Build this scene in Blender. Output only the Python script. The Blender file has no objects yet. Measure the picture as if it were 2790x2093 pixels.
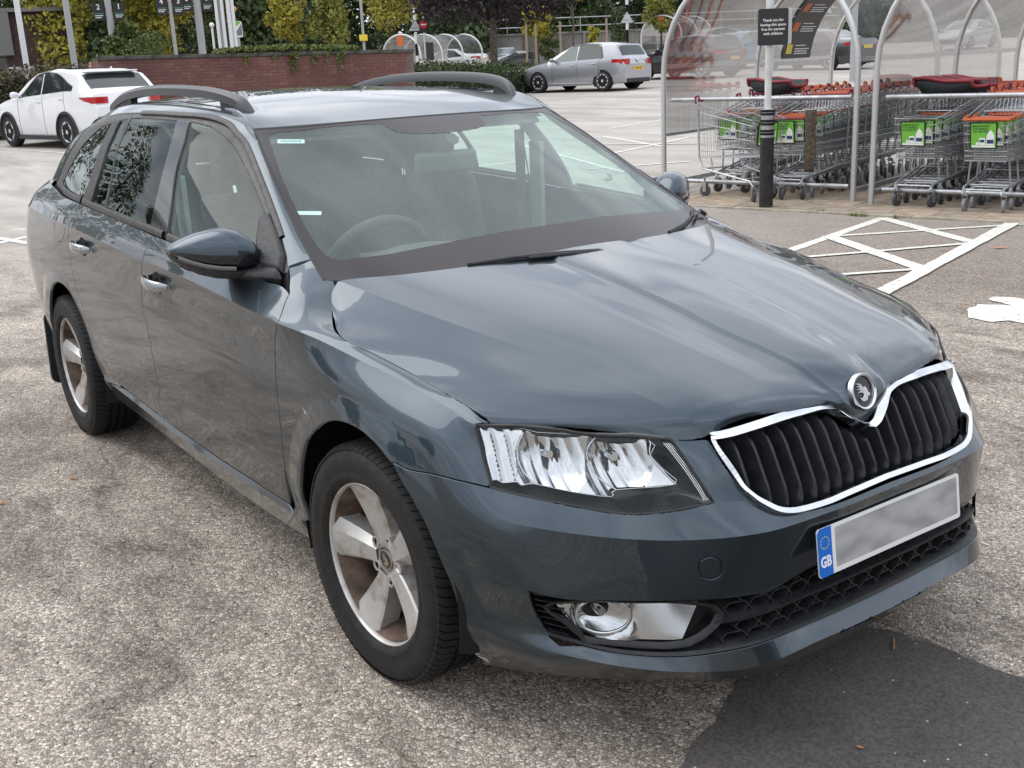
import bpy, bmesh, math, random
import numpy as np
from mathutils import Vector, Matrix, geometry
random.seed(7); np.random.seed(7)
PI = math.pi
scn = bpy.context.scene
COL = scn.collection
# ---------------------------------------------------------------- camera
CAM = Vector((2.31600530, -2.05009506, 1.51132799)); YAW, PITCH, ROLL, FPX = 2.52857002, .281111743, -.0460876649, 3022.46693
_f = Vector((math.cos(YAW)*math.cos(PITCH), math.sin(YAW)*math.cos(PITCH), -math.sin(PITCH)))
_r = _f.cross(Vector((0, 0, 1))).normalized(); _u = _r.cross(_f)
_r2 = math.cos(ROLL)*_r+math.sin(ROLL)*_u; _u2 = -math.sin(ROLL)*_r+math.cos(ROLL)*_u
cd = bpy.data.cameras.new('camera'); cam = bpy.data.objects.new('camera', cd); COL.objects.link(cam)
M = Matrix((_r2, _u2, -_f)).transposed().to_4x4(); M.translation = CAM; cam.matrix_world = M
cd.sensor_width = 36; cd.lens = FPX/2790*36; cd.clip_start = .05; cd.clip_end = 3000
scn.camera = cam
scn.render.resolution_x = 1024; scn.render.resolution_y = 768
# ---------------------------------------------------------------- sky: overcast, thin streaky cloud over a Nishita sky
SUN_EL, SUN_AZ = 48, 215
w = bpy.data.worlds.new('World'); scn.world = w; w.use_nodes = True; nt = w.node_tree; nt.nodes.clear()
def wn(t, **k):
    n = nt.nodes.new(t)
    for a, b in k.items(): setattr(n, a, b)
    return n
out = wn('ShaderNodeOutputWorld'); bg = wn('ShaderNodeBackground'); sky = wn('ShaderNodeTexSky', sky_type='NISHITA', sun_disc=False)
sky.sun_elevation = math.radians(SUN_EL); sky.sun_rotation = math.radians(90-SUN_AZ); sky.air_density = 1.2; sky.dust_density = 2.5
tc = wn('ShaderNodeTexCoord'); sep = wn('ShaderNodeSeparateXYZ'); nt.links.new(tc.outputs['Generated'], sep.inputs[0])
mz = wn('ShaderNodeMath', operation='MAXIMUM'); mz.inputs[1].default_value = .02; nt.links.new(sep.outputs['Z'], mz.inputs[0])
az = wn('ShaderNodeMath', operation='ADD'); az.inputs[1].default_value = .12; nt.links.new(mz.outputs[0], az.inputs[0])
dx = wn('ShaderNodeMath', operation='DIVIDE'); dy = wn('ShaderNodeMath', operation='DIVIDE')
nt.links.new(sep.outputs['X'], dx.inputs[0]); nt.links.new(az.outputs[0], dx.inputs[1]); nt.links.new(sep.outputs['Y'], dy.inputs[0]); nt.links.new(az.outputs[0], dy.inputs[1])
cmb = wn('ShaderNodeCombineXYZ'); nt.links.new(dx.outputs[0], cmb.inputs[0]); nt.links.new(dy.outputs[0], cmb.inputs[1])
mp = wn('ShaderNodeMapping'); mp.inputs['Scale'].default_value = (.9, 2.0, 1); mp.inputs['Rotation'].default_value = (0, 0, .7); nt.links.new(cmb.outputs[0], mp.inputs[0])
nz = wn('ShaderNodeTexNoise'); nz.inputs['Scale'].default_value = 1.1; nz.inputs['Detail'].default_value = 7; nz.inputs['Roughness'].default_value = .55; nz.inputs['Distortion'].default_value = .35
nt.links.new(mp.outputs[0], nz.inputs['Vector'])
rp = wn('ShaderNodeValToRGB'); rp.color_ramp.elements[0].position = .33; rp.color_ramp.elements[0].color = (5.0, 5.6, 6.7, 1)
rp.color_ramp.elements[1].position = .68; rp.color_ramp.elements[1].color = (12.5, 12.6, 13.0, 1); nt.links.new(nz.outputs[0], rp.inputs[0])
mx = wn('ShaderNodeMix', data_type='RGBA'); mx.inputs[0].default_value = .9
nt.links.new(sky.outputs[0], mx.inputs[6]); nt.links.new(rp.outputs[0], mx.inputs[7]); gr = wn('ShaderNodeMapRange'); gr.inputs['From Min'].default_value = 0; gr.inputs['From Max'].default_value = .75; gr.inputs['To Min'].default_value = .62; gr.inputs['To Max'].default_value = 1.12; nt.links.new(mz.outputs[0], gr.inputs[0])
hm = wn('ShaderNodeMix', data_type='RGBA', blend_type='MULTIPLY'); hm.inputs[0].default_value = 1; nt.links.new(mx.outputs[2], hm.inputs[6]); nt.links.new(gr.outputs[0], hm.inputs[7]); nt.links.new(hm.outputs[2], bg.inputs[0])
bg.inputs[1].default_value = .10; nt.links.new(bg.outputs[0], out.inputs[0])
# ---------------------------------------------------------------- sun behind thin cloud
sd = bpy.data.lights.new('sun', 'SUN'); sun = bpy.data.objects.new('sun', sd); COL.objects.link(sun)
sd.energy = .7; sd.angle = math.radians(50); sd.color = (1, .96, .9)
sun.rotation_euler = (math.radians(90-SUN_EL), 0, math.radians(SUN_AZ+90))
vs = scn.view_settings; scn.display_settings.display_device = 'sRGB'; vs.view_transform = 'Standard'; vs.look = 'None'; vs.gamma = 1; vs.exposure = .82; vs.use_curve_mapping = False
# ---------------------------------------------------------------- helpers
def new_obj(name, data, parent=None):
    o = bpy.data.objects.new(name, data); COL.objects.link(o)
    if parent is not None: o.parent = parent
    return o
def thing(name, label, cat, loc=(0, 0, 0), rz=0, group=None):
    o = new_obj(name, None); o.location = loc; o.rotation_euler = (0, 0, rz); o.empty_display_size = .3
    o['label'] = label; o['category'] = cat
    if group: o['group'] = group
    return o
def tag(o, label, cat, group=None):
    o['label'] = label; o['category'] = cat
    if group: o['group'] = group
    return o
def struct(o): o['kind'] = 'structure'; return o
def copy_tree(o, parent=None, mat=None):
    c = o.copy(); COL.objects.link(c); c.parent = parent
    for ch in list(o.children): copy_tree(ch, c)
    return c
class MB:
    """collects boxes, tubes, prisms and sheets into one mesh"""
    def __init__(s): s.v = []; s.f = []; s.m = []; s.mi = 0
    def add(s, vs, fs):
        b = len(s.v); s.v += [tuple(map(float, p)) for p in vs]; s.f += [[i+b for i in f] for f in fs]; s.m += [s.mi]*len(fs); return s
    def box(s, c, d, rz=0, rx=0, ry=0):
        R = Matrix.Rotation(rz, 3, 'Z') @ Matrix.Rotation(ry, 3, 'Y') @ Matrix.Rotation(rx, 3, 'X') if (rz or rx or ry) else None
        vs = []
        for i in range(8):
            p = Vector(((i & 1)-.5, ((i >> 1) & 1)-.5, ((i >> 2) & 1)-.5)); p = Vector((p.x*d[0], p.y*d[1], p.z*d[2]))
            if R: p = R @ p
            vs.append(p+Vector(c))
        return s.add(vs, [(0, 2, 3, 1), (4, 5, 7, 6), (0, 1, 5, 4), (2, 6, 7, 3), (0, 4, 6, 2), (1, 3, 7, 5)])
    def tube(s, pts, r, n=8, cap=True, closed=False):
        P = [Vector(p) for p in pts]; L = len(P); rs = r if hasattr(r, '__len__') else [r]*L
        prev = None; rings = []
        for i in range(L):
            if closed: t = P[(i+1) % L]-P[i-1]
            else: t = P[min(i+1, L-1)]-P[max(i-1, 0)]
            t.normalize()
            if prev is None: a = Vector((0, 0, 1)) if abs(t.z) < .9 else Vector((1, 0, 0)); x = a.cross(t).normalized()
            else: x = (prev-t*prev.dot(t)).normalized()
            prev = x; y = t.cross(x)
            rings.append([P[i]+rs[i]*(math.cos(k*2*PI/n)*x+math.sin(k*2*PI/n)*y) for k in range(n)])
        vs = [p for R in rings for p in R]; fs = []
        for i in range(L if closed else L-1):
            a, b = i*n, ((i+1) % L)*n
            fs += [(a+k, a+(k+1) % n, b+(k+1) % n, b+k) for k in range(n)]
        if cap and not closed: fs += [tuple(range(n-1, -1, -1)), tuple((L-1)*n+k for k in range(n))]
        return s.add(vs, fs)
    def lathe(s, prof, c=(0, 0, 0), axis='Z', n=32, a0=0, a1=2*PI):
        full = abs(a1-a0-2*PI) < 1e-6; m = n if full else n+1; vs = []
        for k in range(m):
            a = a0+(a1-a0)*k/n; ca, sa = math.cos(a), math.sin(a)
            for r, h in prof:
                p = {'Z': (r*ca, r*sa, h), 'Y': (r*ca, h, r*sa), 'X': (h, r*ca, r*sa)}[axis]; vs.append((p[0]+c[0], p[1]+c[1], p[2]+c[2]))
        q = len(prof); fs = []
        for k in range(m if full else m-1):
            a, b = k*q, ((k+1) % m)*q
            fs += [(a+i, b+i, b+i+1, a+i+1) for i in range(q-1)]
        return s.add(vs, fs)
    def prism(s, poly, h0, h1, axis='Z', c=(0, 0, 0)):
        n = len(poly); f = {'Z': lambda a, b, h: (a, b, h), 'Y': lambda a, b, h: (a, h, b), 'X': lambda a, b, h: (h, a, b)}[axis]
        vs = [f(a, b, h0) for a, b in poly]+[f(a, b, h1) for a, b in poly]; vs = [(x+c[0], y+c[1], z+c[2]) for x, y, z in vs]
        return s.add(vs, [tuple(range(n-1, -1, -1)), tuple(range(n, 2*n))]+[(i, (i+1) % n, n+(i+1) % n, n+i) for i in range(n)])
    def grid(s, G, closed=False):
        n, m = len(G), len(G[0]); vs = [p for r in G for p in r]
        return s.add(vs, [(i*m+j, i*m+j+1, (i+1)*m+j+1, (i+1)*m+j) for i in range(n-1) for j in range(m-1)])
    def quad(s, a, b, c, d): return s.add([a, b, c, d], [(0, 1, 2, 3)])
    def mesh(s, name, mats, smooth=0):
        me = bpy.data.meshes.new(name); me.from_pydata(s.v, [], s.f)
        for m in (mats if isinstance(mats, (list, tuple)) else [mats]): me.materials.append(m)
        me.polygons.foreach_set('material_index', s.m)
        if smooth:
            me.polygons.foreach_set('use_smooth', [True]*len(s.f)); me.update()
            if smooth < 180: me.set_sharp_from_angle(angle=math.radians(smooth))
        me.update(); return me
    def build(s, name, mats, parent=None, smooth=0, bevel=0, rec=True):
        me = s.mesh(name, mats, smooth)
        if rec:
            bm = bmesh.new(); bm.from_mesh(me); bmesh.ops.recalc_face_normals(bm, faces=bm.faces); bm.to_mesh(me); bm.free()
        o = new_obj(name, me, parent)
        if bevel: bevel_mod(o, bevel)
        return o
def bevel_mod(o, w, seg=2):
    m = o.modifiers.new('bevel', 'BEVEL'); m.width = w; m.segments = seg; m.limit_method = 'ANGLE'; m.angle_limit = math.radians(35); m.harden_normals = False
    o.data.polygons.foreach_set('use_smooth', [True]*len(o.data.polygons)); o.data.set_sharp_from_angle(angle=math.radians(50))
def crv(pts, n=6, closed=False):
    """smooth polyline through points of any dimension"""
    P = [np.array(p, float) for p in pts]; L = len(P); o = []
    for i in range(L if closed else L-1):
        p0, p1, p2, p3 = (P[(i+k) % L] if closed else P[min(max(i+k, 0), L-1)] for k in (-1, 0, 1, 2))
        for t in np.arange(n)/n: o.append(.5*((2*p1)+(-p0+p2)*t+(2*p0-5*p1+4*p2-p3)*t*t+(-p0+3*p1-3*p2+p3)*t**3))
    if not closed: o.append(P[-1])
    return o
def rrect(w, h, r, n=4, cx=0, cy=0):
    o = []
    for sx, sy, a in ((1, 1, 0), (-1, 1, 90), (-1, -1, 180), (1, -1, 270)):
        for k in range(n+1):
            t = math.radians(a+90*k/n); o.append((cx+sx*(w/2-r)+r*math.cos(t), cy+sy*(h/2-r)+r*math.sin(t)))
    return o
# ---------------------------------------------------------------- materials
MATS = {}
def mat(name, col, rough=.6, metal=0, coat=0, emit=None, spec=.5, fn=None, coat_rough=.03, alpha=None, trans=0, ior=1.45, sheen=0):
    if name in MATS: return MATS[name]
    m = bpy.data.materials.new(name); m.use_nodes = True; t = m.node_tree; b = t.nodes['Principled BSDF']
    b.inputs['Base Color'].default_value = (*col, 1); b.inputs['Roughness'].default_value = rough; b.inputs['Metallic'].default_value = metal
    b.inputs['Coat Weight'].default_value = coat; b.inputs['Coat Roughness'].default_value = coat_rough; b.inputs['Specular IOR Level'].default_value = spec
    b.inputs['Transmission Weight'].default_value = trans; b.inputs['IOR'].default_value = ior
    if emit: b.inputs['Emission Color'].default_value = (*emit[0], 1); b.inputs['Emission Strength'].default_value = emit[1]
    if fn: fn(t, b)
    MATS[name] = m; return m
def N(t, typ, loc=None, **k):
    n = t.nodes.new(typ)
    for a, b in k.items():
        if a.startswith('i_'): n.inputs[int(a[2:]) if a[2:].isdigit() else a[2:]].default_value = b
        else: setattr(n, a, b)
    return n
def noise(t, scale, detail=4, rough=.55, vec=None, dist=0, out=0):
    n = N(t, 'ShaderNodeTexNoise'); n.inputs['Scale'].default_value = scale; n.inputs['Detail'].default_value = detail; n.inputs['Roughness'].default_value = rough; n.inputs['Distortion'].default_value = dist
    if vec is None: vec = objc(t)
    t.links.new(vec, n.inputs['Vector']); return n.outputs[out]
def objc(t, scale=None, rot=None):
    c = N(t, 'ShaderNodeTexCoord').outputs['Object']
    if scale or rot:
        m = N(t, 'ShaderNodeMapping')
        if scale: m.inputs['Scale'].default_value = scale
        if rot: m.inputs['Rotation'].default_value = rot
        t.links.new(c, m.inputs[0]); c = m.outputs[0]
    return c
def ramp(t, fac, stops, interp='LINEAR'):
    r = N(t, 'ShaderNodeValToRGB'); e = r.color_ramp.elements; r.color_ramp.interpolation = interp
    while len(e) > 1: e.remove(e[-1])
    e[0].position = stops[0][0]; e[0].color = (*stops[0][1], 1)
    for p, c in stops[1:]: x = e.new(p); x.color = (*c, 1)
    t.links.new(fac, r.inputs[0]); return r.outputs[0]
def mixc(t, fac, a, b, typ='MIX'):
    m = N(t, 'ShaderNodeMix', data_type='RGBA', blend_type=typ)
    for i, x in ((0, fac), (6, a), (7, b)):
        if isinstance(x, (int, float)): m.inputs[i].default_value = x
        elif isinstance(x, tuple): m.inputs[i].default_value = (*x, 1) if len(x) == 3 else x
        else: t.links.new(x, m.inputs[i])
    return m.outputs[2]
def math_(t, op, a, b=None, clamp=False):
    m = N(t, 'ShaderNodeMath', operation=op, use_clamp=clamp)
    for i, x in ((0, a), (1, b)):
        if x is None: continue
        if isinstance(x, (int, float)): m.inputs[i].default_value = x
        else: t.links.new(x, m.inputs[i])
    return m.outputs[0]
def bump(t, b, h, strength=.3, dist=.002):
    n = N(t, 'ShaderNodeBump'); n.inputs['Strength'].default_value = strength; n.inputs['Distance'].default_value = dist; t.links.new(h, n.inputs['Height']); t.links.new(n.outputs[0], b.inputs['Normal'])
def vary(c0, c1, scale=8, detail=4, rough=None, bmp=0, pos=(.35, .65), bdist=.002):
    """colour that wanders between two tones, with optional fine relief"""
    def f(t, b):
        n = noise(t, scale, detail); t.links.new(ramp(t, n, [(pos[0], c0), (pos[1], c1)]), b.inputs['Base Color'])
        if rough: t.links.new(ramp(t, noise(t, scale*2.3, 3), [(.3, (rough[0],)*3), (.7, (rough[1],)*3)]), b.inputs['Roughness'])
        if bmp: bump(t, b, noise(t, scale*12, 3), bmp, bdist)
    return f
def glass(name, tint, refl=1.0, gl=.0, haze_dust=0.0):
    """thin pane: tinted see-through plus a fresnel reflection"""
    if name in MATS: return MATS[name]
    m = bpy.data.materials.new(name); m.use_nodes = True; t = m.node_tree; t.nodes.clear()
    o = N(t, 'ShaderNodeOutputMaterial'); tr = N(t, 'ShaderNodeBsdfTransparent'); tr.inputs[0].default_value = (*tint, 1)
    g = N(t, 'ShaderNodeBsdfGlossy'); g.inputs['Roughness'].default_value = gl; g.inputs[0].default_value = (.90, .97, .96, 1)
    ge = N(t, 'ShaderNodeNewGeometry'); fr = N(t, 'ShaderNodeFresnel'); fr.inputs[0].default_value = 1.52
    # same fresnel from both sides of the sheet
    vm = N(t, 'ShaderNodeVectorMath', operation='DOT_PRODUCT'); t.links.new(ge.outputs['Incoming'], vm.inputs[0]); t.links.new(ge.outputs['Normal'], vm.inputs[1])
    a = math_(t, 'ABSOLUTE', vm.outputs['Value']); p = math_(t, 'POWER', math_(t, 'SUBTRACT', 1.0, a, True), 4.2)
    f = math_(t, 'MULTIPLY_ADD', p, .9); t.nodes[-1].inputs[2].default_value = .075
    f = math_(t, 'MULTIPLY', f, refl, True)
    src = tr.outputs[0]
    if haze_dust:  # milky green haze mixed into the pane's colour, standing for its veiling reflection
        df = N(t, 'ShaderNodeBsdfDiffuse'); df.inputs[0].default_value = (.52, .62, .57, 1); m0 = N(t, 'ShaderNodeMixShader'); t.links.new(ramp(t, noise(t, 2.2, 5, .6), [(.3, (haze_dust*.6,)*3), (.7, (haze_dust*1.5,)*3)]), m0.inputs[0]); t.links.new(tr.outputs[0], m0.inputs[1]); t.links.new(df.outputs[0], m0.inputs[2]); src = m0.outputs[0]
    mx = N(t, 'ShaderNodeMixShader'); t.links.new(f, mx.inputs[0]); t.links.new(src, mx.inputs[1]); t.links.new(g.outputs[0], mx.inputs[2]); t.links.new(mx.outputs[0], o.inputs[0])
    MATS[name] = m; return m
# ---------------------------------------------------------------- smooth body surfaces (half car, w = distance from the centre plane)
def crs(P, t):
    """Catmull-Rom through P (n,3) at parameters t in [0,n-1]"""
    P = np.asarray(P, float); n = len(P); t = np.clip(np.asarray(t, float), 0, n-1-1e-9)
    i = t.astype(int); f = (t-i)[:, None]
    d = np.linalg.norm(np.diff(P, axis=0), axis=1)+1e-9
    T = np.zeros_like(P)
    for k in range(1, n-1):
        a, b = d[k-1], d[k]
        T[k] = ((P[k]-P[k-1])/a*b+(P[k+1]-P[k])/b*a)/(a+b)
    T[0] = (P[1]-P[0])/d[0]; T[-1] = (P[-1]-P[-2])/d[-1]
    L = d[i][:, None]; p0, p1, m0, m1 = P[i], P[i+1], T[i]*L, T[i+1]*L
    return (2*f**3-3*f**2+1)*p0+(f**3-2*f**2+f)*m0+(-2*f**3+3*f**2)*p1+(f**3-f**2)*m1
class Surf:
    """lines: list of polylines (n,3); stations matched (mode 's') or by arc length (mode 'a'); crease[k] in 0..1 per line"""
    def __init__(s, lines, crease=None, mode='s', nu=240, post=None, sym0=True):
        s.k = len(lines); s.post = post
        s.cr = np.zeros((s.k, nu+1)) if crease is None else np.stack([np.interp(np.linspace(0, 1, nu+1), *zip(*c)) if c else np.zeros(nu+1) for c in crease])
        U = np.linspace(0, 1, nu+1); s.nu = nu; rows = []
        for Ln in lines:
            Ln = np.asarray(Ln, float)
            if mode == 's': q = crs(Ln, U*(len(Ln)-1))
            else:
                t = np.linspace(0, len(Ln)-1, 600); q = crs(Ln, t)
                a = np.r_[0, np.cumsum(np.linalg.norm(np.diff(q, axis=0), axis=1))]; a /= a[-1]
                q = np.stack([np.interp(U, a, q[:, c]) for c in range(3)], 1)
            rows.append(q)
        R = np.stack(rows)                     # k, nu+1, 3
        d = np.linalg.norm(np.diff(R, axis=0), axis=2)[..., None]+1e-6
        ch = np.diff(R, axis=0)/d
        sm = np.zeros_like(R)
        for k in range(1, s.k-1): sm[k] = (ch[k-1]*d[k]+ch[k]*d[k-1])/(d[k]+d[k-1])
        sm[0] = ch[0]; sm[-1] = ch[-1]
        if sym0 == 'flat0':                    # line 0 lies in the centre plane: horizontal tangent across it
            sm[0] = np.array([0, 1, 0])*np.sign(ch[0][:, 1:2]+1e-9)
        c = s.cr[..., None]
        lo = sm.copy(); hi = sm.copy()         # tangent below / above the line
        lo[1:] = sm[1:]*(1-c[1:])+ch*c[1:]; hi[:-1] = sm[:-1]*(1-c[:-1])+ch*c[:-1]
        s.R, s.lo, s.hi, s.d = R, lo, hi, d
    def P(s, u, v):
        u = np.atleast_1d(np.asarray(u, float)); v = np.atleast_1d(np.asarray(v, float))
        x = np.clip(u, 0, 1)*s.nu; i = np.minimum(x.astype(int), s.nu-1); f = (x-i)[:, None]
        y = np.clip(v, 0, 1)*(s.k-1); j = np.minimum(y.astype(int), s.k-2); g = (y-j)[:, None]
        def at(A, jj): return A[jj, i]*(1-f)+A[jj, i+1]*f
        d = at(s.d, j); p0, p1 = at(s.R, j), at(s.R, j+1); m0, m1 = at(s.hi, j)*d, at(s.lo, j+1)*d
        q = (2*g**3-3*g**2+1)*p0+(g**3-2*g**2+g)*m0+(-2*g**3+3*g**2)*p1+(g**3-g**2)*m1
        return s.post(q) if s.post else q
    def N(s, u, v, e=1e-3):
        du = s.P(np.minimum(u+e, 1), v)-s.P(np.maximum(u-e, 0), v)
        y = v*(s.k-1); j = np.minimum(np.floor(y+1e-9), s.k-2); a = j/(s.k-1); b = (j+1)/(s.k-1)
        dv = s.P(u, np.minimum(v+e*.5, b))-s.P(u, np.maximum(v-e*.5, a))
        n = np.cross(du, dv); n /= (np.linalg.norm(n, axis=1)[:, None]+1e-12)
        return n
# control lines, (x, w, z): x forward from the front axle, w outwards, z up (metres)
V0=[(0.835,0,0.175),(0.83,0.22,0.172),(0.79,0.4,0.168),(0.7,0.51,0.165),(0.6,0.62,0.163),(0.49,0.71,0.16),(0.42,0.765,0.162),(0.35,0.8,0.167),(0.18,0.82,0.18),(0,0.83,0.19),(-0.2,0.83,0.2),(-0.38,0.835,0.215),(-0.45,0.835,0.215),(-0.52,0.837,0.213),(-0.6,0.84,0.212),(-0.75,0.84,0.208),(-1.1,0.84,0.21),(-1.5,0.84,0.222),(-2.05,0.84,0.24),(-2.4,0.845,0.245),(-2.69,0.85,0.25),(-3.0,0.84,0.25),(-3.3,0.8,0.26),(-3.55,0.7,0.28),(-3.66,0.4,0.3),(-3.68,0,0.3)]
V1=[(0.89,0,0.24),(0.882,0.22,0.24),(0.852,0.435,0.233),(0.775,0.552,0.235),(0.685,0.655,0.248),(0.6,0.745,0.272),(0.5,0.808,0.283),(0.405,0.846,0.295),(0.2,0.87,0.305),(0,0.876,0.3),(-0.2,0.878,0.3),(-0.38,0.878,0.305),(-0.45,0.878,0.304),(-0.52,0.878,0.302),(-0.6,0.877,0.3),(-0.75,0.877,0.297),(-1.1,0.877,0.296),(-1.5,0.877,0.303),(-2.05,0.878,0.328),(-2.4,0.88,0.34),(-2.69,0.88,0.35),(-3.0,0.87,0.35),(-3.3,0.83,0.36),(-3.6,0.71,0.38),(-3.7,0.4,0.4),(-3.72,0,0.4)]
V1b=[(0.855,0,0.266),(0.85,0.22,0.267),(0.838,0.44,0.277),(0.762,0.55,0.264),(0.672,0.648,0.27),(0.585,0.738,0.3),(0.495,0.805,0.322),(0.403,0.848,0.335),(0.2,0.867,0.33),(0,0.873,0.325),(-0.2,0.873,0.325),(-0.38,0.871,0.325),(-0.45,0.87,0.324),(-0.52,0.87,0.322),(-0.6,0.869,0.32),(-0.75,0.868,0.318),(-1.1,0.868,0.316),(-1.5,0.868,0.324),(-2.05,0.87,0.348),(-2.4,0.876,0.36),(-2.69,0.882,0.375),(-3.0,0.873,0.375),(-3.3,0.835,0.385),(-3.62,0.71,0.4),(-3.71,0.4,0.42),(-3.73,0,0.42)]
V2=[(0.852,0,0.4),(0.85,0.22,0.4),(0.832,0.42,0.4),(0.77,0.545,0.4),(0.68,0.665,0.404),(0.595,0.765,0.417),(0.5,0.825,0.43),(0.4,0.862,0.44),(0.2,0.885,0.445),(0,0.891,0.445),(-0.2,0.894,0.442),(-0.38,0.895,0.437),(-0.45,0.895,0.438),(-0.52,0.895,0.44),(-0.6,0.895,0.442),(-0.75,0.895,0.446),(-1.1,0.895,0.452),(-1.5,0.895,0.462),(-2.05,0.897,0.48),(-2.4,0.9,0.485),(-2.69,0.9,0.49),(-3.0,0.893,0.49),(-3.3,0.86,0.5),(-3.66,0.72,0.5),(-3.75,0.4,0.5),(-3.77,0,0.5)]
V3=[(0.885,0,0.545),(0.882,0.22,0.545),(0.855,0.41,0.543),(0.767,0.533,0.535),(0.672,0.666,0.549),(0.585,0.752,0.562),(0.5,0.815,0.574),(0.4,0.858,0.582),(0.2,0.888,0.588),(0,0.9,0.59),(-0.2,0.904,0.595),(-0.38,0.903,0.6),(-0.45,0.903,0.602),(-0.52,0.903,0.603),(-0.6,0.904,0.605),(-0.75,0.904,0.608),(-1.1,0.905,0.61),(-1.5,0.905,0.62),(-2.05,0.907,0.63),(-2.4,0.908,0.635),(-2.69,0.907,0.64),(-3.0,0.898,0.65),(-3.3,0.87,0.65),(-3.67,0.735,0.65),(-3.77,0.4,0.65),(-3.79,0,0.65)]
V3b=[(0.866,0,0.575),(0.862,0.22,0.574),(0.785,0.455,0.603),(0.722,0.553,0.59),(0.65,0.65,0.597),(0.575,0.722,0.613),(0.47,0.793,0.632),(0.375,0.845,0.655),(0.2,0.882,0.67),(0,0.898,0.68),(-0.2,0.906,0.69),(-0.38,0.905,0.7),(-0.45,0.905,0.7),(-0.52,0.905,0.702),(-0.6,0.906,0.704),(-0.75,0.907,0.706),(-1.1,0.907,0.71),(-1.5,0.907,0.72),(-2.05,0.908,0.73),(-2.4,0.908,0.73),(-2.69,0.908,0.73),(-3.0,0.9,0.73),(-3.3,0.875,0.73),(-3.67,0.74,0.73),(-3.77,0.4,0.73),(-3.79,0,0.73)]
V4=[(0.835,0,0.63),(0.825,0.22,0.65),(0.758,0.445,0.665),(0.67,0.55,0.662),(0.588,0.648,0.675),(0.505,0.722,0.685),(0.415,0.79,0.7),(0.34,0.83,0.72),(0.18,0.863,0.745),(0,0.884,0.77),(-0.2,0.899,0.785),(-0.38,0.9,0.79),(-0.45,0.9,0.792),(-0.52,0.9,0.795),(-0.6,0.901,0.798),(-0.75,0.902,0.803),(-1.1,0.902,0.812),(-1.5,0.903,0.82),(-2.05,0.905,0.84),(-2.4,0.906,0.84),(-2.69,0.905,0.84),(-3.0,0.893,0.84),(-3.3,0.868,0.84),(-3.64,0.74,0.84),(-3.75,0.4,0.84),(-3.77,0,0.84)]
V5=[(0.8,0,0.683),(0.785,0.22,0.743),(0.722,0.432,0.722),(0.61,0.57,0.742),(0.54,0.648,0.751),(0.452,0.722,0.755),(0.378,0.79,0.755),(0.302,0.803,0.776),(0.14,0.822,0.808),(-0.03,0.853,0.839),(-0.19,0.877,0.864),(-0.38,0.898,0.879),(-0.45,0.899,0.882),(-0.52,0.9,0.886),(-0.6,0.901,0.89),(-0.75,0.902,0.9),(-1.1,0.903,0.917),(-1.5,0.903,0.927),(-2.05,0.903,0.95),(-2.4,0.9,0.962),(-2.69,0.892,0.968),(-3.0,0.875,0.97),(-3.3,0.84,0.97),(-3.55,0.73,0.95),(-3.66,0.4,0.95),(-3.67,0,0.95)]
V5b=[(0.795,0,0.687),(0.78,0.22,0.748),(0.712,0.431,0.727),(0.603,0.568,0.746),(0.534,0.64,0.754),(0.447,0.719,0.758),(0.388,0.779,0.759),(0.313,0.791,0.781),(0.155,0.805,0.811),(-0.018,0.834,0.845),(-0.16,0.858,0.87),(-0.345,0.842,0.905),(-0.42,0.822,0.938),(-0.5,0.815,0.955),(-0.6,0.832,0.955),(-0.76,0.856,0.95),(-1.1,0.886,0.958),(-1.5,0.885,0.975),(-2.05,0.883,0.998),(-2.4,0.878,1.01),(-2.69,0.868,1.02),(-3.0,0.846,1.03),(-3.25,0.81,1.03),(-3.46,0.71,1.03),(-3.58,0.4,1.03),(-3.6,0,1.03)]
V6=[(0.79,0,0.69),(0.775,0.22,0.752),(0.703,0.43,0.731),(0.595,0.565,0.75),(0.527,0.633,0.758),(0.442,0.714,0.761),(0.397,0.766,0.761),(0.325,0.777,0.785),(0.175,0.787,0.811),(-0.005,0.815,0.846),(-0.135,0.838,0.872),(-0.29,0.783,0.893),(-0.385,0.722,0.955),(-0.523,0.718,1.008),(-0.61,0.77,1.0),(-0.78,0.825,0.988),(-1.1,0.856,1.0),(-1.5,0.862,1.02),(-2.05,0.857,1.045),(-2.4,0.848,1.06),(-2.65,0.83,1.07),(-2.95,0.79,1.085),(-3.15,0.75,1.09),(-3.33,0.66,1.1),(-3.43,0.4,1.1),(-3.45,0,1.1)]
NS=len(V0)
def sta(k): return k/(NS-1)
def arch(q):
    q=q.copy()
    for cx in (0.0,-2.686):
        r=np.hypot(q[:,0]-cx,q[:,2]-.312)
        f=np.clip((.438-r)/.07,0,1)*(q[:,1]>.6)
        q[:,1]+=.015*f
    return q
def cr(*p): return p
full=[(0,1),(1,1)]
BELT=Surf([V0,V1,V1b,V2,V3,V3b,V4,V5,V5b,V6],
  crease=[None,[(0,1),(sta(4),1),(sta(5.2),0),(sta(9.5),0),(sta(11),1),(1,1)],[(0,1),(sta(4),1),(sta(5.4),0),(sta(9.5),0),(sta(11),1),(1,1)],[(0,.9),(sta(5),.5),(sta(6),.2),(sta(8),.0),(sta(11),.5),(1,.5)],[(0,1),(sta(4),1),(sta(5),.9),(sta(6),.1),(sta(6.5),0),(1,0)],[(0,.6),(sta(5),.5),(sta(6),.1),(sta(7),0),(1,0)],None,[(0,.5),(sta(5),.5),(sta(7),.6),(sta(8),.95),(1,.95)],None,None],nu=500,post=arch)
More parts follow.
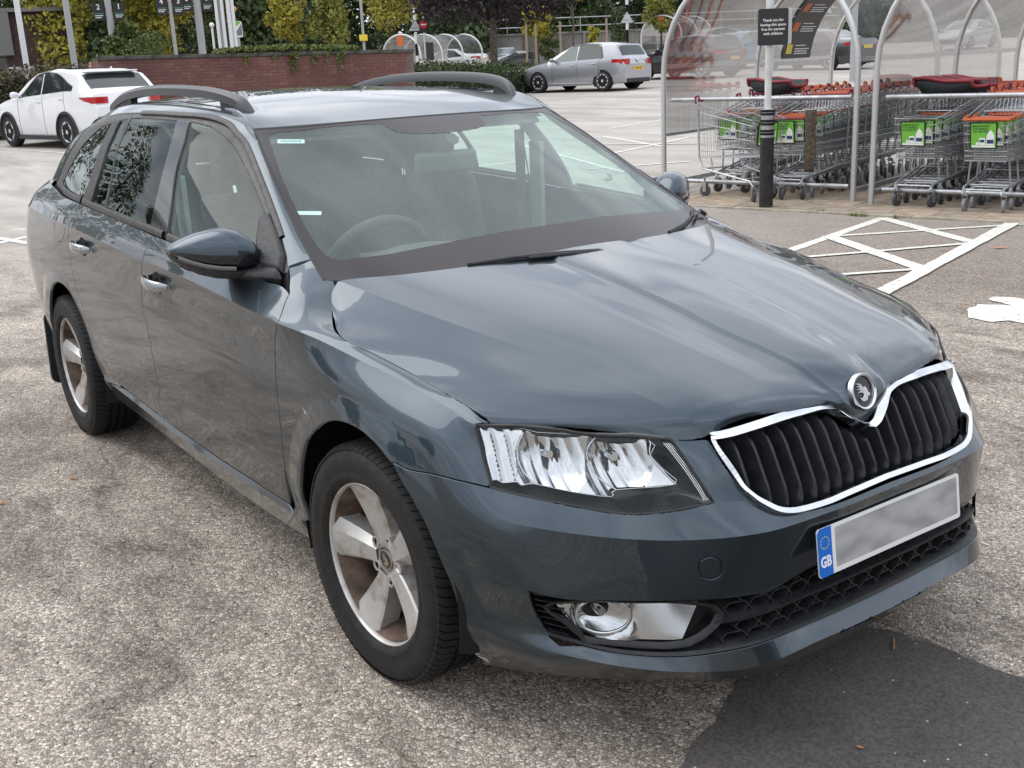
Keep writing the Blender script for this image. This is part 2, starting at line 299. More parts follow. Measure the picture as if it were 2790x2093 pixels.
G0=[(-0.523,0.718,1.01),(-0.535,0.745,1.003),(-0.545,0.775,0.985),(-0.66,0.812,0.98),(-0.95,0.848,0.99),(-1.5,0.862,1.02),(-2.05,0.857,1.045),(-2.5,0.842,1.064),(-2.75,0.818,1.075),(-2.95,0.79,1.085),(-3.15,0.75,1.09),(-3.33,0.66,1.1),(-3.45,0,1.1)]
# greenhouse stations: 0 screen edge,1 crest,2 door frame,3..
G0=[(-0.523,0.718,1.01),(-0.535,0.745,1.003),(-0.545,0.775,0.985),(-0.66,0.812,0.98),(-0.95,0.848,0.99),(-1.5,0.862,1.02),(-2.05,0.857,1.045),(-2.5,0.842,1.064),(-2.75,0.818,1.075),(-2.95,0.79,1.085),(-3.15,0.75,1.09),(-3.33,0.66,1.1),(-3.45,0,1.1)]
G1=[(-0.7,0.685,1.105),(-0.712,0.705,1.105),(-0.735,0.722,1.1),(-0.87,0.765,1.092),(-1.1,0.803,1.102),(-1.5,0.832,1.12),(-2.05,0.827,1.14),(-2.5,0.808,1.155),(-2.73,0.785,1.165),(-2.9,0.757,1.17),(-3.08,0.72,1.17),(-3.27,0.62,1.17),(-3.38,0,1.17)]
G2=[(-0.865,0.653,1.2),(-0.886,0.667,1.204),(-0.91,0.68,1.2),(-1.02,0.715,1.197),(-1.22,0.76,1.205),(-1.52,0.79,1.217),(-2.05,0.788,1.23),(-2.45,0.772,1.24),(-2.66,0.75,1.247),(-2.82,0.725,1.25),(-2.98,0.69,1.25),(-3.17,0.59,1.25),(-3.28,0,1.25)]
G3=[(-1.04,0.615,1.298),(-1.062,0.626,1.302),(-1.095,0.639,1.3),(-1.17,0.668,1.3),(-1.32,0.708,1.303),(-1.56,0.738,1.306),(-2.0,0.742,1.315),(-2.36,0.73,1.315),(-2.56,0.71,1.315),(-2.72,0.69,1.312),(-2.88,0.655,1.31),(-3.05,0.56,1.31),(-3.2,0,1.31)]
G4=[(-1.095,0.602,1.328),(-1.135,0.612,1.344),(-1.19,0.624,1.354),(-1.26,0.645,1.366),(-1.39,0.674,1.38),(-1.57,0.69,1.388),(-1.95,0.693,1.394),(-2.25,0.686,1.387),(-2.44,0.675,1.372),(-2.62,0.662,1.352),(-2.8,0.63,1.335),(-2.98,0.54,1.335),(-3.12,0,1.345)]
G5=[(-1.12,0.596,1.338),(-1.152,0.603,1.353),(-1.205,0.612,1.368),(-1.27,0.625,1.384),(-1.39,0.638,1.4),(-1.57,0.645,1.412),(-1.95,0.645,1.422),(-2.25,0.64,1.418),(-2.44,0.63,1.405),(-2.62,0.615,1.382),(-2.8,0.585,1.36),(-2.98,0.5,1.355),(-3.1,0,1.365)]
G6=[(-1.135,0.591,1.345),(-1.165,0.587,1.362),(-1.21,0.584,1.378),(-1.285,0.58,1.393),(-1.41,0.578,1.408),(-1.62,0.577,1.42),(-1.95,0.577,1.43),(-2.25,0.573,1.428),(-2.44,0.568,1.418),(-2.62,0.558,1.402),(-2.8,0.535,1.38),(-3.0,0.45,1.375),(-3.12,0,1.385)]
GH=Surf([G0,G1,G2,G3,G4,G5,G6],nu=400)
H0=[(.800,0,.683),(.800,0,.715),(.791,0,.755),(.768,0,.787),(.70,0,.822),(.55,0,.862),(.30,0,.915),(.05,0,.957),(-.2,0,.990)]
H1=[(.799,.055,.708),(.799,.072,.745),(.785,.078,.765),(.761,.081,.777),(.681,.090,.816),(.600,.101,.839),(.475,.119,.869),(.321,.121,.905),(.135,.136,.945),(-.193,.14,.988)]
H1b=[(0.775,0.22,0.752),(0.766,0.222,0.768),(0.74,0.225,0.783),(0.7,0.232,0.8),(0.64,0.24,0.818),(0.5,0.27,0.856),(0.28,0.305,0.906),(0.05,0.34,0.948),(-0.205,0.36,0.983)]
H1o=[(.797,.064,.711),(.797,.081,.743),(.782,.088,.762),(.758,.093,.7735),(.679,.104,.811),(.599,.117,.8335),(.474,.137,.863),(.320,.140,.8985),(.134,.155,.9385),(-.194,.159,.982)]
H1a=[(0.789,0.1,0.736),(0.787,0.105,0.752),(0.77,0.118,0.768),(0.742,0.128,0.783),(0.68,0.135,0.808),(0.59,0.15,0.832),(0.47,0.17,0.862),(0.3,0.185,0.901),(0.12,0.205,0.939),(-0.197,0.215,0.983)]
H1c=[(.744,.365,.752),(.739,.368,.767),(.717,.374,.783),(.68,.382,.797),(.615,.395,.817),(.47,.425,.849),(.25,.475,.893),(0,.53,.933),(-.275,.57,.977)]
H2=[(.714,.437,.724),(.705,.437,.748),(.690,.448,.765),(.665,.462,.778),(.60,.486,.80),(.44,.522,.834),(.22,.58,.874),(-.05,.645,.915),(-.385,.712,.966)]
H2b=[(.568,.60,.744),(.563,.602,.758),(.55,.606,.767),(.527,.612,.777),(.465,.625,.799),(.35,.645,.824),(.15,.68,.858),(-.07,.725,.89),(-.365,.742,.945)]
H3=[(.398,.766,.757),(.394,.767,.761),(.385,.769,.769),(.375,.771,.773),(.325,.777,.785),(.25,.782,.799),(.13,.790,.817),(-.005,.815,.846),(-.135,.838,.872),(-.29,.783,.893)]
HOOD=Surf([H0,H1,H1o,H1a,H1b,H1c,H2,H2b,H3],crease=[None,[(0,.1),(.15,.7),(.3,.9),(1,.9)],[(0,.1),(.15,.4),(.3,.6),(1,.6)],None,None,None,[(0,.1),(.12,.6),(.3,.85),(1,.85)],None,None],nu=200,sym0='flat0')
W0=[(-.14,0,.965),(-.50,0,1.118),(-.80,0,1.252),(-1.02,0,1.352)]
W1=[(-.17,.30,.965),(-.52,.28,1.112),(-.82,.26,1.247),(-1.035,.25,1.350)]
W2=[(-.25,.55,.96),(-.585,.51,1.098),(-.88,.47,1.233),(-1.075,.45,1.345)]
W3=[(-.42,.735,.965),(-.70,.687,1.105),(-.965,.632,1.258),(-1.135,.591,1.345)]
WS=Surf([W0,W1,W2,W3],nu=100,sym0='flat0')
R0=[(-1.02,0,1.352),(-1.15,0,1.390),(-1.4,0,1.428),(-1.8,0,1.450),(-2.3,0,1.452),(-2.8,0,1.420),(-3.12,0,1.385)]
R1=[(-1.055,.33,1.350),(-1.18,.33,1.383),(-1.42,.33,1.420),(-1.8,.33,1.441),(-2.3,.33,1.443),(-2.75,.33,1.414),(-3.1,.28,1.383)]
R2=[(-1.10,.48,1.347),(-1.21,.49,1.381),(-1.44,.49,1.415),(-1.8,.49,1.433),(-2.28,.488,1.435),(-2.68,.475,1.408),(-3.05,.38,1.38)]
R3=[(-1.135,.591,1.345),(-1.23,.583,1.390),(-1.5,.578,1.417),(-1.95,.577,1.430),(-2.3,.572,1.427),(-2.62,.558,1.402),(-3.0,.45,1.375)]
ROOF=Surf([R0,R1,R2,R3],nu=100,sym0='flat0')
OC={'bumper_cut':[(0.323,0.5204),(0.3173,0.5156),(0.3092,0.5142),(0.2855,0.5312),(0.2525,0.5471)],'arch_front':[(0.2718,0.0228),(0.2807,0.05),(0.2824,0.1026),(0.2847,0.2366),(0.2881,0.3216),(0.2986,0.3965),(0.3112,0.4488),(0.3221,0.5104)],'arch_top':[(0.3221,0.5104),(0.3271,0.5254),(0.3363,0.5528),(0.3495,0.5702),(0.3632,0.5699),(0.3757,0.5551),(0.3874,0.5242),(0.4008,0.4667),(0.4132,0.417),(0.4227,0.3635),(0.4312,0.2928),(0.4346,0.1987),(0.4724,0.009)],'hl_left':[(0.2495,0.5509),(0.2477,0.6266),(0.2396,0.765)],'hl_top':[(0.2396,0.7682),(0.2272,0.8347),(0.1596,0.7705),(0.0972,0.7758)],'hl_in':[(0.0965,0.773),(0.0923,0.6738),(0.083,0.5597)],'hl_bot':[(0.2496,0.5489),(0.1979,0.5559),(0.1655,0.5537),(0.143,0.5501),(0.1184,0.5563),(0.0831,0.5583)],'grille_side':[(0.0799,0.8084),(0.075,0.6768),(0.0683,0.5787),(0.0654,0.5502),(0.0557,0.4933)],'open_top':[(0,0.3389),(0.04,0.3389),(0.0676,0.3214),(0.0757,0.3256),(0.0943,0.3288),(0.113,0.3319),(0.1516,0.3337),(0.1889,0.3299),(0.2173,0.3325)],'open_side':[(0.2173,0.3325),(0.2155,0.2705),(0.2087,0.2268),(0.2002,0.1774)],'fd_front':[(0.493,0.8751),(0.4813,0.8507),(0.4482,0.7817),(0.4606,0.6952),(0.4635,0.6131),(0.4663,0.4644),(0.4775,0.3389),(0.4767,0.3501),(0.4998,0.1673)],'fd_rear':[(0.6726,0.9794),(0.6761,0.7853),(0.68,0.6973),(0.6814,0.5886),(0.6791,0.5117),(0.6788,0.3336)],'fd_rear2':[(0.6788,0.3336),(0.6851,0.2696),(0.6843,0.1915)],'rd_rear':[(0.7532,0.9679),(0.7545,0.8181),(0.7598,0.721),(0.7594,0.6637),(0.7587,0.5855),(0.7535,0.4917),(0.7465,0.4032),(0.7362,0.3044),(0.7299,0.2289),(0.7224,0.1724)],'fcut':[(0.5197,1.0),(0.5311,0.9882),(0.542,0.9729),(0.5346,0.9386),(0.5146,0.8965),(0.493,0.8751)],'belt':[(0.4977,0.8773),(0.5562,0.8868),(0.5811,0.914),(0.6135,0.9742),(0.6411,0.9912),(0.6731,0.9878),(0.7142,0.9868),(0.756,0.9817),(0.8015,0.9747),(0.8232,0.995),(0.8456,1.0)],'arch_rear':[(0.8267,0.3346),(0.8185,0.3978),(0.8103,0.4461),(0.8005,0.5003),(0.794,0.5178),(0.7824,0.5196),(0.7703,0.4935),(0.7614,0.4473),(0.7549,0.4091),(0.7493,0.3543),(0.7476,0.2732),(0.7448,0.1603),(0.7435,0.0434)],'fuel':[(0.7889,0.6978),(0.79,0.7453),(0.7857,0.8015),(0.776,0.8867),(0.7658,0.9069),(0.7609,0.8868),(0.7623,0.8014),(0.7665,0.7447),(0.7763,0.7064)],'frame':[(0.1742,0.0),(0.1601,0.1068),(0.1614,0.2439),(0.1626,0.4009),(0.1633,0.5481),(0.1917,0.6577),(0.2683,0.7328),(0.3344,0.7275),(0.3835,0.7048),(0.4917,0.6769),(0.579,0.6736),(0.658,0.6579),(0.7987,0.6316),(0.746,0.4064),(0.7295,0.229),(0.7346,0.0391)],'basecut':[(0.0,0.0),(0.0788,0.0016),(0.1674,0.0133)],'g_front':[(0.3518,0.6394),(0.3146,0.6351),(0.2776,0.6193),(0.243,0.5374),(0.2075,0.4143),(0.1888,0.2455),(0.1885,0.204)],'g_mirror':[(0.1885,0.204),(0.2109,0.1456),(0.2503,0.0322)],'g_fbot':[(0.2503,0.0322),(0.3866,0.0264)],'g_frear':[(0.3866,0.0264),(0.3814,0.1679),(0.3748,0.404),(0.3518,0.6394)],'g_rear':[(0.5129,0.6258),(0.455,0.6342),(0.4016,0.6371)],'g_rear2':[(0.4016,0.6371),(0.4028,0.4296),(0.4073,0.2194),(0.414,0.0261)],'g_rear3':[(0.414,0.0261),(0.4903,0.0259)],'g_rear4':[(0.4903,0.0259),(0.4912,0.2511),(0.5129,0.6258)],'g_fix':[(0.543,0.6105),(0.5226,0.6208)],'g_fix2':[(0.5226,0.6208),(0.4946,0.2887),(0.4951,0.0274)],'g_fix3':[(0.4951,0.0274),(0.5245,0.0239)],'g_fix4':[(0.5245,0.0239),(0.518,0.282),(0.543,0.6105)],'g_q':[(0.5655,0.5935),(0.6209,0.5468),(0.6402,0.4286),(0.6419,0.2407),(0.6648,0.0604)],'g_q2':[(0.6648,0.0604),(0.6269,0.0005),(0.5488,0.0171)],'g_q3':[(0.5488,0.0171),(0.537,0.2578),(0.5655,0.5935)],'mfoot':[(0.1973,0.1889),(0.2242,0.1125),(0.2503,0.0322),(0.2463,0.0),(0.1867,0.0),(0.1686,0.0461),(0.1682,0.1083),(0.1723,0.2008)],'bp_a':[(0.3984,0.64),(0.3884,0.696)],'bpill':[(0.3975,0.6368),(0.402,0.4207),(0.4124,0.0283)],'bpill2':[(0.3546,0.6408),(0.3748,0.404),(0.3814,0.1679),(0.387,0.0243)],'cpill':[(0.5655,0.5935),(0.537,0.2578),(0.5482,0.0209)],'cpill2':[(0.543,0.6105),(0.518,0.282),(0.5245,0.0239)],'frit':[(0.9406,0.9138),(0.7797,0.9254),(0.5434,0.9566),(0.2795,0.9584),(0.1809,0.9582),(0.1264,0.9321),(0.0912,0.895),(0.1491,0.5659),(0.1693,0.2047),(0.1672,0.0051)],'frit_top':[(0.9406,0.9138),(0.9656,0.8536),(0.9762,0.5348),(0.9608,0.2571)],'frit_patch':[(0.9608,0.2571),(0.9082,0.2551),(0.8664,0.2378),(0.8342,0.1681),(0.821,0.0758)],'washer':[(0.1116,0.3915),(0.1109,0.4051),(0.1056,0.4113),(0.1002,0.4023),(0.0983,0.3878),(0.099,0.3742),(0.1046,0.3696),(0.1102,0.3774)],'slip':[(0.3736,0.9052)],'chips':[(0.4122,0.5307),(0.4104,0.5243),(0.424,0.5087),(0.4187,0.4818),(0.2768,0.0363),(0.2696,0.0271),(0.2647,0.0192)]}  # outlines here and lamp grids below taken from image pixels, projected onto the surfaces
PXG={'HL':([240,334,428,522,616,710,804,898,992,1086,1180,1274,1368,1462,1556,1650,1744,1838,1932,2026,2120],[140,220,300,380,460,540,620,700,780,860],[[(0.2472,0.8131),(0.2468,0.7342),(0.2534,0.687),(0.2577,0.6454),(0.2615,0.6067),(0.2643,0.5692),(0.2657,0.5332),(0.2664,0.4984),(0.2669,0.464),(0.2674,0.4363)],[(0.2411,0.9449),(0.2315,0.7496),(0.2368,0.7054),(0.2424,0.6607),(0.2477,0.6223),(0.252,0.5843),(0.2543,0.5481),(0.2551,0.5115),(0.2553,0.4762),(0.2555,0.4425)],[(0.2312,1.0),(0.2201,0.7533),(0.2246,0.7145),(0.2302,0.6731),(0.2348,0.6354),(0.2393,0.5978),(0.2429,0.5621),(0.2441,0.5245),(0.2443,0.4879),(0.2442,0.4515)],[(0.2129,0.9882),(0.21,0.7544),(0.2137,0.7191),(0.219,0.682),(0.2236,0.6453),(0.2286,0.609),(0.2324,0.5735),(0.234,0.5371),(0.2339,0.4991),(0.2335,0.4619)],[(0.1985,0.9634),(0.2005,0.7552),(0.2039,0.7222),(0.2083,0.688),(0.2128,0.653),(0.2179,0.6183),(0.2224,0.5833),(0.2247,0.5494),(0.2244,0.5098),(0.2234,0.4717)],[(0.1892,0.977),(0.1903,0.7575),(0.1938,0.7251),(0.1979,0.6929),(0.2023,0.6593),(0.2074,0.6261),(0.2124,0.5919),(0.2155,0.5595),(0.2153,0.5202),(0.2139,0.4811)],[(0.1799,0.9953),(0.1803,0.7604),(0.1836,0.7283),(0.1875,0.6972),(0.1916,0.6648),(0.1967,0.633),(0.2023,0.5997),(0.2062,0.5674),(0.2065,0.5302),(0.2047,0.49)],[(0.1707,1.0),(0.1704,0.7636),(0.1734,0.7314),(0.1773,0.7009),(0.1813,0.6695),(0.1857,0.6388),(0.1912,0.6067),(0.1961,0.5747),(0.1977,0.5399),(0.1957,0.4987)],[(0.1615,1.0),(0.1607,0.7667),(0.1634,0.7345),(0.1672,0.7043),(0.1711,0.6737),(0.1752,0.6435),(0.1801,0.6127),(0.1849,0.5815),(0.1878,0.5498),(0.1866,0.5071)],[(0.1504,1.0),(0.1505,0.7699),(0.1537,0.7376),(0.1574,0.7075),(0.161,0.6774),(0.1648,0.6475),(0.1693,0.6176),(0.1739,0.5874),(0.1775,0.5581),(0.1773,0.5153)],[(0.1365,0.8052),(0.1403,0.773),(0.1441,0.7408),(0.1482,0.7106),(0.1521,0.6808),(0.1554,0.6509),(0.159,0.6215),(0.1631,0.5921),(0.1668,0.5633),(0.1678,0.5227)],[(0.1253,0.8079),(0.1299,0.7759),(0.1345,0.7439),(0.1391,0.7136),(0.1433,0.684),(0.1468,0.6541),(0.1501,0.6246),(0.1536,0.5955),(0.1568,0.5669),(0.1584,0.5285)],[(0.1145,0.8388),(0.1197,0.7927),(0.1249,0.7466),(0.13,0.7162),(0.1345,0.6867),(0.1382,0.657),(0.1414,0.6273),(0.1446,0.5982),(0.1477,0.5695),(0.1502,0.5328)],[(0.1098,0.9385),(0.1133,0.8438),(0.1168,0.7491),(0.121,0.7181),(0.1258,0.6887),(0.1297,0.6593),(0.1328,0.6292),(0.1358,0.6),(0.1389,0.5711),(0.1419,0.5354)],[(0.1035,1.0568),(0.1069,0.9046),(0.1103,0.7524),(0.1138,0.72),(0.1176,0.69),(0.1213,0.6607),(0.1244,0.6301),(0.1272,0.6007),(0.1301,0.5716),(0.1337,0.5364)],[(0.0967,1.1728),(0.1003,0.9646),(0.1039,0.7564),(0.107,0.7222),(0.1103,0.691),(0.1135,0.6609),(0.1161,0.6299),(0.1187,0.6001),(0.1215,0.5706),(0.1255,0.5356)],[(0.0899,1.2395),(0.0937,1.0),(0.0975,0.7605),(0.1003,0.7244),(0.1031,0.6915),(0.1059,0.66),(0.1082,0.6283),(0.1104,0.5978),(0.113,0.5677),(0.1175,0.5331)],[(0.0833,1.2362),(0.0872,1.0),(0.0911,0.7638),(0.0936,0.726),(0.096,0.6915),(0.0984,0.6581),(0.1003,0.6254),(0.1022,0.5937),(0.1046,0.5623),(0.1097,0.5284)],[(0.0769,1.2349),(0.0809,1.0),(0.0849,0.7651),(0.0869,0.7265),(0.0888,0.6907),(0.0908,0.6556),(0.0924,0.6216),(0.094,0.5883),(0.0963,0.5551),(0.1023,0.5227)],[(0.0732,1.2295),(0.0761,0.9963),(0.079,0.7631),(0.0802,0.7251),(0.0815,0.6889),(0.0829,0.6527),(0.0842,0.6174),(0.0855,0.5824),(0.0886,0.5483),(0.0951,0.5168)],[(0.0694,1.0751),(0.0718,0.9162),(0.0742,0.7573),(0.0753,0.7212),(0.0762,0.686),(0.0771,0.6496),(0.0777,0.6135),(0.0784,0.5773),(0.0806,0.5427),(0.088,0.5109)]]),'FG':([560,652,744,836,928,1020,1112,1204,1296,1388,1480,1572,1664,1756,1848,1940],[640,695,750,805,860,915,970,1025,1080],[[(0.221,0.3314),(0.2224,0.3086),(0.2242,0.2836),(0.2261,0.2586),(0.2275,0.2358),(0.2283,0.2031),(0.2288,0.1496),(0.2291,0.1059),(0.2288,0.0852)],[(0.2098,0.3382),(0.2107,0.3186),(0.2123,0.2948),(0.2141,0.2697),(0.2157,0.246),(0.2169,0.2253),(0.2176,0.1742),(0.2181,0.117),(0.2181,0.0957)],[(0.1991,0.3429),(0.1995,0.3261),(0.2007,0.3042),(0.2023,0.2806),(0.2039,0.2568),(0.2054,0.2348),(0.2064,0.1997),(0.2072,0.141),(0.2076,0.103)],[(0.1899,0.3463),(0.1903,0.3311),(0.1911,0.3108),(0.1922,0.2891),(0.1934,0.2665),(0.1946,0.2445),(0.1956,0.2241),(0.1965,0.1653),(0.1972,0.1086)],[(0.181,0.3486),(0.1813,0.334),(0.182,0.3153),(0.1828,0.2953),(0.1837,0.2745),(0.1846,0.2536),(0.1856,0.2332),(0.1865,0.1927),(0.1874,0.1265)],[(0.1721,0.3503),(0.1725,0.3357),(0.173,0.3183),(0.1736,0.2997),(0.1743,0.2805),(0.175,0.2609),(0.1758,0.2414),(0.1766,0.2223),(0.1775,0.1521)],[(0.1633,0.3516),(0.1636,0.3369),(0.1641,0.3203),(0.1646,0.3027),(0.1651,0.2847),(0.1657,0.2664),(0.1663,0.2479),(0.1669,0.2294),(0.1677,0.1771)],[(0.1552,0.3527),(0.1554,0.3379),(0.1557,0.3218),(0.156,0.3048),(0.1564,0.2875),(0.1568,0.27),(0.1572,0.2523),(0.1576,0.2344),(0.1581,0.1981)],[(0.1476,0.3534),(0.1477,0.3385),(0.1479,0.3226),(0.148,0.306),(0.1482,0.2892),(0.1484,0.2721),(0.1485,0.2549),(0.1487,0.2376),(0.149,0.2137)],[(0.14,0.3537),(0.14,0.3387),(0.1401,0.3229),(0.1401,0.3066),(0.1401,0.29),(0.1401,0.2733),(0.1401,0.2565),(0.14,0.2396),(0.14,0.2226)],[(0.1324,0.3534),(0.1323,0.3383),(0.1322,0.3226),(0.1321,0.3064),(0.1319,0.2901),(0.1318,0.2737),(0.1316,0.2571),(0.1314,0.2404),(0.1312,0.2237)],[(0.1247,0.3526),(0.1246,0.3373),(0.1243,0.3216),(0.124,0.3055),(0.1237,0.2894),(0.1234,0.2731),(0.1231,0.2567),(0.1228,0.2402),(0.1224,0.2237)],[(0.1167,0.3512),(0.1164,0.3358),(0.116,0.3199),(0.1157,0.3039),(0.1152,0.2877),(0.1148,0.2715),(0.1144,0.2551),(0.114,0.2387),(0.1136,0.2222)],[(0.1084,0.3492),(0.1079,0.3336),(0.1075,0.3176),(0.107,0.3014),(0.1066,0.2851),(0.1062,0.2688),(0.1058,0.2524),(0.1053,0.2359),(0.1052,0.2131)],[(0.0999,0.3465),(0.0993,0.3308),(0.0988,0.3144),(0.0983,0.2981),(0.0979,0.2816),(0.0974,0.2652),(0.097,0.2486),(0.0965,0.232),(0.0968,0.2023)],[(0.0911,0.3431),(0.0904,0.327),(0.0899,0.3104),(0.0894,0.2938),(0.0889,0.2772),(0.0884,0.2606),(0.0879,0.2439),(0.0874,0.2272),(0.0883,0.1905)]])}
# ---------------------------------------------------------------- trimmed panels on the smooth surfaces
SC = {'B': (6.2, 1.35), 'G': (3.4, .5), 'H': (1.35, 1.0), 'W': (1.05, .7), 'R': (2.1, .62)}
SFS = {'B': BELT, 'G': GH, 'H': HOOD, 'W': WS, 'R': ROOF}
SGN = {}
def outward(sn, P, Nn):
    if sn not in SGN:
        s = SFS[sn]; a = np.array([.5]); b = np.array([.5]); n = s.N(a, b)[0]; SGN[sn] = 1 if (n[2] if sn in 'HWR' else n[1]) > 0 else -1
    return Nn*SGN[sn]
def ev(sn, uv):
    uv = np.atleast_2d(np.asarray(uv, float)); s = SFS[sn]; P = s.P(uv[:, 0], uv[:, 1]); return P, outward(sn, P, s.N(uv[:, 0], uv[:, 1]))
def dens(sn, uv, step=.018, closed=True):
    sc = np.array(SC[sn]); q = [np.array(p, float) for p in uv]; out = []
    n = len(q)
    for i in range(n if closed else n-1):
        a, b = q[i], q[(i+1) % n]; L = np.linalg.norm((b-a)*sc); k = max(1, int(L/step))
        for j in range(k): out.append(a+(b-a)*j/k)
    if not closed: out.append(q[-1])
    return out
def sm(name, rev=False, n=6):
    """a baked outline curve, smoothed"""
    p = OC[name]; p = p[::-1] if rev else p
    return [tuple(x) for x in crv(p, n)] if len(p) > 2 else list(p)
def inpoly(pts, poly):
    x, y = pts[:, 0], pts[:, 1]; c = np.zeros(len(pts), bool); P = np.asarray(poly); Q = np.roll(P, -1, 0)
    for (x0, y0), (x1, y1) in zip(P, Q):
        m = ((y0 > y) != (y1 > y)); 
        if y1 != y0: c ^= m & (x < (x1-x0)*(y-y0)/(y1-y0)+x0)
    return c
def triangulate(sn, loops, step=.03, creases=True):
    sc = np.array(SC[sn]); Ls = [np.array(dens(sn, l))*sc for l in loops]
    out = []
    for L in Ls:
        keep = [L[0]]
        for p in L[1:]:
            if np.linalg.norm(p-keep[-1]) > 2e-4: keep.append(p)
        if np.linalg.norm(keep[0]-keep[-1]) < 2e-4: keep.pop()
        out.append(np.array(keep))
    Ls = out; V = [tuple(p) for L in Ls for p in L]; E = []; b = 0
    for L in Ls: E += [(b+i, b+(i+1) % len(L)) for i in range(len(L))]; b += len(L)
    lo, hi = Ls[0].min(0), Ls[0].max(0)
    gx = np.arange(lo[0]+step/2, hi[0], step); gy = np.arange(lo[1]+step/2, hi[1], step)
    G = np.array([(x+(step/2 if j % 2 else 0), y) for j, y in enumerate(gy) for x in gx]) if len(gx) and len(gy) else np.zeros((0, 2))
    k = SFS[sn].k-1; lines = []
    if creases:
        for c in range(1, k):
            y = c/k*sc[1]
            if lo[1]-.01 < y < hi[1]+.01: lines.append(np.array([(x, y) for x in np.arange(lo[0]+step*.31, hi[0], step*.7)]))
    def inside(Q, marg=.004):
        if not len(Q): return Q
        m = inpoly(Q, Ls[0])
        for H in Ls[1:]: m &= ~inpoly(Q, H)
        Q = Q[m]
        if len(Q):
            B = np.vstack(Ls); d = np.full(len(Q), 9.)
            for i in range(0, len(B), 400): d = np.minimum(d, np.sqrt(((Q[:, None]-B[None, i:i+400])**2).sum(2)).min(1))
            Q = Q[d > marg]
        return Q
    if len(G) and creases:
        ys = np.array([c/k*sc[1] for c in range(0, k+1)]); d = np.abs(G[:, 1][:, None]-ys[None]).min(1); G = G[d > step*.3]
    for q in inside(G): V.append(tuple(q))
    for l in lines:
        q = inside(l, .003)
        if len(q):
            b0 = len(V); V += [tuple(p) for p in q]
            for i in range(len(q)-1):
                if q[i+1][0]-q[i][0] < step*.75: E.append((b0+i, b0+i+1))
    vs, es, fs, ov, oe, of = geometry.delaunay_2d_cdt([Vector(p) for p in V], E, [], 0, 1e-5)
    P2 = np.array([tuple(p) for p in vs]); T = np.array([tuple(f) for f in fs if len(f) == 3])
    cen = P2[T].mean(1); m = inpoly(cen, Ls[0])
    for H in Ls[1:]: m &= ~inpoly(cen, H)
    T = T[m]
    # map the boundary loops to output vertices
    idx = {}
    for i, o in enumerate(ov):
        for j in o: idx[j] = i
    lp = []; b = 0
    for L in Ls: lp.append([idx.get(b+i) for i in range(len(L))]); b += len(L)
    return P2/sc, T, [[i for i in l if i is not None] for l in lp]
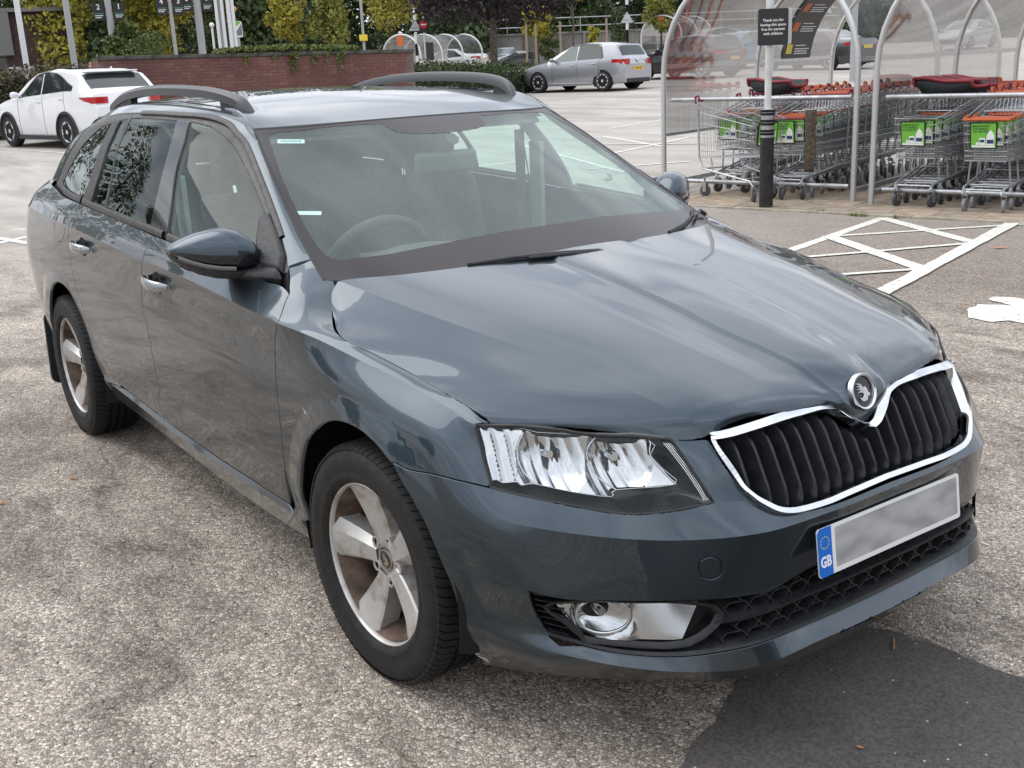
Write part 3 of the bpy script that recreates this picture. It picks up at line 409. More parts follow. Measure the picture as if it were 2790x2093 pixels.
def surf_mesh(name, sn, loops, mats, parent=None, step=.03, inset=.0014, depth=.014, both=True, join=False, off=0.0, label=None, side=None, thick=True, open0=True, creases=True, fold=None):
    """panel cut out of surface sn; both: one object per side; join: halves welded into one object"""
    uv, T, lps = triangulate(sn, loops, step, creases)
    P, Nn = ev(sn, uv); P = P+Nn*off
    # orient triangles with the outward normal
    tn = np.cross(P[T[:, 1]]-P[T[:, 0]], P[T[:, 2]]-P[T[:, 0]]); ar = np.linalg.norm(tn, axis=1); T = T[ar > 1e-10]; tn = tn[ar > 1e-10]
    fl = (tn*Nn[T[:, 0]]).sum(1) < 0; T[fl] = T[fl][:, ::-1]
    cen = uv[T].mean(1); LN = np.zeros((len(T), 3, 3))
    for k in range(3):
        q = uv[T[:, k]]*.93+cen*.07; LN[:, k] = ev(sn, q)[1]
    V = [p for p in P]; F = [tuple(t) for t in T]; FN = [LN[i] for i in range(len(T))]
    if thick:
        used = set(T.ravel())
        cnt = {}
        for t in T:
            for a, b in ((t[0], t[1]), (t[1], t[2]), (t[2], t[0])): cnt[(a, b)] = 1
        for lp in lps:
            n = len(lp)
            pts = P[lp]; nn = Nn[lp]
            op = (pts[:, 1] < .003) & open0
            tg = np.roll(pts, -1, 0)-np.roll(pts, 1, 0); tg /= np.linalg.norm(tg, axis=1)[:, None]+1e-12
            inn = np.cross(nn, tg)
            # which side is the panel on?
            e = sum(1 for i in range(n) if (lp[i], lp[(i+1) % n]) in cnt) >= sum(1 for i in range(n) if (lp[(i+1) % n], lp[i]) in cnt)
            if not e: inn = -inn
            mv = inn.copy(); mv[op, 1] = 0
            r0 = pts+mv*(inset+.0012); r1 = pts+mv*inset-nn*.0009; r2 = pts+mv*inset-nn*depth
            for i, vi in enumerate(lp): V[vi] = r0[i]
            b1 = len(V); V += list(r1); b2 = len(V); V += list(r2); b2n = len(V)
            n1 = nn-inn; n1 /= np.linalg.norm(n1, axis=1)[:, None]+1e-12
            for i in range(n):
                j = (i+1) % n
                if op[i] and op[j]: continue
                if lp[i] == lp[j]: continue
                q1 = (lp[i], lp[j], b1+j, b1+i); q2 = (b1+i, b1+j, b2+j, b2+i); a = [nn[i], nn[j], n1[j], n1[i]]; bb = [n1[i], n1[j], -inn[j], -inn[i]]
                if e: q1 = q1[::-1]; q2 = q2[::-1]; a = a[::-1]; bb = bb[::-1]
                F += [q1, q2]; FN += [a, bb]
    V = np.array(V); res = []
    def mk(sgn, nm):
        vv = V*[1, sgn, 1]; ff = F if sgn > 0 else [tuple(f)[::-1] for f in F]
        nrm = [np.array(a)*[1, sgn, 1] for a in FN]
        if sgn < 0: nrm = [a[::-1] for a in nrm]
        return vv, ff, nrm
    sets = [(-1,), (1,)] if (both and not join) else ([(-1, 1)] if join else [(side or -1,)])
    for st in sets:
        vv, ff, nr = [], [], []
        for sg in st:
            a, b_, c_ = mk(sg, name); o = len(vv); vv += [tuple(p) for p in a]; ff += [tuple(int(i)+o for i in f) for f in b_]; nr += c_
        # winding on the right side: x,-w,z flips handedness
        me = bpy.data.meshes.new(name); me.from_pydata(vv, [], ff)
        for m in (mats if isinstance(mats, (list, tuple)) else [mats]): me.materials.append(m)
        me.polygons.foreach_set('use_smooth', [True]*len(ff)); me.update()
        flat = [tuple(x) for a in nr for x in a]
        if len(flat) == len(me.loops): me.normals_split_custom_set(flat)
        o = new_obj(name, me, parent)
        if label: o['label'] = label
        res.append(o)
    return res
def on(sn, u, v, d=0.0, side=-1):
    P, n = ev(sn, [(u, v)]); p = P[0]+n[0]*d; return Vector((p[0], p[1]*(-1 if side < 0 else 1), p[2]))
def onl(sn, uvs, d=0.0, side=-1):
    P, n = ev(sn, uvs); q = P+n*d; q[:, 1] *= side; n = n.copy(); n[:, 1] *= side; return q, n
def find_uv(sn, x, w, z, it=30):
    """nearest surface parameters to a point"""
    s = SFS[sn]; U, Vv = np.meshgrid(np.linspace(0, 1, 160), np.linspace(0, 1, 60), indexing='ij'); U = U.ravel(); Vv = Vv.ravel(); t = np.array([x, w, z])
    if not hasattr(s, '_g'): s._g = s.P(U, Vv)
    i = np.argmin(((s._g-t)**2).sum(1)); u, v = U[i], Vv[i]; h = .004
    for k in range(it):
        c = [(u+a*h, v+b*h) for a in (-1, 0, 1) for b in (-1, 0, 1)]; c = np.clip(np.array(c), 0, 1); d = ((s.P(c[:, 0], c[:, 1])-t)**2).sum(1); j = np.argmin(d)
        if j == 4: h *= .5
        u, v = c[j]
    return u, v
def band(sn, uvs, wid, hgt, side=-1, closed=False, prof=None, lift=0.0):
    """sweeps a raised strip along a line on a surface; returns vertex rings"""
    q, n = onl(sn, uvs, lift, side); L = len(q); G = []
    for i in range(L):
        t = q[(i+1) % L]-q[i-1] if closed else q[min(i+1, L-1)]-q[max(i-1, 0)]
        t /= np.linalg.norm(t)+1e-12; b = np.cross(n[i], t)
        wi = wid[i] if hasattr(wid, '__len__') else wid
        pr = prof or [(-.5, -.6), (-.5, .55), (-.32, .95), (.32, .95), (.5, .55), (.5, -.6)]
        G.append([tuple(q[i]+b*a*wi+n[i]*c*hgt) for a, c in pr])
    if closed: G.append(G[0])
    return G
# ================================================================ the estate car in front
NSTA = NS-1
def paint_fn(t, b):
    n = noise(t, 1400, 2); c = ramp(t, n, [(.3, (.023, .037, .049)), (.7, (.046, .069, .088))])
    d = noise(t, 3.0, 5)                                   # thin road film low on the body
    z = N(t, 'ShaderNodeSeparateXYZ'); t.links.new(objc(t), z.inputs[0])
    lo = math_(t, 'MULTIPLY', math_(t, 'SUBTRACT', .50, z.outputs['Z'], True), 1.2, True); f = math_(t, 'MULTIPLY', lo, d, True)
    t.links.new(mixc(t, math_(t, 'MULTIPLY', f, .8, True), c, (.075, .068, .06)), b.inputs['Base Color'])
    t.links.new(math_(t, 'ADD', math_(t, 'MULTIPLY', f, .25), .012), b.inputs['Coat Roughness'])
M_paint = mat('car_paint', (.06, .08, .1), .30, .92, 1.0, spec=.5, fn=paint_fn)
M_black = mat('black_plastic', (.018, .019, .021), .5, fn=vary((.014, .015, .017), (.026, .027, .029), 60, 3, (.42, .6)))
M_gloss = mat('gloss_black', (.008, .009, .011), .09, 0, .6)
M_rubber = mat('rubber_seal', (.02, .02, .021), .6)
M_trim = mat('window_trim', (.030, .028, .028), .42, fn=vary((.024, .022, .022), (.045, .042, .040), 30, 4, (.35, .5)))
M_void = mat('dark_void', (.006, .006, .007), .9)
M_chrome = mat('chrome', (.66, .67, .69), .09, 1)
M_chrome2 = mat('brushed_reflector', (.50, .51, .52), .16, 1)
M_alu = mat('rail_aluminium', (.085, .088, .092), .42, .4)
M_frit = mat('screen_border', (.024, .020, .023), .22, spec=.35)
M_glass = glass('window_glass', (.72, .86, .80), .55, 0)
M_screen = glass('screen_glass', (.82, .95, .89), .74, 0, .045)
M_dark_glass = glass('privacy_glass', (.10, .12, .12), 1.0)
M_lens = glass('lamp_lens', (.97, .98, .98), .30)
M_trim_in = mat('cabin_trim_pale', (.36, .39, .36), .8)
M_seat = mat('seat_cloth', (.030, .031, .033), .9, fn=vary((.045, .047, .050), (.085, .086, .09), 30, 3))
M_dash = mat('dashboard', (.06, .062, .065), .8)
car = thing('estate_car', 'dark blue-grey estate car with roof rails parked in the foreground, seen from its front corner', 'car')
def S(k): return k/NSTA
# ---- closed outlines in surface coordinates
bcut, afr, atp = sm('bumper_cut'), sm('arch_front'), sm('arch_top')
hl_left, hl_top, hl_in, hl_bot = sm('hl_left'), sm('hl_top'), sm('hl_in'), sm('hl_bot')
gside = sm('grille_side'); otop = sm('open_top'); oside = sm('open_side')
V6a = [(S(k), 1.0) for k in np.arange(5.95, 13.01, .25)]
fcut = sm('fcut')
bumper = [(0, 0)]+[(S(k), 0) for k in np.arange(.5, 6.8, .25)]+afr+bcut[1:]+hl_bot[1:-1]+hl_in[::-1][:-1]+[hl_in[0], (S(2.2), .79)]+gside+[(S(1), 4.42/9), (0, 4.42/9)]+otop+oside[1:]+[(S(4.6), 2/9), (S(4), 2/9), (S(3), 2/9), (S(2), 2/9), (S(1), 2/9), (0, 2/9)]
wcap = sm('washer', n=3)
surf_mesh('front_bumper', 'B', [bumper, wcap], M_paint, car, .026, join=True)
for o in surf_mesh('tow_eye_cover', 'B', [wcap], M_paint, car, .03, inset=.0008, both=False): pass
arch_t = [p for p in atp]
fender = arch_t[::-1]
fd_front = sm('fd_front')[:-8]
fender = fd_front+[(S(12.35), .155), (S(11.9), .02)]+arch_t[::-1][2:]+bcut[1:]+hl_left[1:]+V6a+fcut[2:-1]
surf_mesh('front_wing', 'B', [fender], M_paint, car, .026)
fdr_ = sm('fd_rear'); fdr = fdr_+sm('fd_rear2')[1:]
_b = OC['belt']; belt = _b[:5]+[(fdr_[0][0], _b[5][1]-.005)]+[(a, min(b_, .985)) for a, b_ in _b[6:]]
fdoor = fd_front[:]+[(S(k), 1.96/9) for k in np.arange(12.7, 17.0, .3)]+fdr[::-1][:-1]+belt[5::-1][:-1]
surf_mesh('front_door', 'B', [fdoor], M_paint, car, .03)
rdr = sm('rd_rear')
rdoor = fdr+[(S(k), 1.96/9) for k in np.arange(17.3, 18.1, .2)]+rdr[::-1]+belt[7:4:-1]
surf_mesh('rear_door', 'B', [rdoor], M_paint, car, .03)
fuel = sm('fuel', n=3); arch_r = sm('arch_rear')
quarter = rdr[::-1][::-1]+[(S(18.45), .12), (S(18.6), .045)]+arch_r[::-1][1:]+[(S(20.75), .25), (S(20.9), .0)]+[(S(k), 0) for k in np.arange(21.5, 25.01, .5)]+[(1, .95), (S(24), .99), (S(23), .99), (S(22), .99)]+belt[:6:-1]
surf_mesh('rear_wing', 'B', [quarter, fuel], M_paint, car, .04)
surf_mesh('fuel_flap', 'B', [fuel], M_paint, car, .04, both=False, inset=.001)
sill = [(S(11.9), .0)]+[(S(k), 0) for k in np.arange(12.3, 18.4, .3)]+[(S(18.6), .0), (S(18.55), .06), (S(18.15), .17)]+[(S(k), 1.9/9) for k in np.arange(17.9, 12.7, -.3)]+[(S(12.5), .175), (S(12.2), .10)]
surf_mesh('sill', 'B', [sill], M_paint, car, .03)
surf_mesh('bonnet', 'H', [[(0, 0), (.35, 0), (.7, 0), (1, 0), (1, .5), (1, 1), (.6, 1), (.3, 1), (0, 1), (0, .5)]], M_paint, car, .024, join=True)
surf_mesh('roof_panel', 'R', [[(0.004, 0), (.5, 0), (1, 0), (1, .5), (1, 1), (.5, 1), (.004, 1), (.004, .5)]], M_paint, car, .035, join=True)
# ---- greenhouse: painted frame, black trims, panes
frame = sm('frame'); fr2 = [p for p in frame]
bc = sm('basecut')
pil = bc[::-1]+[(0, t) for t in np.linspace(.03, 1, 12)]+[(t, 1) for t in np.linspace(.05, 1, 14)]+[(1, .5), (1, 0), (.9, 0), (.82, .0)]+frame[::-1]
surf_mesh('side_frame', 'G', [pil], M_paint, car, .03)
gl_f = sm('g_front')+sm('g_mirror')[1:]+sm('g_fbot')[1:]+sm('g_frear')[1:-1]
gl_r = sm('g_rear')+sm('g_rear2')[1:]+sm('g_rear3')[1:]+sm('g_rear4')[1:-1]
gl_x = sm('g_fix')+sm('g_fix2')[1:]+sm('g_fix3')[1:]+sm('g_fix4')[1:-1]
gl_q = sm('g_q')+sm('g_q2')[1:]+sm('g_q3')[1:-1]
trim = frame+[(.73, .0), (.6, .0), (.45, 0), (.3, 0), (.2, 0)]
surf_mesh('window_surround', 'G', [trim, gl_f, gl_r, gl_x, gl_q], M_trim, car, .03, off=-.004)
def pillar(name, a, b, m):
    surf_mesh(name, 'G', [sm(a)+sm(b)[::-1]], m, car, .03, off=.0005, depth=.008)
pillar('door_pillar_cover', 'bpill', 'bpill2', M_gloss)
pillar('rear_pillar_cover', 'cpill', 'cpill2', M_trim)
for nm, l, m in (('front_side_window', gl_f, M_glass), ('rear_side_window', gl_r, M_glass), ('rear_fixed_window', gl_x, M_glass), ('quarter_window', gl_q, M_dark_glass)):
    surf_mesh(nm, 'G', [l], m, car, .05, off=-.006, inset=-.002, thick=False)
# chrome-less belt strips: a raised black rail under each door window
for sd in (-1, 1):
    for nm, us in (('belt_strip', [(.2, .01), (.26, .012), (.33, .012), (.385, .012)]), ('belt_strip', [(.392, .012), (.45, .010), (.5, .010), (.545, .010)]), ('belt_strip', [(.55, .010), (.6, .012), (.64, .02), (.675, .055)])):
        m = MB(); m.grid(band('G', crv(us, 8), .024, .006, sd)); m.build(nm, M_trim, car, 40)
    m = MB(); m.grid(band('G', crv(frame[6:60:6], 3), .020, .006, sd)); m.build('drip_moulding', M_trim, car, 40)
# windscreen with printed border
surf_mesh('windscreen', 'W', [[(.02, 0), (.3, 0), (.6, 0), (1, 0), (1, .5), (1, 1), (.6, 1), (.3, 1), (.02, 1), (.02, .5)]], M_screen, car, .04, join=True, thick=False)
fi = [(.1693, 0), (.1693, .2), (.149, .566), (.118, .82), (.105, .90), (.125, .935), (.18, .952), (.28, .958), (.54, .957), (.78, .935), (.90, .925), (.935, .905), (.953, .85), (.975, .53), (.960, .262), (.93, .255), (.87, .235), (.835, .165), (.822, .07), (.82, 0)]
surf_mesh('screen_border', 'W', [[(.0, 0), (.0, .5), (0, 1), (.3, 1), (.6, 1), (1, 1), (1, .5), (1, 0)]+fi[::-1]], M_frit, car, .04, join=True, off=.0006, thick=False)
for sn, uvl in (('W', [[(1, 0), (1, .5), (1, 1), (.6, 1), (.3, 1), (.0, 1)]]),):
    for sd in (-1, 1):
        m = MB(); m.grid(band('W', dens('W', uvl[0], .03, False), .010, .003, sd, lift=-.001)); m.build('screen_seal', M_rubber, car, 40)
# ---- dark inner shell behind the gaps
m = MB()
for sn, off, nu, nv in (('B', -.030, 150, 30), ('H', -.03, 24, 16), ('R', -.022, 30, 14)):
    us = np.linspace(0, 1, nu+1); vs_ = np.linspace(0, 1, nv+1); U, Vv = np.meshgrid(us, vs_, indexing='ij'); P, nn = ev(sn, np.stack([U.ravel(), Vv.ravel()], 1))
    Pb = P; P = P+nn*off
    if sn == 'B': k_ = np.clip((S(6.6)-U.ravel())/.05, 0, 1)[:, None]; P = P*(1-k_)+k_*(np.stack([Pb[:, 0]-.11, Pb[:, 1]*.86, np.clip(Pb[:, 2], .27, .74)], 1))
    P = P.reshape(nu+1, nv+1, 3); C0 = SFS[sn].P(U.ravel(), Vv.ravel()).reshape(nu+1, nv+1, 3)
    for i in range(nu):
        for j in range(nv):
            c = C0[i:i+2, j:j+2].reshape(-1, 3).mean(0)
            if sn == 'B' and (min(math.hypot(c[0]-.01, c[2]-.315), math.hypot(c[0]+2.686, c[2]-.315)) < .40 and c[1] > .7): continue
            if sn == 'B' and -.12 > c[0] > -.95 and c[2] > .86 and c[1] < .88: continue
            if sn == 'H' and c[0] < -.1: continue
            if sn == 'B' and i < nu*S(7.2) and j < nv*2.2/9: continue
            for sg in (-1, 1): m.add([(q[0], q[1]*sg, q[2]) for q in (P[i, j], P[i+1, j], P[i+1, j+1], P[i, j+1])], [(0, 1, 2, 3)])
m.box((-1.5, 0, .21), (3.8, 1.1, .02)); m.box((-1.35, -.66, .25), (1.9, .3, .02)); m.box((-1.35, .66, .25), (1.9, .3, .02)); m.box((-.36, 0, .62), (.02, 1.5, .62)); m.box((0, 0, .45), (.9, 1.0, .3))
m.build('inner_body', M_void, car)
for cx in (.0, -2.686):
    for sg in (-1, 1): m = MB(); m.lathe([(.415, .52*sg), (.41, .84*sg), (.392, .872*sg)], (cx, 0, .325), 'Y', 28, math.radians(-15), math.radians(195)); m.lathe([(.02, .52*sg), (.415, .52*sg)], (cx, 0, .325), 'Y', 28, math.radians(-15), math.radians(195)); m.build('arch_liner', M_void, car, 30)
# ---- rear mudguards
for sg in (-1, 1):
    m = MB(); m.prism(rrect(.22, .36, .04), -.008, .008, 'X'); o = m.build('mudguard', M_black, car, bevel=.004); o.location = (-3.06, sg*.80, .33); o.rotation_euler = (0, .12, 0)
# ---- cabin
def soft(name, pts, r, m, parent, seg=3):
    pass
def rbox(name, c, d, m, parent, bev=.03, rot=(0, 0, 0)):
    q = MB(); q.box((0, 0, 0), d); o = q.build(name, m, parent); o.location = c; o.rotation_euler = rot; bevel_mod(o, bev, 3); return o
rbox('cabin_floor', (-1.6, 0, .35), (2.6, 1.5, .06), M_dash, car, .01)
m = MB()
prof = [(-.36, .90), (-.44, .945), (-.58, .955), (-.66, .93), (-.72, .86), (-.70, .70), (-.62, .45)]
G = []
for y in np.linspace(-.70, .70, 15):
    k = .02*math.cos(y*2.2); hood = .035*math.exp(-((y+.37)/.2)**2)
    G.append([(x, y, z+k+(hood if 2 <= i <= 3 else 0)) for i, (x, z) in enumerate(prof)])
m.grid(G); m.build('dashboard', M_dash, car, 60)
for y in (-.37, .37):
    st = new_obj('front_seat', None, car); st.location = (-1.38, y, .42)
    rbox('seat_cushion', (.03, 0, .06), (.50, .50, .16), M_seat, st, .06)
    rbox('backrest', (-.26, 0, .38), (.15, .50, .60), M_seat, st, .06, (0, -.30, 0))
    rbox('headrest', (-.385, 0, .78), (.11, .27, .17), M_seat, st, .045, (0, -.15, 0))
    for dy in (-.06, .06): q = MB(); q.tube([(-.36, dy, .62), (-.385, dy, .74)], .007); q.build('headrest_post', M_chrome, st)
bs = new_obj('rear_bench', None, car); bs.location = (-2.25, 0, .45)
rbox('seat_cushion', (.1, 0, .05), (.5, 1.3, .16), M_seat, bs, .06); rbox('backrest', (-.2, 0, .33), (.14, 1.3, .56), M_seat, bs, .06, (0, -.25, 0))
for y in (-.42, 0, .42): rbox('headrest', (-.30, y, .67), (.09, .24, .12), M_seat, bs, .035)
sw = new_obj('steering_wheel', None, car); sw.location = (-.80, -.37, .90); sw.rotation_euler = (0, math.radians(-62), 0)
m = MB(); m.tube([(.185*math.cos(a), .185*math.sin(a), 0) for a in np.linspace(0, 2*PI, 40)[:-1]], .016, 8, closed=True); m.build('rim', M_dash, sw, 60)
m = MB(); m.box((0, 0, -.02), (.15, .15, .04)); m.box((0, .1, -.01), (.04, .16, .018)); m.box((0, -.1, -.01), (.04, .16, .018)); m.box((-.1, 0, -.01), (.16, .04, .018)); m.build('hub', M_dash, sw, bevel=.01)
# pale inner trims behind the frame (pillars, cant rail, headlining)
def inner(name, sn, loops, m, off=-.028, both=True, join=False, step=.06): surf_mesh(name, sn, loops, m, car, step, off=off, thick=False, both=both, join=join, creases=False)
inner('pillar_trim', 'G', [[(0, t) for t in np.linspace(.0, 1, 12)]+[(t, 1) for t in np.linspace(.05, .95, 14)]+[(.95, .5), (.95, 0)]+[(.73, .0), (.6, .0), (.45, 0), (.3, 0), (.1, 0)], gl_f, gl_r, gl_x, gl_q], M_trim_in, -.022)
inner('headlining', 'R', [[(0.0, 0), (.5, 0), (1, 0), (1, .5), (1, 1), (.5, 1), (.0, 1), (.0, .5)]], M_trim_in, -.035, join=True)
for sg in (-1, 1):
    m = MB(); m.grid([[(x, sg*(.80-.02*(j == 0)), z) for j, z in enumerate((.985+.03*(-x-.9)/1.5, .80, .45))] for x in np.linspace(-.55, -2.95, 12)]); m.build('door_card', M_dash, car, 30)
    m = MB(); m.box((-1.42, sg*.755, .75), (.08, .02, .9)); m.build('belt_post_trim', M_trim_in, car, bevel=.005)
    m = MB(); m.tube([(-1.47, sg*.715, 1.28), (-1.45, sg*.735, 1.05), (-1.42, sg*.70, .75)], .004, 4); m.box((-1.46, sg*.70, 1.05), (.006, .045, .4)); m.build('seat_belt', M_dash, car)
    # sun visors
    rbox('sun_visor', (-1.19, sg*.36, 1.33), (.16, .38, .016), M_trim_in, car, .007, (0, .42, 0))
    m = MB(); m.tube([(-1.75, sg*.6, 1.34), (-1.78, sg*.585, 1.30), (-1.92, sg*.585, 1.30), (-1.95, sg*.6, 1.34)], .009, 6); m.build('grab_handle', M_trim_in, car, 60)
rm = new_obj('rear_view_mirror', None, car); rm.location = (-.93, 0, 1.235)
rbox('mirror_housing', (0, 0, -.035), (.035, .245, .075), mat('mirror_grey', (.10, .105, .105), .5), rm, .016, (0, .1, 0))
q = MB(); q.tube([(.01, 0, .0), (.035, 0, .03), (.05, 0, .045)], [.010, .016, .026], 8); q.build('mirror_mount', M_black, rm, 50)
# rear window and tailgate frame, seen through the cabin
m = MB(); m.prism(rrect(1.0, .30, .07), -.003, .003, 'X'); o = m.build('tailgate_window', M_dark_glass, car); o.location = (-3.36, 0, 1.22); o.rotation_euler = (0, .45, 0)
# stickers
q = MB(); q.prism(rrect(.085, .022, .004, 2), 0, .0008); o = q.build('tax_sticker', mat('sticker_white', (.75, .8, .82), .4), car)
def lay(o, sn, u, v, side=-1, d=-.005, spin=0):
    """rest an object built in its own x-y plane on a surface: local x runs across the car, local z along the normal"""
    P, n = ev(sn, [(u, v)]); P2, _ = ev(sn, [(u, min(v+.01, 1))]) if v < .98 else (P, 0); p = P[0]+n[0]*d; nn = Vector((n[0][0], n[0][1]*side, n[0][2]))
    t = Vector(tuple((P2[0]-P[0])*[1, side, 1])) if v < .98 else Vector((0, side, 0)); t = (t-nn*t.dot(nn)).normalized(); b = nn.cross(t)
    R = Matrix((t, b, nn)).transposed() @ Matrix.Rotation(spin, 3, 'Z'); M4 = R.to_4x4(); M4.translation = Vector((p[0], p[1]*side, p[2])); o.matrix_world = M4; return o
lay(o, 'W', .885, .79, -1, -.006, PI)
def text_mesh(body, size, m, parent=None, name='lettering', ext=.0006, align='CENTER', bold=0, sx=1, spacing=1):
    c = bpy.data.curves.new(name, 'FONT'); c.body = body; c.size = size; c.extrude = ext; c.align_x = align; c.align_y = 'CENTER'; c.offset = bold; c.space_character = spacing; c.resolution_u = 2
    t = bpy.data.objects.new('tmp', c); dg = bpy.context.evaluated_depsgraph_get(); COL.objects.link(t); dg.update(); me = bpy.data.meshes.new_from_object(t.evaluated_get(dg)); bpy.data.objects.remove(t)
    me.materials.clear(); me.materials.append(m); me.name = name
    for v in me.vertices: v.co.x *= sx
    return new_obj(name, me, parent)
q = MB(); q.prism(rrect(.075, .018, .002, 2), 0, .0008); o = q.build('paper_slip', mat('sticker_white', (.75, .8, .82)), car); lay(o, 'W', *OC['slip'][0], -1, -.006, PI)
for a_, b_ in zip(OC['chips'], (.012, .018, .008, .008, .022, .03, .018)):
    q = MB(); s_ = b_/2; q.add([(-s_*.3, -s_, 0), (s_*.25, -s_*.5, 0), (s_*.1, s_, 0), (-s_*.15, s_*.3, 0)], [(0, 1, 2, 3)]); o = q.build('paint_chip', mat('bare_chip', (.62, .60, .56), .6), car); lay(o, 'B', *a_, -1, .0006, random.uniform(-.4, .8))
t_ = text_mesh('Swallowfield', .013, mat('sticker_teal', (.03, .25, .32), .5), car); lay(t_, 'W', .885, .79, -1, -.0045, 0)
# ---- wipers
def wiper(pts, blade):
    m = MB(); m.tube(pts, [.007, .006, .005, .004][:len(pts)], 6); m.build('wiper_arm', M_black, car, 50)
    m = MB(); m.tube(blade, .0055, 6); m.tube([(a[0]+.003, a[1], a[2]-.006) for a in blade], .0035, 4); m.build('wiper_blade', M_black, car, 50)
def wp(u, v, d, side): q = on('W', u, abs(v), d, side); return tuple(q)
wiper([wp(.02, .97, .012, 1), wp(.05, .90, .020, 1), wp(.055, .72, .018, 1)], [wp(.075, .93, .008, 1), wp(.070, .74, .010, 1), wp(.05, .55, .010, 1), wp(.03, .40, .008, 1)])
wiper([wp(-.0, .02, .012, 1), wp(.008, .10, .016, -1), wp(.015, .25, .016, -1)], [wp(.010, .02, .010, 1), wp(.022, .12, .012, -1), wp(.030, .30, .012, -1), wp(.030, .46, .010, -1)])
# ---- roof rails
for sd in (-1, 1):
    pts = [(-1.25, .533, 1.390), (-1.30, .548, 1.432), (-1.40, .565, 1.458), (-1.60, .575, 1.476), (-1.95, .578, 1.484), (-2.25, .575, 1.478), (-2.48, .570, 1.458), (-2.66, .562, 1.422), (-2.74, .555, 1.392)]
    C = crv(pts, 5); G = []
    for i, p in enumerate(C):
        f = i/(len(C)-1); e = min(1, min(f, 1-f)*9); wd = .008+.010*e; ht = .009+.011*e
        sec = [(-1, -.9), (-1, .3), (-.6, .9), (.3, 1), (1, .4), (1, -.9)]
        G.append([(p[0], sd*(p[1]+a*wd), p[2]-.012+b*ht) for a, b in sec])
    G = [g+[g[0]] for g in G]; m = MB(); m.grid(G); rail = m.build('roof_rail', M_alu, car, 45)
    for x0, x1 in ((-1.27, -1.42), (-2.36, -2.70)):
        m = MB(); a = []
        cs = np.array(C); xs = np.linspace(x0, x1, 8)
        top = [np.interp(-x, -cs[:, 0][::1], cs[:, 2]) for x in xs]
        wv = [np.interp(-x, -cs[:, 0], cs[:, 1]) for x in xs]
        a = [[(x, sd*(w_-.014), 1.365), (x, sd*(w_-.014), t-.016), (x, sd*(w_+.014), t-.016), (x, sd*(w_+.014), 1.365)] for x, t, w_ in zip(xs, top, wv)]
        m.grid(a); m.add([a[0][0], a[0][1], a[0][2], a[0][3]], [(0, 1, 2, 3)]); m.add([a[-1][0], a[-1][1], a[-1][2], a[-1][3]], [(0, 1, 2, 3)]); m.build('rail_foot', M_black, rail, 40)
# ================================================================ wheels
def haze_dust(t, b):
    n = noise(t, 22, 5); c = ramp(t, n, [(.50, (.50, .49, .47)), (.68, (.34, .30, .26)), (.85, (.15, .10, .07))]); t.links.new(c, b.inputs['Base Color'])
M_alloy = mat('alloy_dusty', (.5, .49, .47), .38, .55, fn=haze_dust)
M_barrel = mat('brake_dust', (.09, .06, .045), .75, .2, fn=vary((.045, .032, .026), (.16, .105, .075), 14, 4))
M_disc = mat('brake_disc', (.22, .19, .17), .45, .8)
M_tyre = mat('tyre_rubber', (.018, .018, .018), .68, fn=vary((.004, .004, .004), (.010, .0098, .0095), 18, 4, (.6, .8), .25))
def star_emblem(m, r, y0, ax='Y', flip=1):
    """round badge: ring and a feathered arrow, drawn in the plane of the badge"""
    def P(a, b, h): return (a*flip*r, h, b*r) if ax == 'Y' else (a*flip*r, b*r, h)
    def plate(poly, h0, h1):
        n = len(poly); m.add([P(a, b, h0) for a, b in poly]+[P(a, b, h1) for a, b in poly], [tuple(range(n-1, -1, -1)), tuple(range(n, 2*n))]+[(i, (i+1) % n, n+(i+1) % n, n+i) for i in range(n)])
    for k in range(4):
        a0 = .62-.20*k; tip = (-.62+.03*k, a0); base = (.12, .18-.10*k)
        up = crv([base, (-.15+.03*k, .40-.14*k+.12), (tip[0], tip[1])], 5); dn = crv([(tip[0]+.01, tip[1]-.02), (-.18, .27-.14*k+.12), (base[0], base[1]-.12)], 5)
        plate([tuple(p) for p in up]+[tuple(p) for p in dn], y0, y0+.06*r)
    body = crv([(.10, .20), (.22, .30), (.40, .12), (.46, -.12), (.62, -.22), (.50, -.36), (.38, -.34), (.30, -.52), (.16, -.62), (-.10, -.62), (-.30, -.52), (-.42, -.34), (-.28, -.38), (-.12, -.36), (.02, -.22), (.08, -.10)], 3, True)
    plate([tuple(p) for p in body], y0, y0+.065*r)
    return P
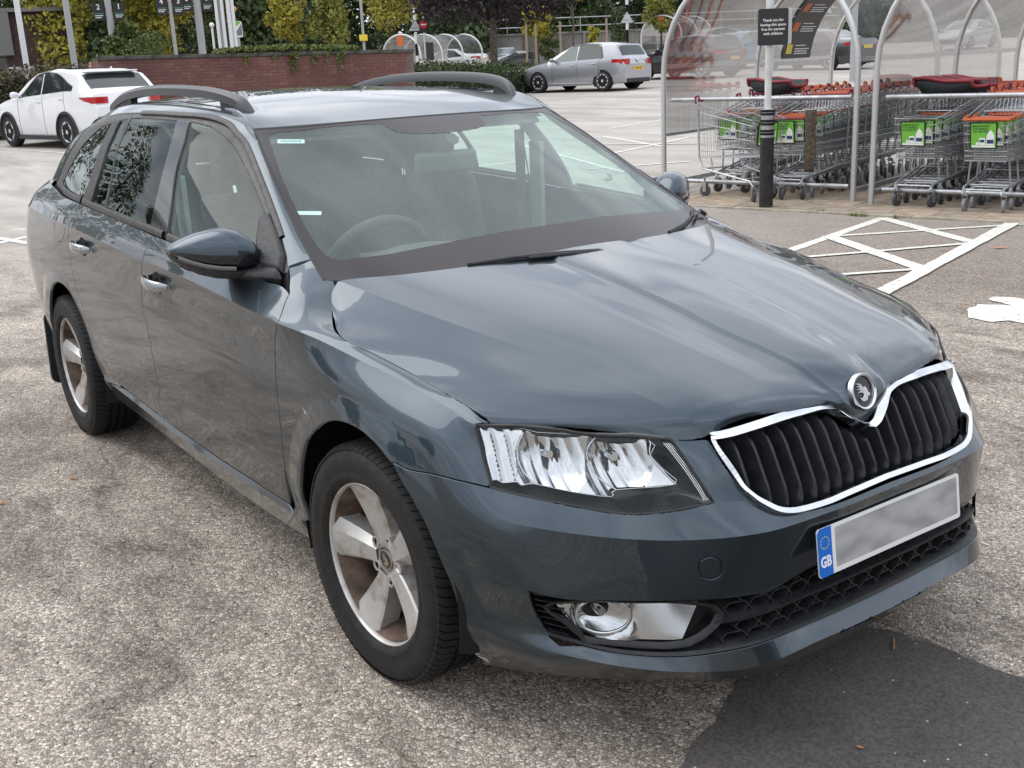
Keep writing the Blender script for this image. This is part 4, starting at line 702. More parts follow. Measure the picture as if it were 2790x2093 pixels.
def make_wheel(emb=True):
    wh = new_obj('wheel', None)
    # tyre
    m = MB(); R = .316
    prof = [(.212, -.085), (.222, -.098), (.255, -.106), (.285, -.104), (.303, -.092), (.309, -.080), (.309, -.040), (.303, -.037), (.303, -.030), (.309, -.027), (.310, -.004), (.303, -.002), (.303, .004), (.310, .006), (.309, .028), (.303, .031), (.303, .038), (.309, .041), (.308, .078), (.303, .092), (.297, .0975), (.292, .100), (.288, .1035), (.270, .107), (.252, .1065), (.240, .1035), (.236, .1045), (.228, .1035), (.220, .098), (.213, .090), (.209, .080)]
    m.lathe(prof, axis='Y', n=96)
    nb = 84
    for row, (y0, y1, sh) in enumerate(((-.098, -.043, .03), (-.024, -.006, .012), (.008, .026, -.012), (.043, .099, -.03))):
        for k in range(nb):
            a = 2*PI*(k+.5*(row % 2))/nb; da = 2*PI/nb*.43; vs = []
            outer = row in (0, 3)
            ys = ([y0, (y0+y1)/2, y1] if not outer else ([y0, y0+.016, y1] if row == 0 else [y0, y1-.016, y1]))
            for (y, ss) in zip(ys, (-sh, 0, sh)):
                rt = .3165-(.011 if (outer and abs(y) > .09) else (.0015 if outer and abs(y) > .075 else 0)); 
                for aa in (-da, da):
                    for r in (.300, rt): t = a+aa+ss; vs.append((r*math.cos(t), y, r*math.sin(t)))
            f = [(1, 3, 7, 5), (5, 7, 11, 9), (0, 1, 5, 4), (4, 5, 9, 8), (2, 6, 7, 3), (6, 10, 11, 7), (0, 2, 3, 1), (8, 9, 11, 10)]
            m.add(vs, f)
    m.build('tyre', M_tyre, wh, 35)
    m = MB(); m.lathe([(.204, -.095), (.214, -.09), (.205, -.08), (.192, -.06), (.186, -.02), (.188, .03), (.196, .068), (.203, .0795), (.2035, .0800)], axis='Y', n=80); rim = m.build('rim_barrel', M_barrel, wh, 40)
    m = MB(); m.lathe([(.203, .068), (.2065, .0845), (.208, .0895), (.2110, .0915), (.2145, .0900), (.2165, .0855), (.214, .080)], axis='Y', n=96); m.build('rim_flange', M_alloy, wh, 50)
    # five broad twisted spokes
    for k in range(5):
        m = MB(); t0 = math.radians(80+72*k)
        G = []
        for f in (0, .12, .3, .5, .7, .85, 1):
            r = .040+(.206-.040)*f; half_ = .025+.034*f            # half width in metres, straight tapering blades
            yf = .052+.010*f+.022*f**2; sk_ = .004-.010*f
            pass; ct, st_ = math.cos(t0), math.sin(t0); pts = [(half_+.001, yf-.06), (half_, yf-.020+.012*f), (half_*.42+sk_, yf+.0015), (-half_*.85, yf-.002), (-half_, yf-.006), (-half_-.001, yf-.06)]
            G.append([(r*ct-a*st_, y, r*st_+a*ct) for a, y in pts])
        m.grid(G); o = m.build('spoke', M_alloy, wh, 22)
    m = MB(); m.lathe([(.075, .0), (.072, .030), (.066, .040), (.052, .0465), (.034, .0475), (.033, .040), (.0, .040)], axis='Y', n=48); m.build('hub', M_alloy, wh, 30)
    for k in range(5):
        a = math.radians(80+72*k+36); c = (.056*math.cos(a), 0, .056*math.sin(a))
        m = MB(); m.lathe([(.0165, .030), (.0165, .0505), (.0125, .0515), (.0115, .048), (.0105, .012), (0, .012)], c, 'Y', 16); m.mi = 1; m.lathe([(.0112, .047), (.0100, .018), (0, .018)], c, 'Y', 16); m.build('wheel_bolt_hole', [M_alloy, M_void], wh, 40)
    m = MB(); m.lathe([(0, .049), (.024, .049), (.026, .0475)], axis='Y', n=24); cap = m.build('centre_cap', M_gloss, wh, 40)
    m = MB(); m.lathe([(.0245, .049), (.0245, .0505), (.0275, .0508), (.0290, .047)], axis='Y', n=32); m.build('cap_ring', mat('cap_bronze', (.40, .34, .28), .35, .7), cap, 40)
    m = MB(); star_emblem(m, .024, .0495, flip=-1); m.build('cap_emblem', mat('cap_bronze', (.4, .34, .28)), cap)
    m = MB(); m.lathe([(.06, -.01), (.138, -.01), (.138, -.022), (.06, -.022)], axis='Y', n=48); m.build('brake_disc', M_disc, wh, 30)
    m = MB(); m.lathe([(.10, .012), (.155, .012), (.158, -.05), (.10, -.05)], axis='Y', n=10, a0=math.radians(-15), a1=math.radians(50)); m.build('brake_caliper', M_barrel, wh, 30)
    m = MB(); m.lathe([(.0, -.03), (.19, -.03)], axis='Y', n=32); m.build('dust_shield', M_void, wh)
    return wh
W_ = make_wheel(); first = True
for (x, y, st, spin) in ((0, -.790, .045, math.radians(-4)), (-2.686, -.797, 0, math.radians(2)), (0, .790, .045, .4), (-2.686, .797, 0, 1.1)):
    o = W_ if first else copy_tree(W_); first = False; o.parent = car
    o.matrix_local = Matrix.Translation((x, y, .314)) @ Matrix.Rotation((PI if y < 0 else 0)+st, 4, 'Z') @ Matrix.Rotation(-spin, 4, 'Y')
# ================================================================ door mirrors
def mirror(sd):
    mr = new_obj('door_mirror', None, car)
    ws = [.795, .81, .83, .855, .88, .915, .95, .98, 1.002, 1.012]
    zt = [1.030, 1.052, 1.075, 1.092, 1.097, 1.093, 1.083, 1.068, 1.054, 1.042]
    zs = [1.022, 1.022, 1.023, 1.024, 1.025, 1.027, 1.030, 1.033, 1.036, 1.038]
    zb = [.975, .958, .950, .948, .948, .953, .965, .985, 1.005, 1.022]
    xf = [-.690, -.672, -.667, -.670, -.680, -.700, -.728, -.763, -.800, -.832]; xb = [-.755, -.785, -.805, -.820, -.832, -.847, -.862, -.873, -.878, -.872]
    up, lo, lo2 = [], [], []
    for w_, t, s_, b_, f, r in zip(ws, zt, zs, zb, xf, xb):
        cx = (f+r)/2; a = (f-r)/2
        U = []
        for q in np.linspace(0, PI, 13): U.append((cx+a*math.copysign(abs(math.cos(q))**.75, math.cos(q)), sd*w_, s_+(t-s_)*math.sin(q)**.85))
        up.append(U)
        zm = s_-(s_-b_)*.62; A = [(f, s_), (f-.001, zm), (cx, zm), (r, s_)]
        lo.append([(cx+a*math.cos(q)*1.0, sd*w_, s_-(s_-zm)*abs(math.sin(q))**.35) for q in np.linspace(0, PI, 11)])
        lo2.append([(cx+(a-.002)*math.cos(q), sd*w_, zm+.001-(zm-b_)*math.sin(q)**.6) for q in np.linspace(0, PI, 11)])
    for nm, G, mt in (('mirror_cap', up, M_paint), ('mirror_band', lo, M_gloss), ('mirror_base', lo2, M_black)):
        m = MB(); m.grid(G); m.add(G[0], [tuple(range(len(G[0])))]); m.add(G[-1], [tuple(range(len(G[-1])))]); o = m.build(nm, mt, mr, 50)
    G = []
    for w_, s_, b_, f in list(zip(ws, zs, zb, xf))[4:9]:
        z = s_-(s_-b_)*.50; G.append([(f+.001-.000, sd*w_, z+.006), (f+.004, sd*w_, z+.004), (f+.004, sd*w_, z-.004), (f+.001, sd*w_, z-.006)])
    m = MB(); m.grid(G); m.build('indicator_lens', M_lens_w, mr, 60)
    m = MB(); m.prism(rrect(.17, .10, .03, 4, sd*.905, 1.02), -.84, -.838, 'X'); m.build('mirror_glass', M_chrome, mr)
    # arm to the door
    G = []
    for f in np.linspace(0, 1, 6):
        w_ = .875-.075*f; hw = .045+.020*f**2; hz = .016+.014*f**3; cz = .966-.004*f; cx = -.745+.125*f
        G.append([(cx+hw*math.cos(a), sd*w_, cz+hz*math.sin(a)) for a in np.linspace(0, 2*PI, 13)])
    m = MB(); m.grid(G); m.build('mirror_arm', M_black, mr, 60)
    # triangular foot against the window corner
    q = OC['mfoot']
    m = MB(); P0, n0 = onl('G', q, .0, sd); P1, _ = onl('G', q, .014, sd); c0 = P1.mean(0); P1 = P1+(c0-P1)*.10; k = len(q)
    m.add(list(map(tuple, P0))+list(map(tuple, P1)), [tuple(range(k, 2*k))]+[(i, (i+1) % k, k+(i+1) % k, k+i) for i in range(k)]); m.build('mirror_foot', M_black, mr, bevel=.006)
M_lens_w = mat('clear_indicator', (.10, .095, .09), .12, 0, .4)
mirror(-1); mirror(1)
# ================================================================ door handles
M_handle = mat('handle_paint', (.30, .33, .36), .16, .85, 1)
for sd in (-1, 1):
    for x, z in ((-1.325, .866), (-2.185, .897)):
        u, v = find_uv('B', x, .90, z); P, n = onl('B', [(u, v)], 0, sd); P, n = P[0], n[0]
        hd = new_obj('door_handle', None, car); fw = Vector((1, 0, -.028)).normalized(); nn = Vector(n); up = nn.cross(fw)*(1 if nn.cross(fw).z > 0 else -1)
        R = Matrix((fw, nn, up)).transposed().to_4x4(); R.translation = Vector(P); hd.matrix_local = R
        m = MB(); m.lathe([(0, -.001), (.030, .0008), (.038, .0022), (.041, .0008)], axis='Y', n=28); o = m.build('handle_cup', M_void, hd, 60); o.scale = (1.15, 1, .9)
        G = []
        for f in np.linspace(0, 1, 15):
            xx = -.105+.21*f; yy = .004+.034*math.sin(f*PI)**.55; hz = .0155+.004*math.sin(f*PI); ht = .007
            G.append([(xx, yy+ht*math.cos(a)*(1 if 0 < f < 1 else .2), hz*math.sin(a)*(1 if 0 < f < 1 else .6)) for a in np.linspace(0, 2*PI, 13)])
        m = MB(); m.grid(G); m.build('grip', M_handle, hd, 60)
# ================================================================ grille, badge, number plate
def gx(w_, z):
    w_ = abs(w_); a = np.interp(w_, [0, .1, .2, .3, .35, .4, .43, .46], [.862, .867, .869, .861, .852, .838, .812, .79]); return a-.50*(z-.56)
def gface(w_, z, d=0):
    e = .004; p = np.array([gx(w_, z), w_, z]); n = np.cross([gx(w_+e, z)-gx(w_-e, z), 2*e, 0], [gx(w_, z+e)-gx(w_, z-e), 0, 2*e]); n = n/np.linalg.norm(n); n = n if n[0] > 0 else -n
    return p+n*d, n
half = [(0, .6785), (.022, .686), (.050, .707), (.080, .7345), (.11, .7465), (.16, .7530), (.28, .7525), (.408, .7415), (.426, .7310), (.4250, .704), (.412, .655), (.398, .615), (.372, .587), (.33, .5640), (.25, .5570), (.12, .5585), (0, .558)]
hp = [np.array(p) for p in half]; C = []
segs = [half[:8], half[7:10], half[9:13], half[12:]]
path = [tuple(p) for p in crv(half, 5)]
full = path+[(-a, b) for a, b in path[::-1][1:-1]]
G = []; L = len(full)
_top = np.array([1.0 if (b > .66 and not (abs(a) > .420 and b < .733)) else 0.0 for a, b in full]); _wd = np.array([(.015 if abs(a) < .05 else .0205) if tp_ else (.0155 if b < .60 else .0105) for (a, b), tp_ in zip(full, _top)])
for _ in range(7): _top = (np.roll(_top, 1)+_top+np.roll(_top, -1))/3; _wd = (np.roll(_wd, 1)+_wd+np.roll(_wd, -1))/3
for i, (a, b) in enumerate(full):
    p, n = gface(a, b, .013*_top[i]*math.exp(-(a/.085)**2)); p0 = gface(*full[i-3])[0]; p1 = gface(*full[(i+3) % L])[0]; t = p1-p0; t /= np.linalg.norm(t)+1e-9; bb = np.cross(n, t)
    if np.dot(bb, gface(a*.5, .64)[0]-p) < 0: bb = -bb
    tk = _top[i]; h1 = .0135*(1-tk)+.002*tk; h2 = .0095*(1-tk)+.0155*tk
    sec = [(0, -.012), (0, h1*.6), (.10, h1), (.86, h2), (1, h2-.007), (1, -.012)]
    G.append([tuple(p+bb*c*_wd[i]+n*h) for c, h in sec])
G.append(G[0])
m = MB(); m.grid(G); m.build('grille_surround', M_chrome, car, 38)
def zlim(w_):
    w_ = abs(w_); tp = [p for p in path if p[1] > .64 and p[0] < .43]; tp.sort(); bt = [p for p in path if p[1] < .64 and p[0] < .43]; bt.sort()
    return np.interp(w_, [p[0] for p in bt], [p[1] for p in bt]), np.interp(w_, [p[0] for p in tp], [p[1] for p in tp])
m = MB(); Gb = []
for a in np.linspace(-.425, .425, 44):
    lo_, hi_ = zlim(a); Gb.append([tuple(gface(a, z, -.045)[0]) for z in np.linspace(lo_, hi_, 6)])
m.grid(Gb); m.build('grille_back', M_void, car)
M_slat = mat('slat_black', (.016, .017, .020), .33, fn=vary((.013, .014, .017), (.024, .025, .028), 40, 3, (.28, .42)))
for i in range(-9, 10):
    a = i*.0425+(.004 if i else 0)*(1 if i > 0 else -1)*0; lo_, hi_ = zlim(a); lo_ += .012; hi_ -= .018
    if hi_-lo_ < .03: continue
    s_ = -1 if a < -.001 else 1; G = []
    for f in np.linspace(0, 1, 9):
        z = lo_+(hi_-lo_)*f; en = min(f, 1-f)*5; en = min(1, en)
        p, n = gface(a, z, -.004-.018*(1-en)**1.5); 
        bk = gface(a, z, -.046)[0]
        G.append([tuple(bk+np.array([0, -.017, 0])), tuple(p*.55+bk*.45+np.array([0, -.0095, 0])), tuple(p+np.array([-.003, -.0042, 0])), tuple(p), tuple(p+np.array([-.003, .0042, 0])), tuple(p*.55+bk*.45+np.array([0, .0075, 0])), tuple(bk+np.array([0, .012, 0]))])
    m = MB(); m.grid(G); m.add(G[0], [tuple(range(7))]); m.add(G[-1], [tuple(range(7))]); m.build('grille_slat', M_slat, car, 30)
# badge on the bonnet nose
bd = new_obj('bonnet_badge', None, car)
bn = Vector((.955, 0, .295)).normalized(); bx = Vector((0, 1, 0)); bz = bn.cross(bx)*-1; bz = bx.cross(bn); bz = bz if bz.z > 0 else -bz
R = Matrix((bx, bn, bz)).transposed().to_4x4(); R.translation = Vector((.7925, 0, .7545)); bd.matrix_local = R
m = MB(); m.lathe([(0, .000), (.036, .000), (.0365, .002)], axis='Y', n=40); m.build('badge_disc', M_gloss, bd, 50)
m = MB(); m.lathe([(.0355, -.006), (.0355, .005), (.038, .008), (.0415, .0075), (.0430, .003), (.0432, -.005)], axis='Y', n=56); m.build('badge_ring', M_chrome, bd, 60)
m = MB(); star_emblem(m, .036, .001, flip=1); m.build('badge_emblem', M_chrome, bd, bevel=.0008)
# plate
pl = new_obj('number_plate', None, car); pl.location = (.889, 0, .460); pl.rotation_euler = (0, math.radians(-7), 0)
def plate_fn(t, b):
    mp_ = objc(t, (1, 7, 16)); n = noise(t, 1.6, 1.5, .4, mp_); t.links.new(ramp(t, n, [(.30, (.26, .26, .26)), (.55, (.38, .38, .375)), (.8, (.44, .44, .435))]), b.inputs['Base Color'])
M_plate = mat('plate_white', (.74, .74, .72), .35); M_plate_s = mat('plate_smudge', (.4, .4, .4), .5, fn=plate_fn)
m = MB(); m.prism(rrect(.52, .111, .008), 0, .003, 'X'); m.build('plate_body', M_plate, pl)
m = MB(); m.prism(rrect(.452, .092, .004, 2, .024, .002), .003, .0034, 'X'); m.build('blurred_characters', M_plate_s, pl)
m = MB(); m.prism([(-.26, -.047), (-.252, -.0555), (-.214, -.0555), (-.214, .0555), (-.252, .0555), (-.26, .047)], .003, .0037, 'X'); m.build('blue_band', mat('plate_blue', (.0, .13, .55), .35), pl)
t_ = text_mesh('GB', .034, mat('plate_letter', (.8, .82, .85), .4), pl, ext=.0003, bold=.0012, sx=.8); t_.matrix_local = Matrix.Translation((.0042, -.237, -.022)) @ Matrix(((0, 0, 1, 0), (1, 0, 0, 0), (0, 1, 0, 0), (0, 0, 0, 1)))
m = MB()
for k in range(12):
    a = 2*PI*k/12; c = (-.237+.0135*math.cos(a), .022+.0135*math.sin(a)); m.prism([(c[0]+(.0024 if j % 2 == 0 else .001)*math.sin(j*PI/5), c[1]+(.0024 if j % 2 == 0 else .001)*math.cos(j*PI/5)) for j in range(10)], .0037, .0041, 'X')
m.build('star_circle', mat('plate_yellow', (.65, .6, .12), .4), pl)['kind'] = 'stuff'
# ================================================================ lamps (laid out over the body surface, with real depth behind the lens)
def pxg(name, X, Y):
    xs, ys, rows = PXG[name]; A = np.array(rows, float); X = np.asarray(X, float); Y = np.asarray(Y, float)
    fx = np.clip((X-xs[0])/(xs[1]-xs[0]), 0, len(xs)-1.0001); fy = np.clip((Y-ys[0])/(ys[1]-ys[0]), 0, len(ys)-1.0001); i = fx.astype(int); j = fy.astype(int); a = (fx-i)[..., None]; b = (fy-j)[..., None]
    return A[i, j]*(1-a)*(1-b)+A[i+1, j]*a*(1-b)+A[i, j+1]*(1-a)*b+A[i+1, j+1]*a*b
def lampP(name, X, Y, d, sd):
    """points behind the lens; depth goes straight back into the car with a little lean inwards"""
    uv_ = pxg(name, np.atleast_1d(X), np.atleast_1d(Y)); P, n = ev('B', uv_); d = np.atleast_1d(d)[:, None]
    dr = n*.45+np.array([.89, .0, .0]); dr /= np.linalg.norm(dr, axis=1)[:, None]; P = P+dr*d; P[:, 1] *= sd; return P
def lampPath(name, pts, d, sd, r, n=6, nm='trim', mt=None, par=None, closed=False, k=5):
    c = np.array(crv(pts, k, closed)); P = lampP(name, c[:, 0], c[:, 1], np.full(len(c), d), sd); m = MB(); m.tube([tuple(p) for p in P], r, n, closed=closed); return m.build(nm, mt, par, 70)
hl_loop = hl_left+hl_top[1:]+hl_in[1:]+hl_bot[::-1][1:-1]
def inpx(X, Y, poly): return inpoly(np.stack([X, Y], 1), poly)
chromeA = [(285, 195), (640, 215), (1000, 235), (1600, 292), (1608, 400), (1700, 500), (1795, 615), (1350, 655), (1312, 708), (1000, 668), (725, 610), (630, 622), (590, 595), (490, 603), (440, 580), (385, 575), (330, 450)]
for sd in (-1, 1):
    hl = new_obj('headlight', None, car)
    surf_mesh('lamp_lens', 'B', [hl_loop], M_lens, hl, .03, off=-.003, inset=.004, thick=False, both=False, side=sd)
    # dark bezel tray
    X, Y = np.meshgrid(np.linspace(250, 2090, 47), np.linspace(150, 850, 19), indexing='ij'); yb = np.interp(X, [250, 375, 900, 1440, 1700, 2090], [560, 632, 752, 838, 818, 750]); yt = np.interp(X, [250, 380, 1000, 1750, 2090], [160, 158, 205, 268, 300])
    lft = 265+(Y-180)*.245; rgt = 1745+(Y-270)*.68
    tt = np.linspace(0, 1, 19)[None]; ss = np.linspace(0, 1, 47)[:, None]
    Yg = (yt*(1-tt)+yb*tt); Xg = (265+(Yg-180)*.245)*(1-ss)+(1745+(Yg-270)*.68)*ss; yt2 = np.interp(Xg, [250, 380, 1000, 1750, 2090], [160, 158, 205, 268, 300]); yb2 = np.interp(Xg, [250, 375, 900, 1440, 1700, 2090], [560, 632, 752, 838, 818, 750]); Yg = yt2*(1-tt)+yb2*tt
    edge = np.minimum(np.minimum(tt, 1-tt)*6, np.minimum(ss, 1-ss)*14); edge = np.clip(edge, 0, 1); D_ = -.006-.050*edge
    P = lampP('HL', Xg.ravel(), Yg.ravel(), D_.ravel(), sd).reshape(47, 19, 3); m = MB(); m.grid([[tuple(p) for p in r] for r in P]); m.build('bezel', mat('lamp_bezel', (.005, .006, .007), .25), hl, 60)
    # mirror-bright reflector with two bowls and ribbed end
    ca = np.array(chromeA, float); bd_ = []
    for i in range(len(ca)):
        p_, q_ = ca[i], ca[(i+1) % len(ca)]; k_ = max(1, int(np.linalg.norm(q_-p_)/9)); bd_ += [p_+(q_-p_)*j/k_ for j in range(k_)]
    gxs, gys = np.meshgrid(np.arange(290, 1795, 8.), np.arange(195, 712, 10.), indexing='ij'); gp_ = np.stack([gxs.ravel(), gys.ravel()], 1); gp_ = gp_[inpoly(gp_, ca)]; bp_ = np.array(bd_); dm = np.full(len(gp_), 99.)
    for i in range(0, len(bp_), 60): dm = np.minimum(dm, np.sqrt(((gp_[:, None]-bp_[None, i:i+60])**2).sum(2)).min(1))
    allp = np.vstack([bp_, gp_[dm > 4]]); ed_ = [(i, (i+1) % len(bp_)) for i in range(len(bp_))]
    vs2, _e, fs2, _a, _b, _c = geometry.delaunay_2d_cdt([Vector(p) for p in allp], ed_, [], 0, 1e-4); V2 = np.array([tuple(p) for p in vs2]); T2 = [tuple(f) for f in fs2]; c2 = np.array([V2[list(f)].mean(0) for f in T2]); ok2 = inpoly(c2, ca)
    Xc, Yc = V2[:, 0], V2[:, 1]
    def bowl(cx, cy, rx, ry): return np.clip(1-((Xc-cx)/rx)**2-((Yc-cy)/ry)**2, 0, 1)
    b1 = bowl(880, 410, 290, 330); b2 = bowl(1370, 430, 270, 330)
    D_ = -.020-.040*np.maximum(b1, b2)**.8
    fr1 = (Xc-(Yc-400)*.35-560)/95 % 1; D_ -= np.where((b1 > .03) & (b1 >= b2), .0045*(fr1-.5)**2*4, 0)
    fr2 = (Xc-(Yc-400)*.45-1130)/85 % 1; D_ -= np.where((b2 > .03) & (b1 < b2), .004*(fr2-.5)**2*4, 0)
    fr3 = (Xc-(Yc-200)*.22-285)/105 % 1; D_ = np.where(Xc-(Yc-400)*.1 < 585, -.016-.014*np.abs(fr3-.35), D_)
    P = lampP('HL', Xc, Yc, D_+.004, sd); m = MB(); m.v = [tuple(p) for p in P]; m.f = [list(f) for f, o_ in zip(T2, ok2) if o_]; m.m = [0]*len(m.f)
    m.build('reflector', M_chrome2, hl, 60)
    lampPath('HL', chromeA, -.014, sd, .0012, 6, 'reflector_edge', M_chrome2, hl, True, 3)
    lampPath('HL', [(640, 222), (600, 330), (600, 430), (650, 530), (728, 612)], -.012, sd, .0020, 6, 'bowl_rim', M_chrome2, hl)
    lampPath('HL', [(1185, 262), (1130, 340), (1128, 430), (1200, 555), (1345, 655)], -.012, sd, .0020, 6, 'bowl_rim', M_chrome2, hl)
    lampPath('HL', [(1608, 295), (1600, 390), (1660, 480), (1795, 612)], -.012, sd, .0020, 6, 'bowl_rim', M_chrome2, hl)
    for cx, cy in ((860, 400), (1360, 420)):
        P = lampP('HL', [cx, cx], [cy, cy], [-.062, -.030], sd); m = MB(); m.tube([tuple(p) for p in P], [.011, .009], 12); m.build('bulb', M_chrome, hl, 60)
    P = lampP('HL', [1360, 1560, 1760, 1640, 1350], [655, 640, 612, 545, 500], [-.03]*5, sd)
    lampPath('HL', [(290, 186), (1000, 222), (1715, 282)], -.008, sd, .004, 6, 'top_light_bar', M_lens_w, hl)
    for k in range(4): lampPath('HL', [(1700+k*16, 300), (1870+k*17, 520), (2010+k*12, 735)], -.010, sd, .0009, 4, 'etched_line', M_chrome2, hl)
    q = onl('B', dens('B', hl_loop, .02), -.004, sd)[0]; m = MB(); m.tube([tuple(p) for p in q], .0042, 6, closed=True); m.build('lamp_gasket', M_rubber, hl, 60)
# ---- fog lamps and lower grille
M_lgr = mat('lower_grille_plastic', (.014, .015, .017), .45, fn=vary((.012, .013, .015), (.024, .025, .027), 50, 3, (.38, .55)))
fogo = [(775, 742), (800, 738), (1820, 756), (1650, 996), (1300, 992), (1050, 975), (960, 930), (880, 860)]
fr_o = [(745, 722), (1855, 738), (1672, 1018), (1040, 1000), (930, 950), (850, 880)]
for sd in (-1, 1):
    fg = new_obj('fog_lamp', None, car)
    m = MB(); n = len(fogo)
    Xf, Yf = [], []
    # lens sheet as a fan grid
    top = np.array([(790, 745), (1000, 748), (1300, 752), (1600, 756), (1820, 760)]); bot = np.array([(960, 925), (1080, 975), (1300, 990), (1500, 994), (1648, 994)])
    nn_ = 30; T_ = np.array([[np.interp(s_, np.linspace(0, 1, 5), top[:, k]) for k in (0, 1)] for s_ in np.linspace(0, 1, nn_)]); B_ = np.array([[np.interp(s_, np.linspace(0, 1, 5), bot[:, k]) for k in (0, 1)] for s_ in np.linspace(0, 1, nn_)])
    Q = np.array([[T_[i]*(1-t)+B_[i]*t+np.array([-14*math.sin(t*PI)*(1-i/(nn_-1)), 0]) for t in np.linspace(0, 1, 12)] for i in range(nn_)])
    def sheet(nm, D_, mt, par, Qq=Q, sm_=60):
        a, b = Qq.shape[:2]; P = lampP('FG', Qq[..., 0].ravel(), Qq[..., 1].ravel(), np.asarray(D_, float).ravel(), sd); m = MB(); m.grid([[tuple(p) for p in r] for r in P.reshape(a, b, 3)]); return m.build(nm, mt, par, sm_)
    sheet('lamp_lens', np.full(Q.shape[:2], -.012), M_lens, fg)
    bl = np.clip(1-((Q[..., 0]-1120)/210)**2-((Q[..., 1]-830)/150)**2, 0, 1); rr = np.where(Q[..., 0] > 1300, .010*np.abs(np.sin(Q[..., 0]/30.))*0, 0)
    Dg = -.022-.045*bl**.7-.012*np.clip((Q[..., 1]-900)/90, 0, 1)*0
    fl = np.clip((Q[..., 1]-905-(1650-Q[..., 0])*-.02)/60, 0, 1); Dg = Dg+.012*fl*(Q[..., 0] > 1000); kx = np.clip((Q[..., 0]-1290)/60, 0, 1); Dg = Dg*(1-kx)+kx*(-.050+.030*np.clip((Q[..., 1]-755)/235, 0, 1))
    sheet('reflector', Dg, M_chrome2, fg)
    P = lampP('FG', [1120], [830], [-.02], sd)[0]; m = MB(); m.lathe([(.036, -.03), (.037, .0), (.034, .004), (.033, -.028)], axis='X', n=32) if False else None
    ring = [(1120+185*math.cos(a), 832+118*math.sin(a)) for a in np.linspace(0, 2*PI, 25)[:-1]]
    lampPath('FG', ring, -.020, sd, .004, 6, 'lamp_ring', M_chrome, fg, True, 2)
    P = lampP('FG', [1120, 1120], [822, 822], [-.06, -.028], sd); m = MB(); m.tube([tuple(p) for p in P], [.012, .010], 12); m.build('bulb', M_chrome, fg, 60)
    c = np.array(crv(fr_o, 4, True)); P1 = lampP('FG', c[:, 0], c[:, 1], np.full(len(c), -.004), sd); ci = np.array(crv([(790, 750), (1818, 764), (1645, 988), (1055, 970), (965, 925), (885, 858)], 4, True)); P2 = lampP('FG', ci[:, 0], ci[:, 1], np.full(len(ci), -.014), sd)
    m = MB(); G = [[tuple(a), tuple(a*.4+b*.6+np.array([.004, 0, 0])), tuple(b)] for a, b in zip(P1, P2)]; G.append(G[0]); m.grid(G); m.build('lamp_frame', M_lgr, fg, 40)
# hexagon mesh of the lower opening
def lowP(a, h, d):
    """a: distance across the car along the opening, h: 0 bottom .. 1 top, d: depth"""
    s_ = 1 if a >= 0 else -1; u = np.interp(abs(a), _la, _lu); P, n = ev('B', [(u, (2.02+.98*h)/9)]); n[0][2] = 0; n = n[0]/np.linalg.norm(n[0]); p = P[0]-(n*.35+np.array([.9, 0, 0]))*d; return (p[0], s_*p[1], p[2])
_lu = np.linspace(0, S(5.5), 120); _p = BELT.P(_lu, np.full(120, 2.5/9)); _la = np.r_[0, np.cumsum(np.linalg.norm(np.diff(_p, axis=0), axis=1))]
m = MB()
def wall(a0, h0, a1, h1, d0=.016, d1=.05, th=.0016):
    dx, dy = (a1-a0), (h1-h0)*.13; L_ = math.hypot(dx, dy); nx, ny = -dy/L_*th, dx/L_*th/.13; q = [(a0+nx, h0+ny), (a1+nx, h1+ny), (a1-nx, h1-ny), (a0-nx, h0-ny)]
    m.add([lowP(a, h, d0) for a, h in q]+[lowP(a, h, d1) for a, h in q], [(0, 1, 2, 3), (0, 1, 5, 4), (2, 3, 7, 6), (1, 2, 6, 5), (3, 0, 4, 7)])
cw, ch = .062, .5*.40
amax = _la[-1]*.985
for zone, (hb, ht) in enumerate(((.03, .42), (.58, .98))):
    hh = (ht-hb)/2
    for r in range(2):
        hm = hb+hh*(r+.5)
        k = 0
        for i in range(-12, 13):
            a0 = i*cw*1.5/1.5+(cw/2 if r else 0)
            if abs(a0) > amax-.05: continue
            if abs(a0) > .455 and not (zone == 0 and False): continue
            q = cw*.20
            L_, R_ = a0-cw/2, a0+cw/2
            wall(L_, hm, L_+q, hm+hh/2); wall(L_, hm, L_+q, hm-hh/2); wall(L_+q, hm+hh/2, R_-q, hm+hh/2); wall(R_-q, hm+hh/2, R_, hm); wall(R_-q, hm-hh/2, R_, hm)
            if r == 0: wall(L_+q, hm-hh/2, R_-q, hm-hh/2)
for sg in (-1, 1):
    for h in np.linspace(.08, .92, 7):
        wall(sg*(amax-.075), h, sg*(amax-.01), h-.02)
    for a in np.linspace(.48, amax-.05, 6): wall(sg*a, .0, sg*(a+.02), .10); wall(sg*a, 1.0, sg*(a+.02), .92)
m.build('hexagon_grille', M_lgr, car)['kind'] = 'stuff'
m = MB(); m.grid([[lowP(a, h, .052) for h in np.linspace(-.05, 1.05, 5)] for a in np.linspace(-amax, amax, 90)]); m.build('lower_grille_back', M_void, car)
m = MB(); G = []
for a in np.linspace(-.49, .49, 60):
    k = .50; G.append([lowP(a, k-.085, .05), lowP(a, k-.075, .018), lowP(a, k-.02, .006), lowP(a, k+.05, .004), lowP(a, k+.085, .016), lowP(a, k+.09, .05)])
m.grid(G); m.build('grille_crossbar', M_lgr, car, 40)
for hh, nm in ((0.0, 'lower_edge'), (1.0, 'upper_edge')):
    m = MB(); m.grid([[lowP(a, hh, .0), lowP(a, hh+(.05 if hh == 0 else -.05), .006), lowP(a, hh+(.06 if hh == 0 else -.06), .05)] for a in np.linspace(-amax, amax, 90)]); m.build('grille_rim', M_lgr, car, 40)
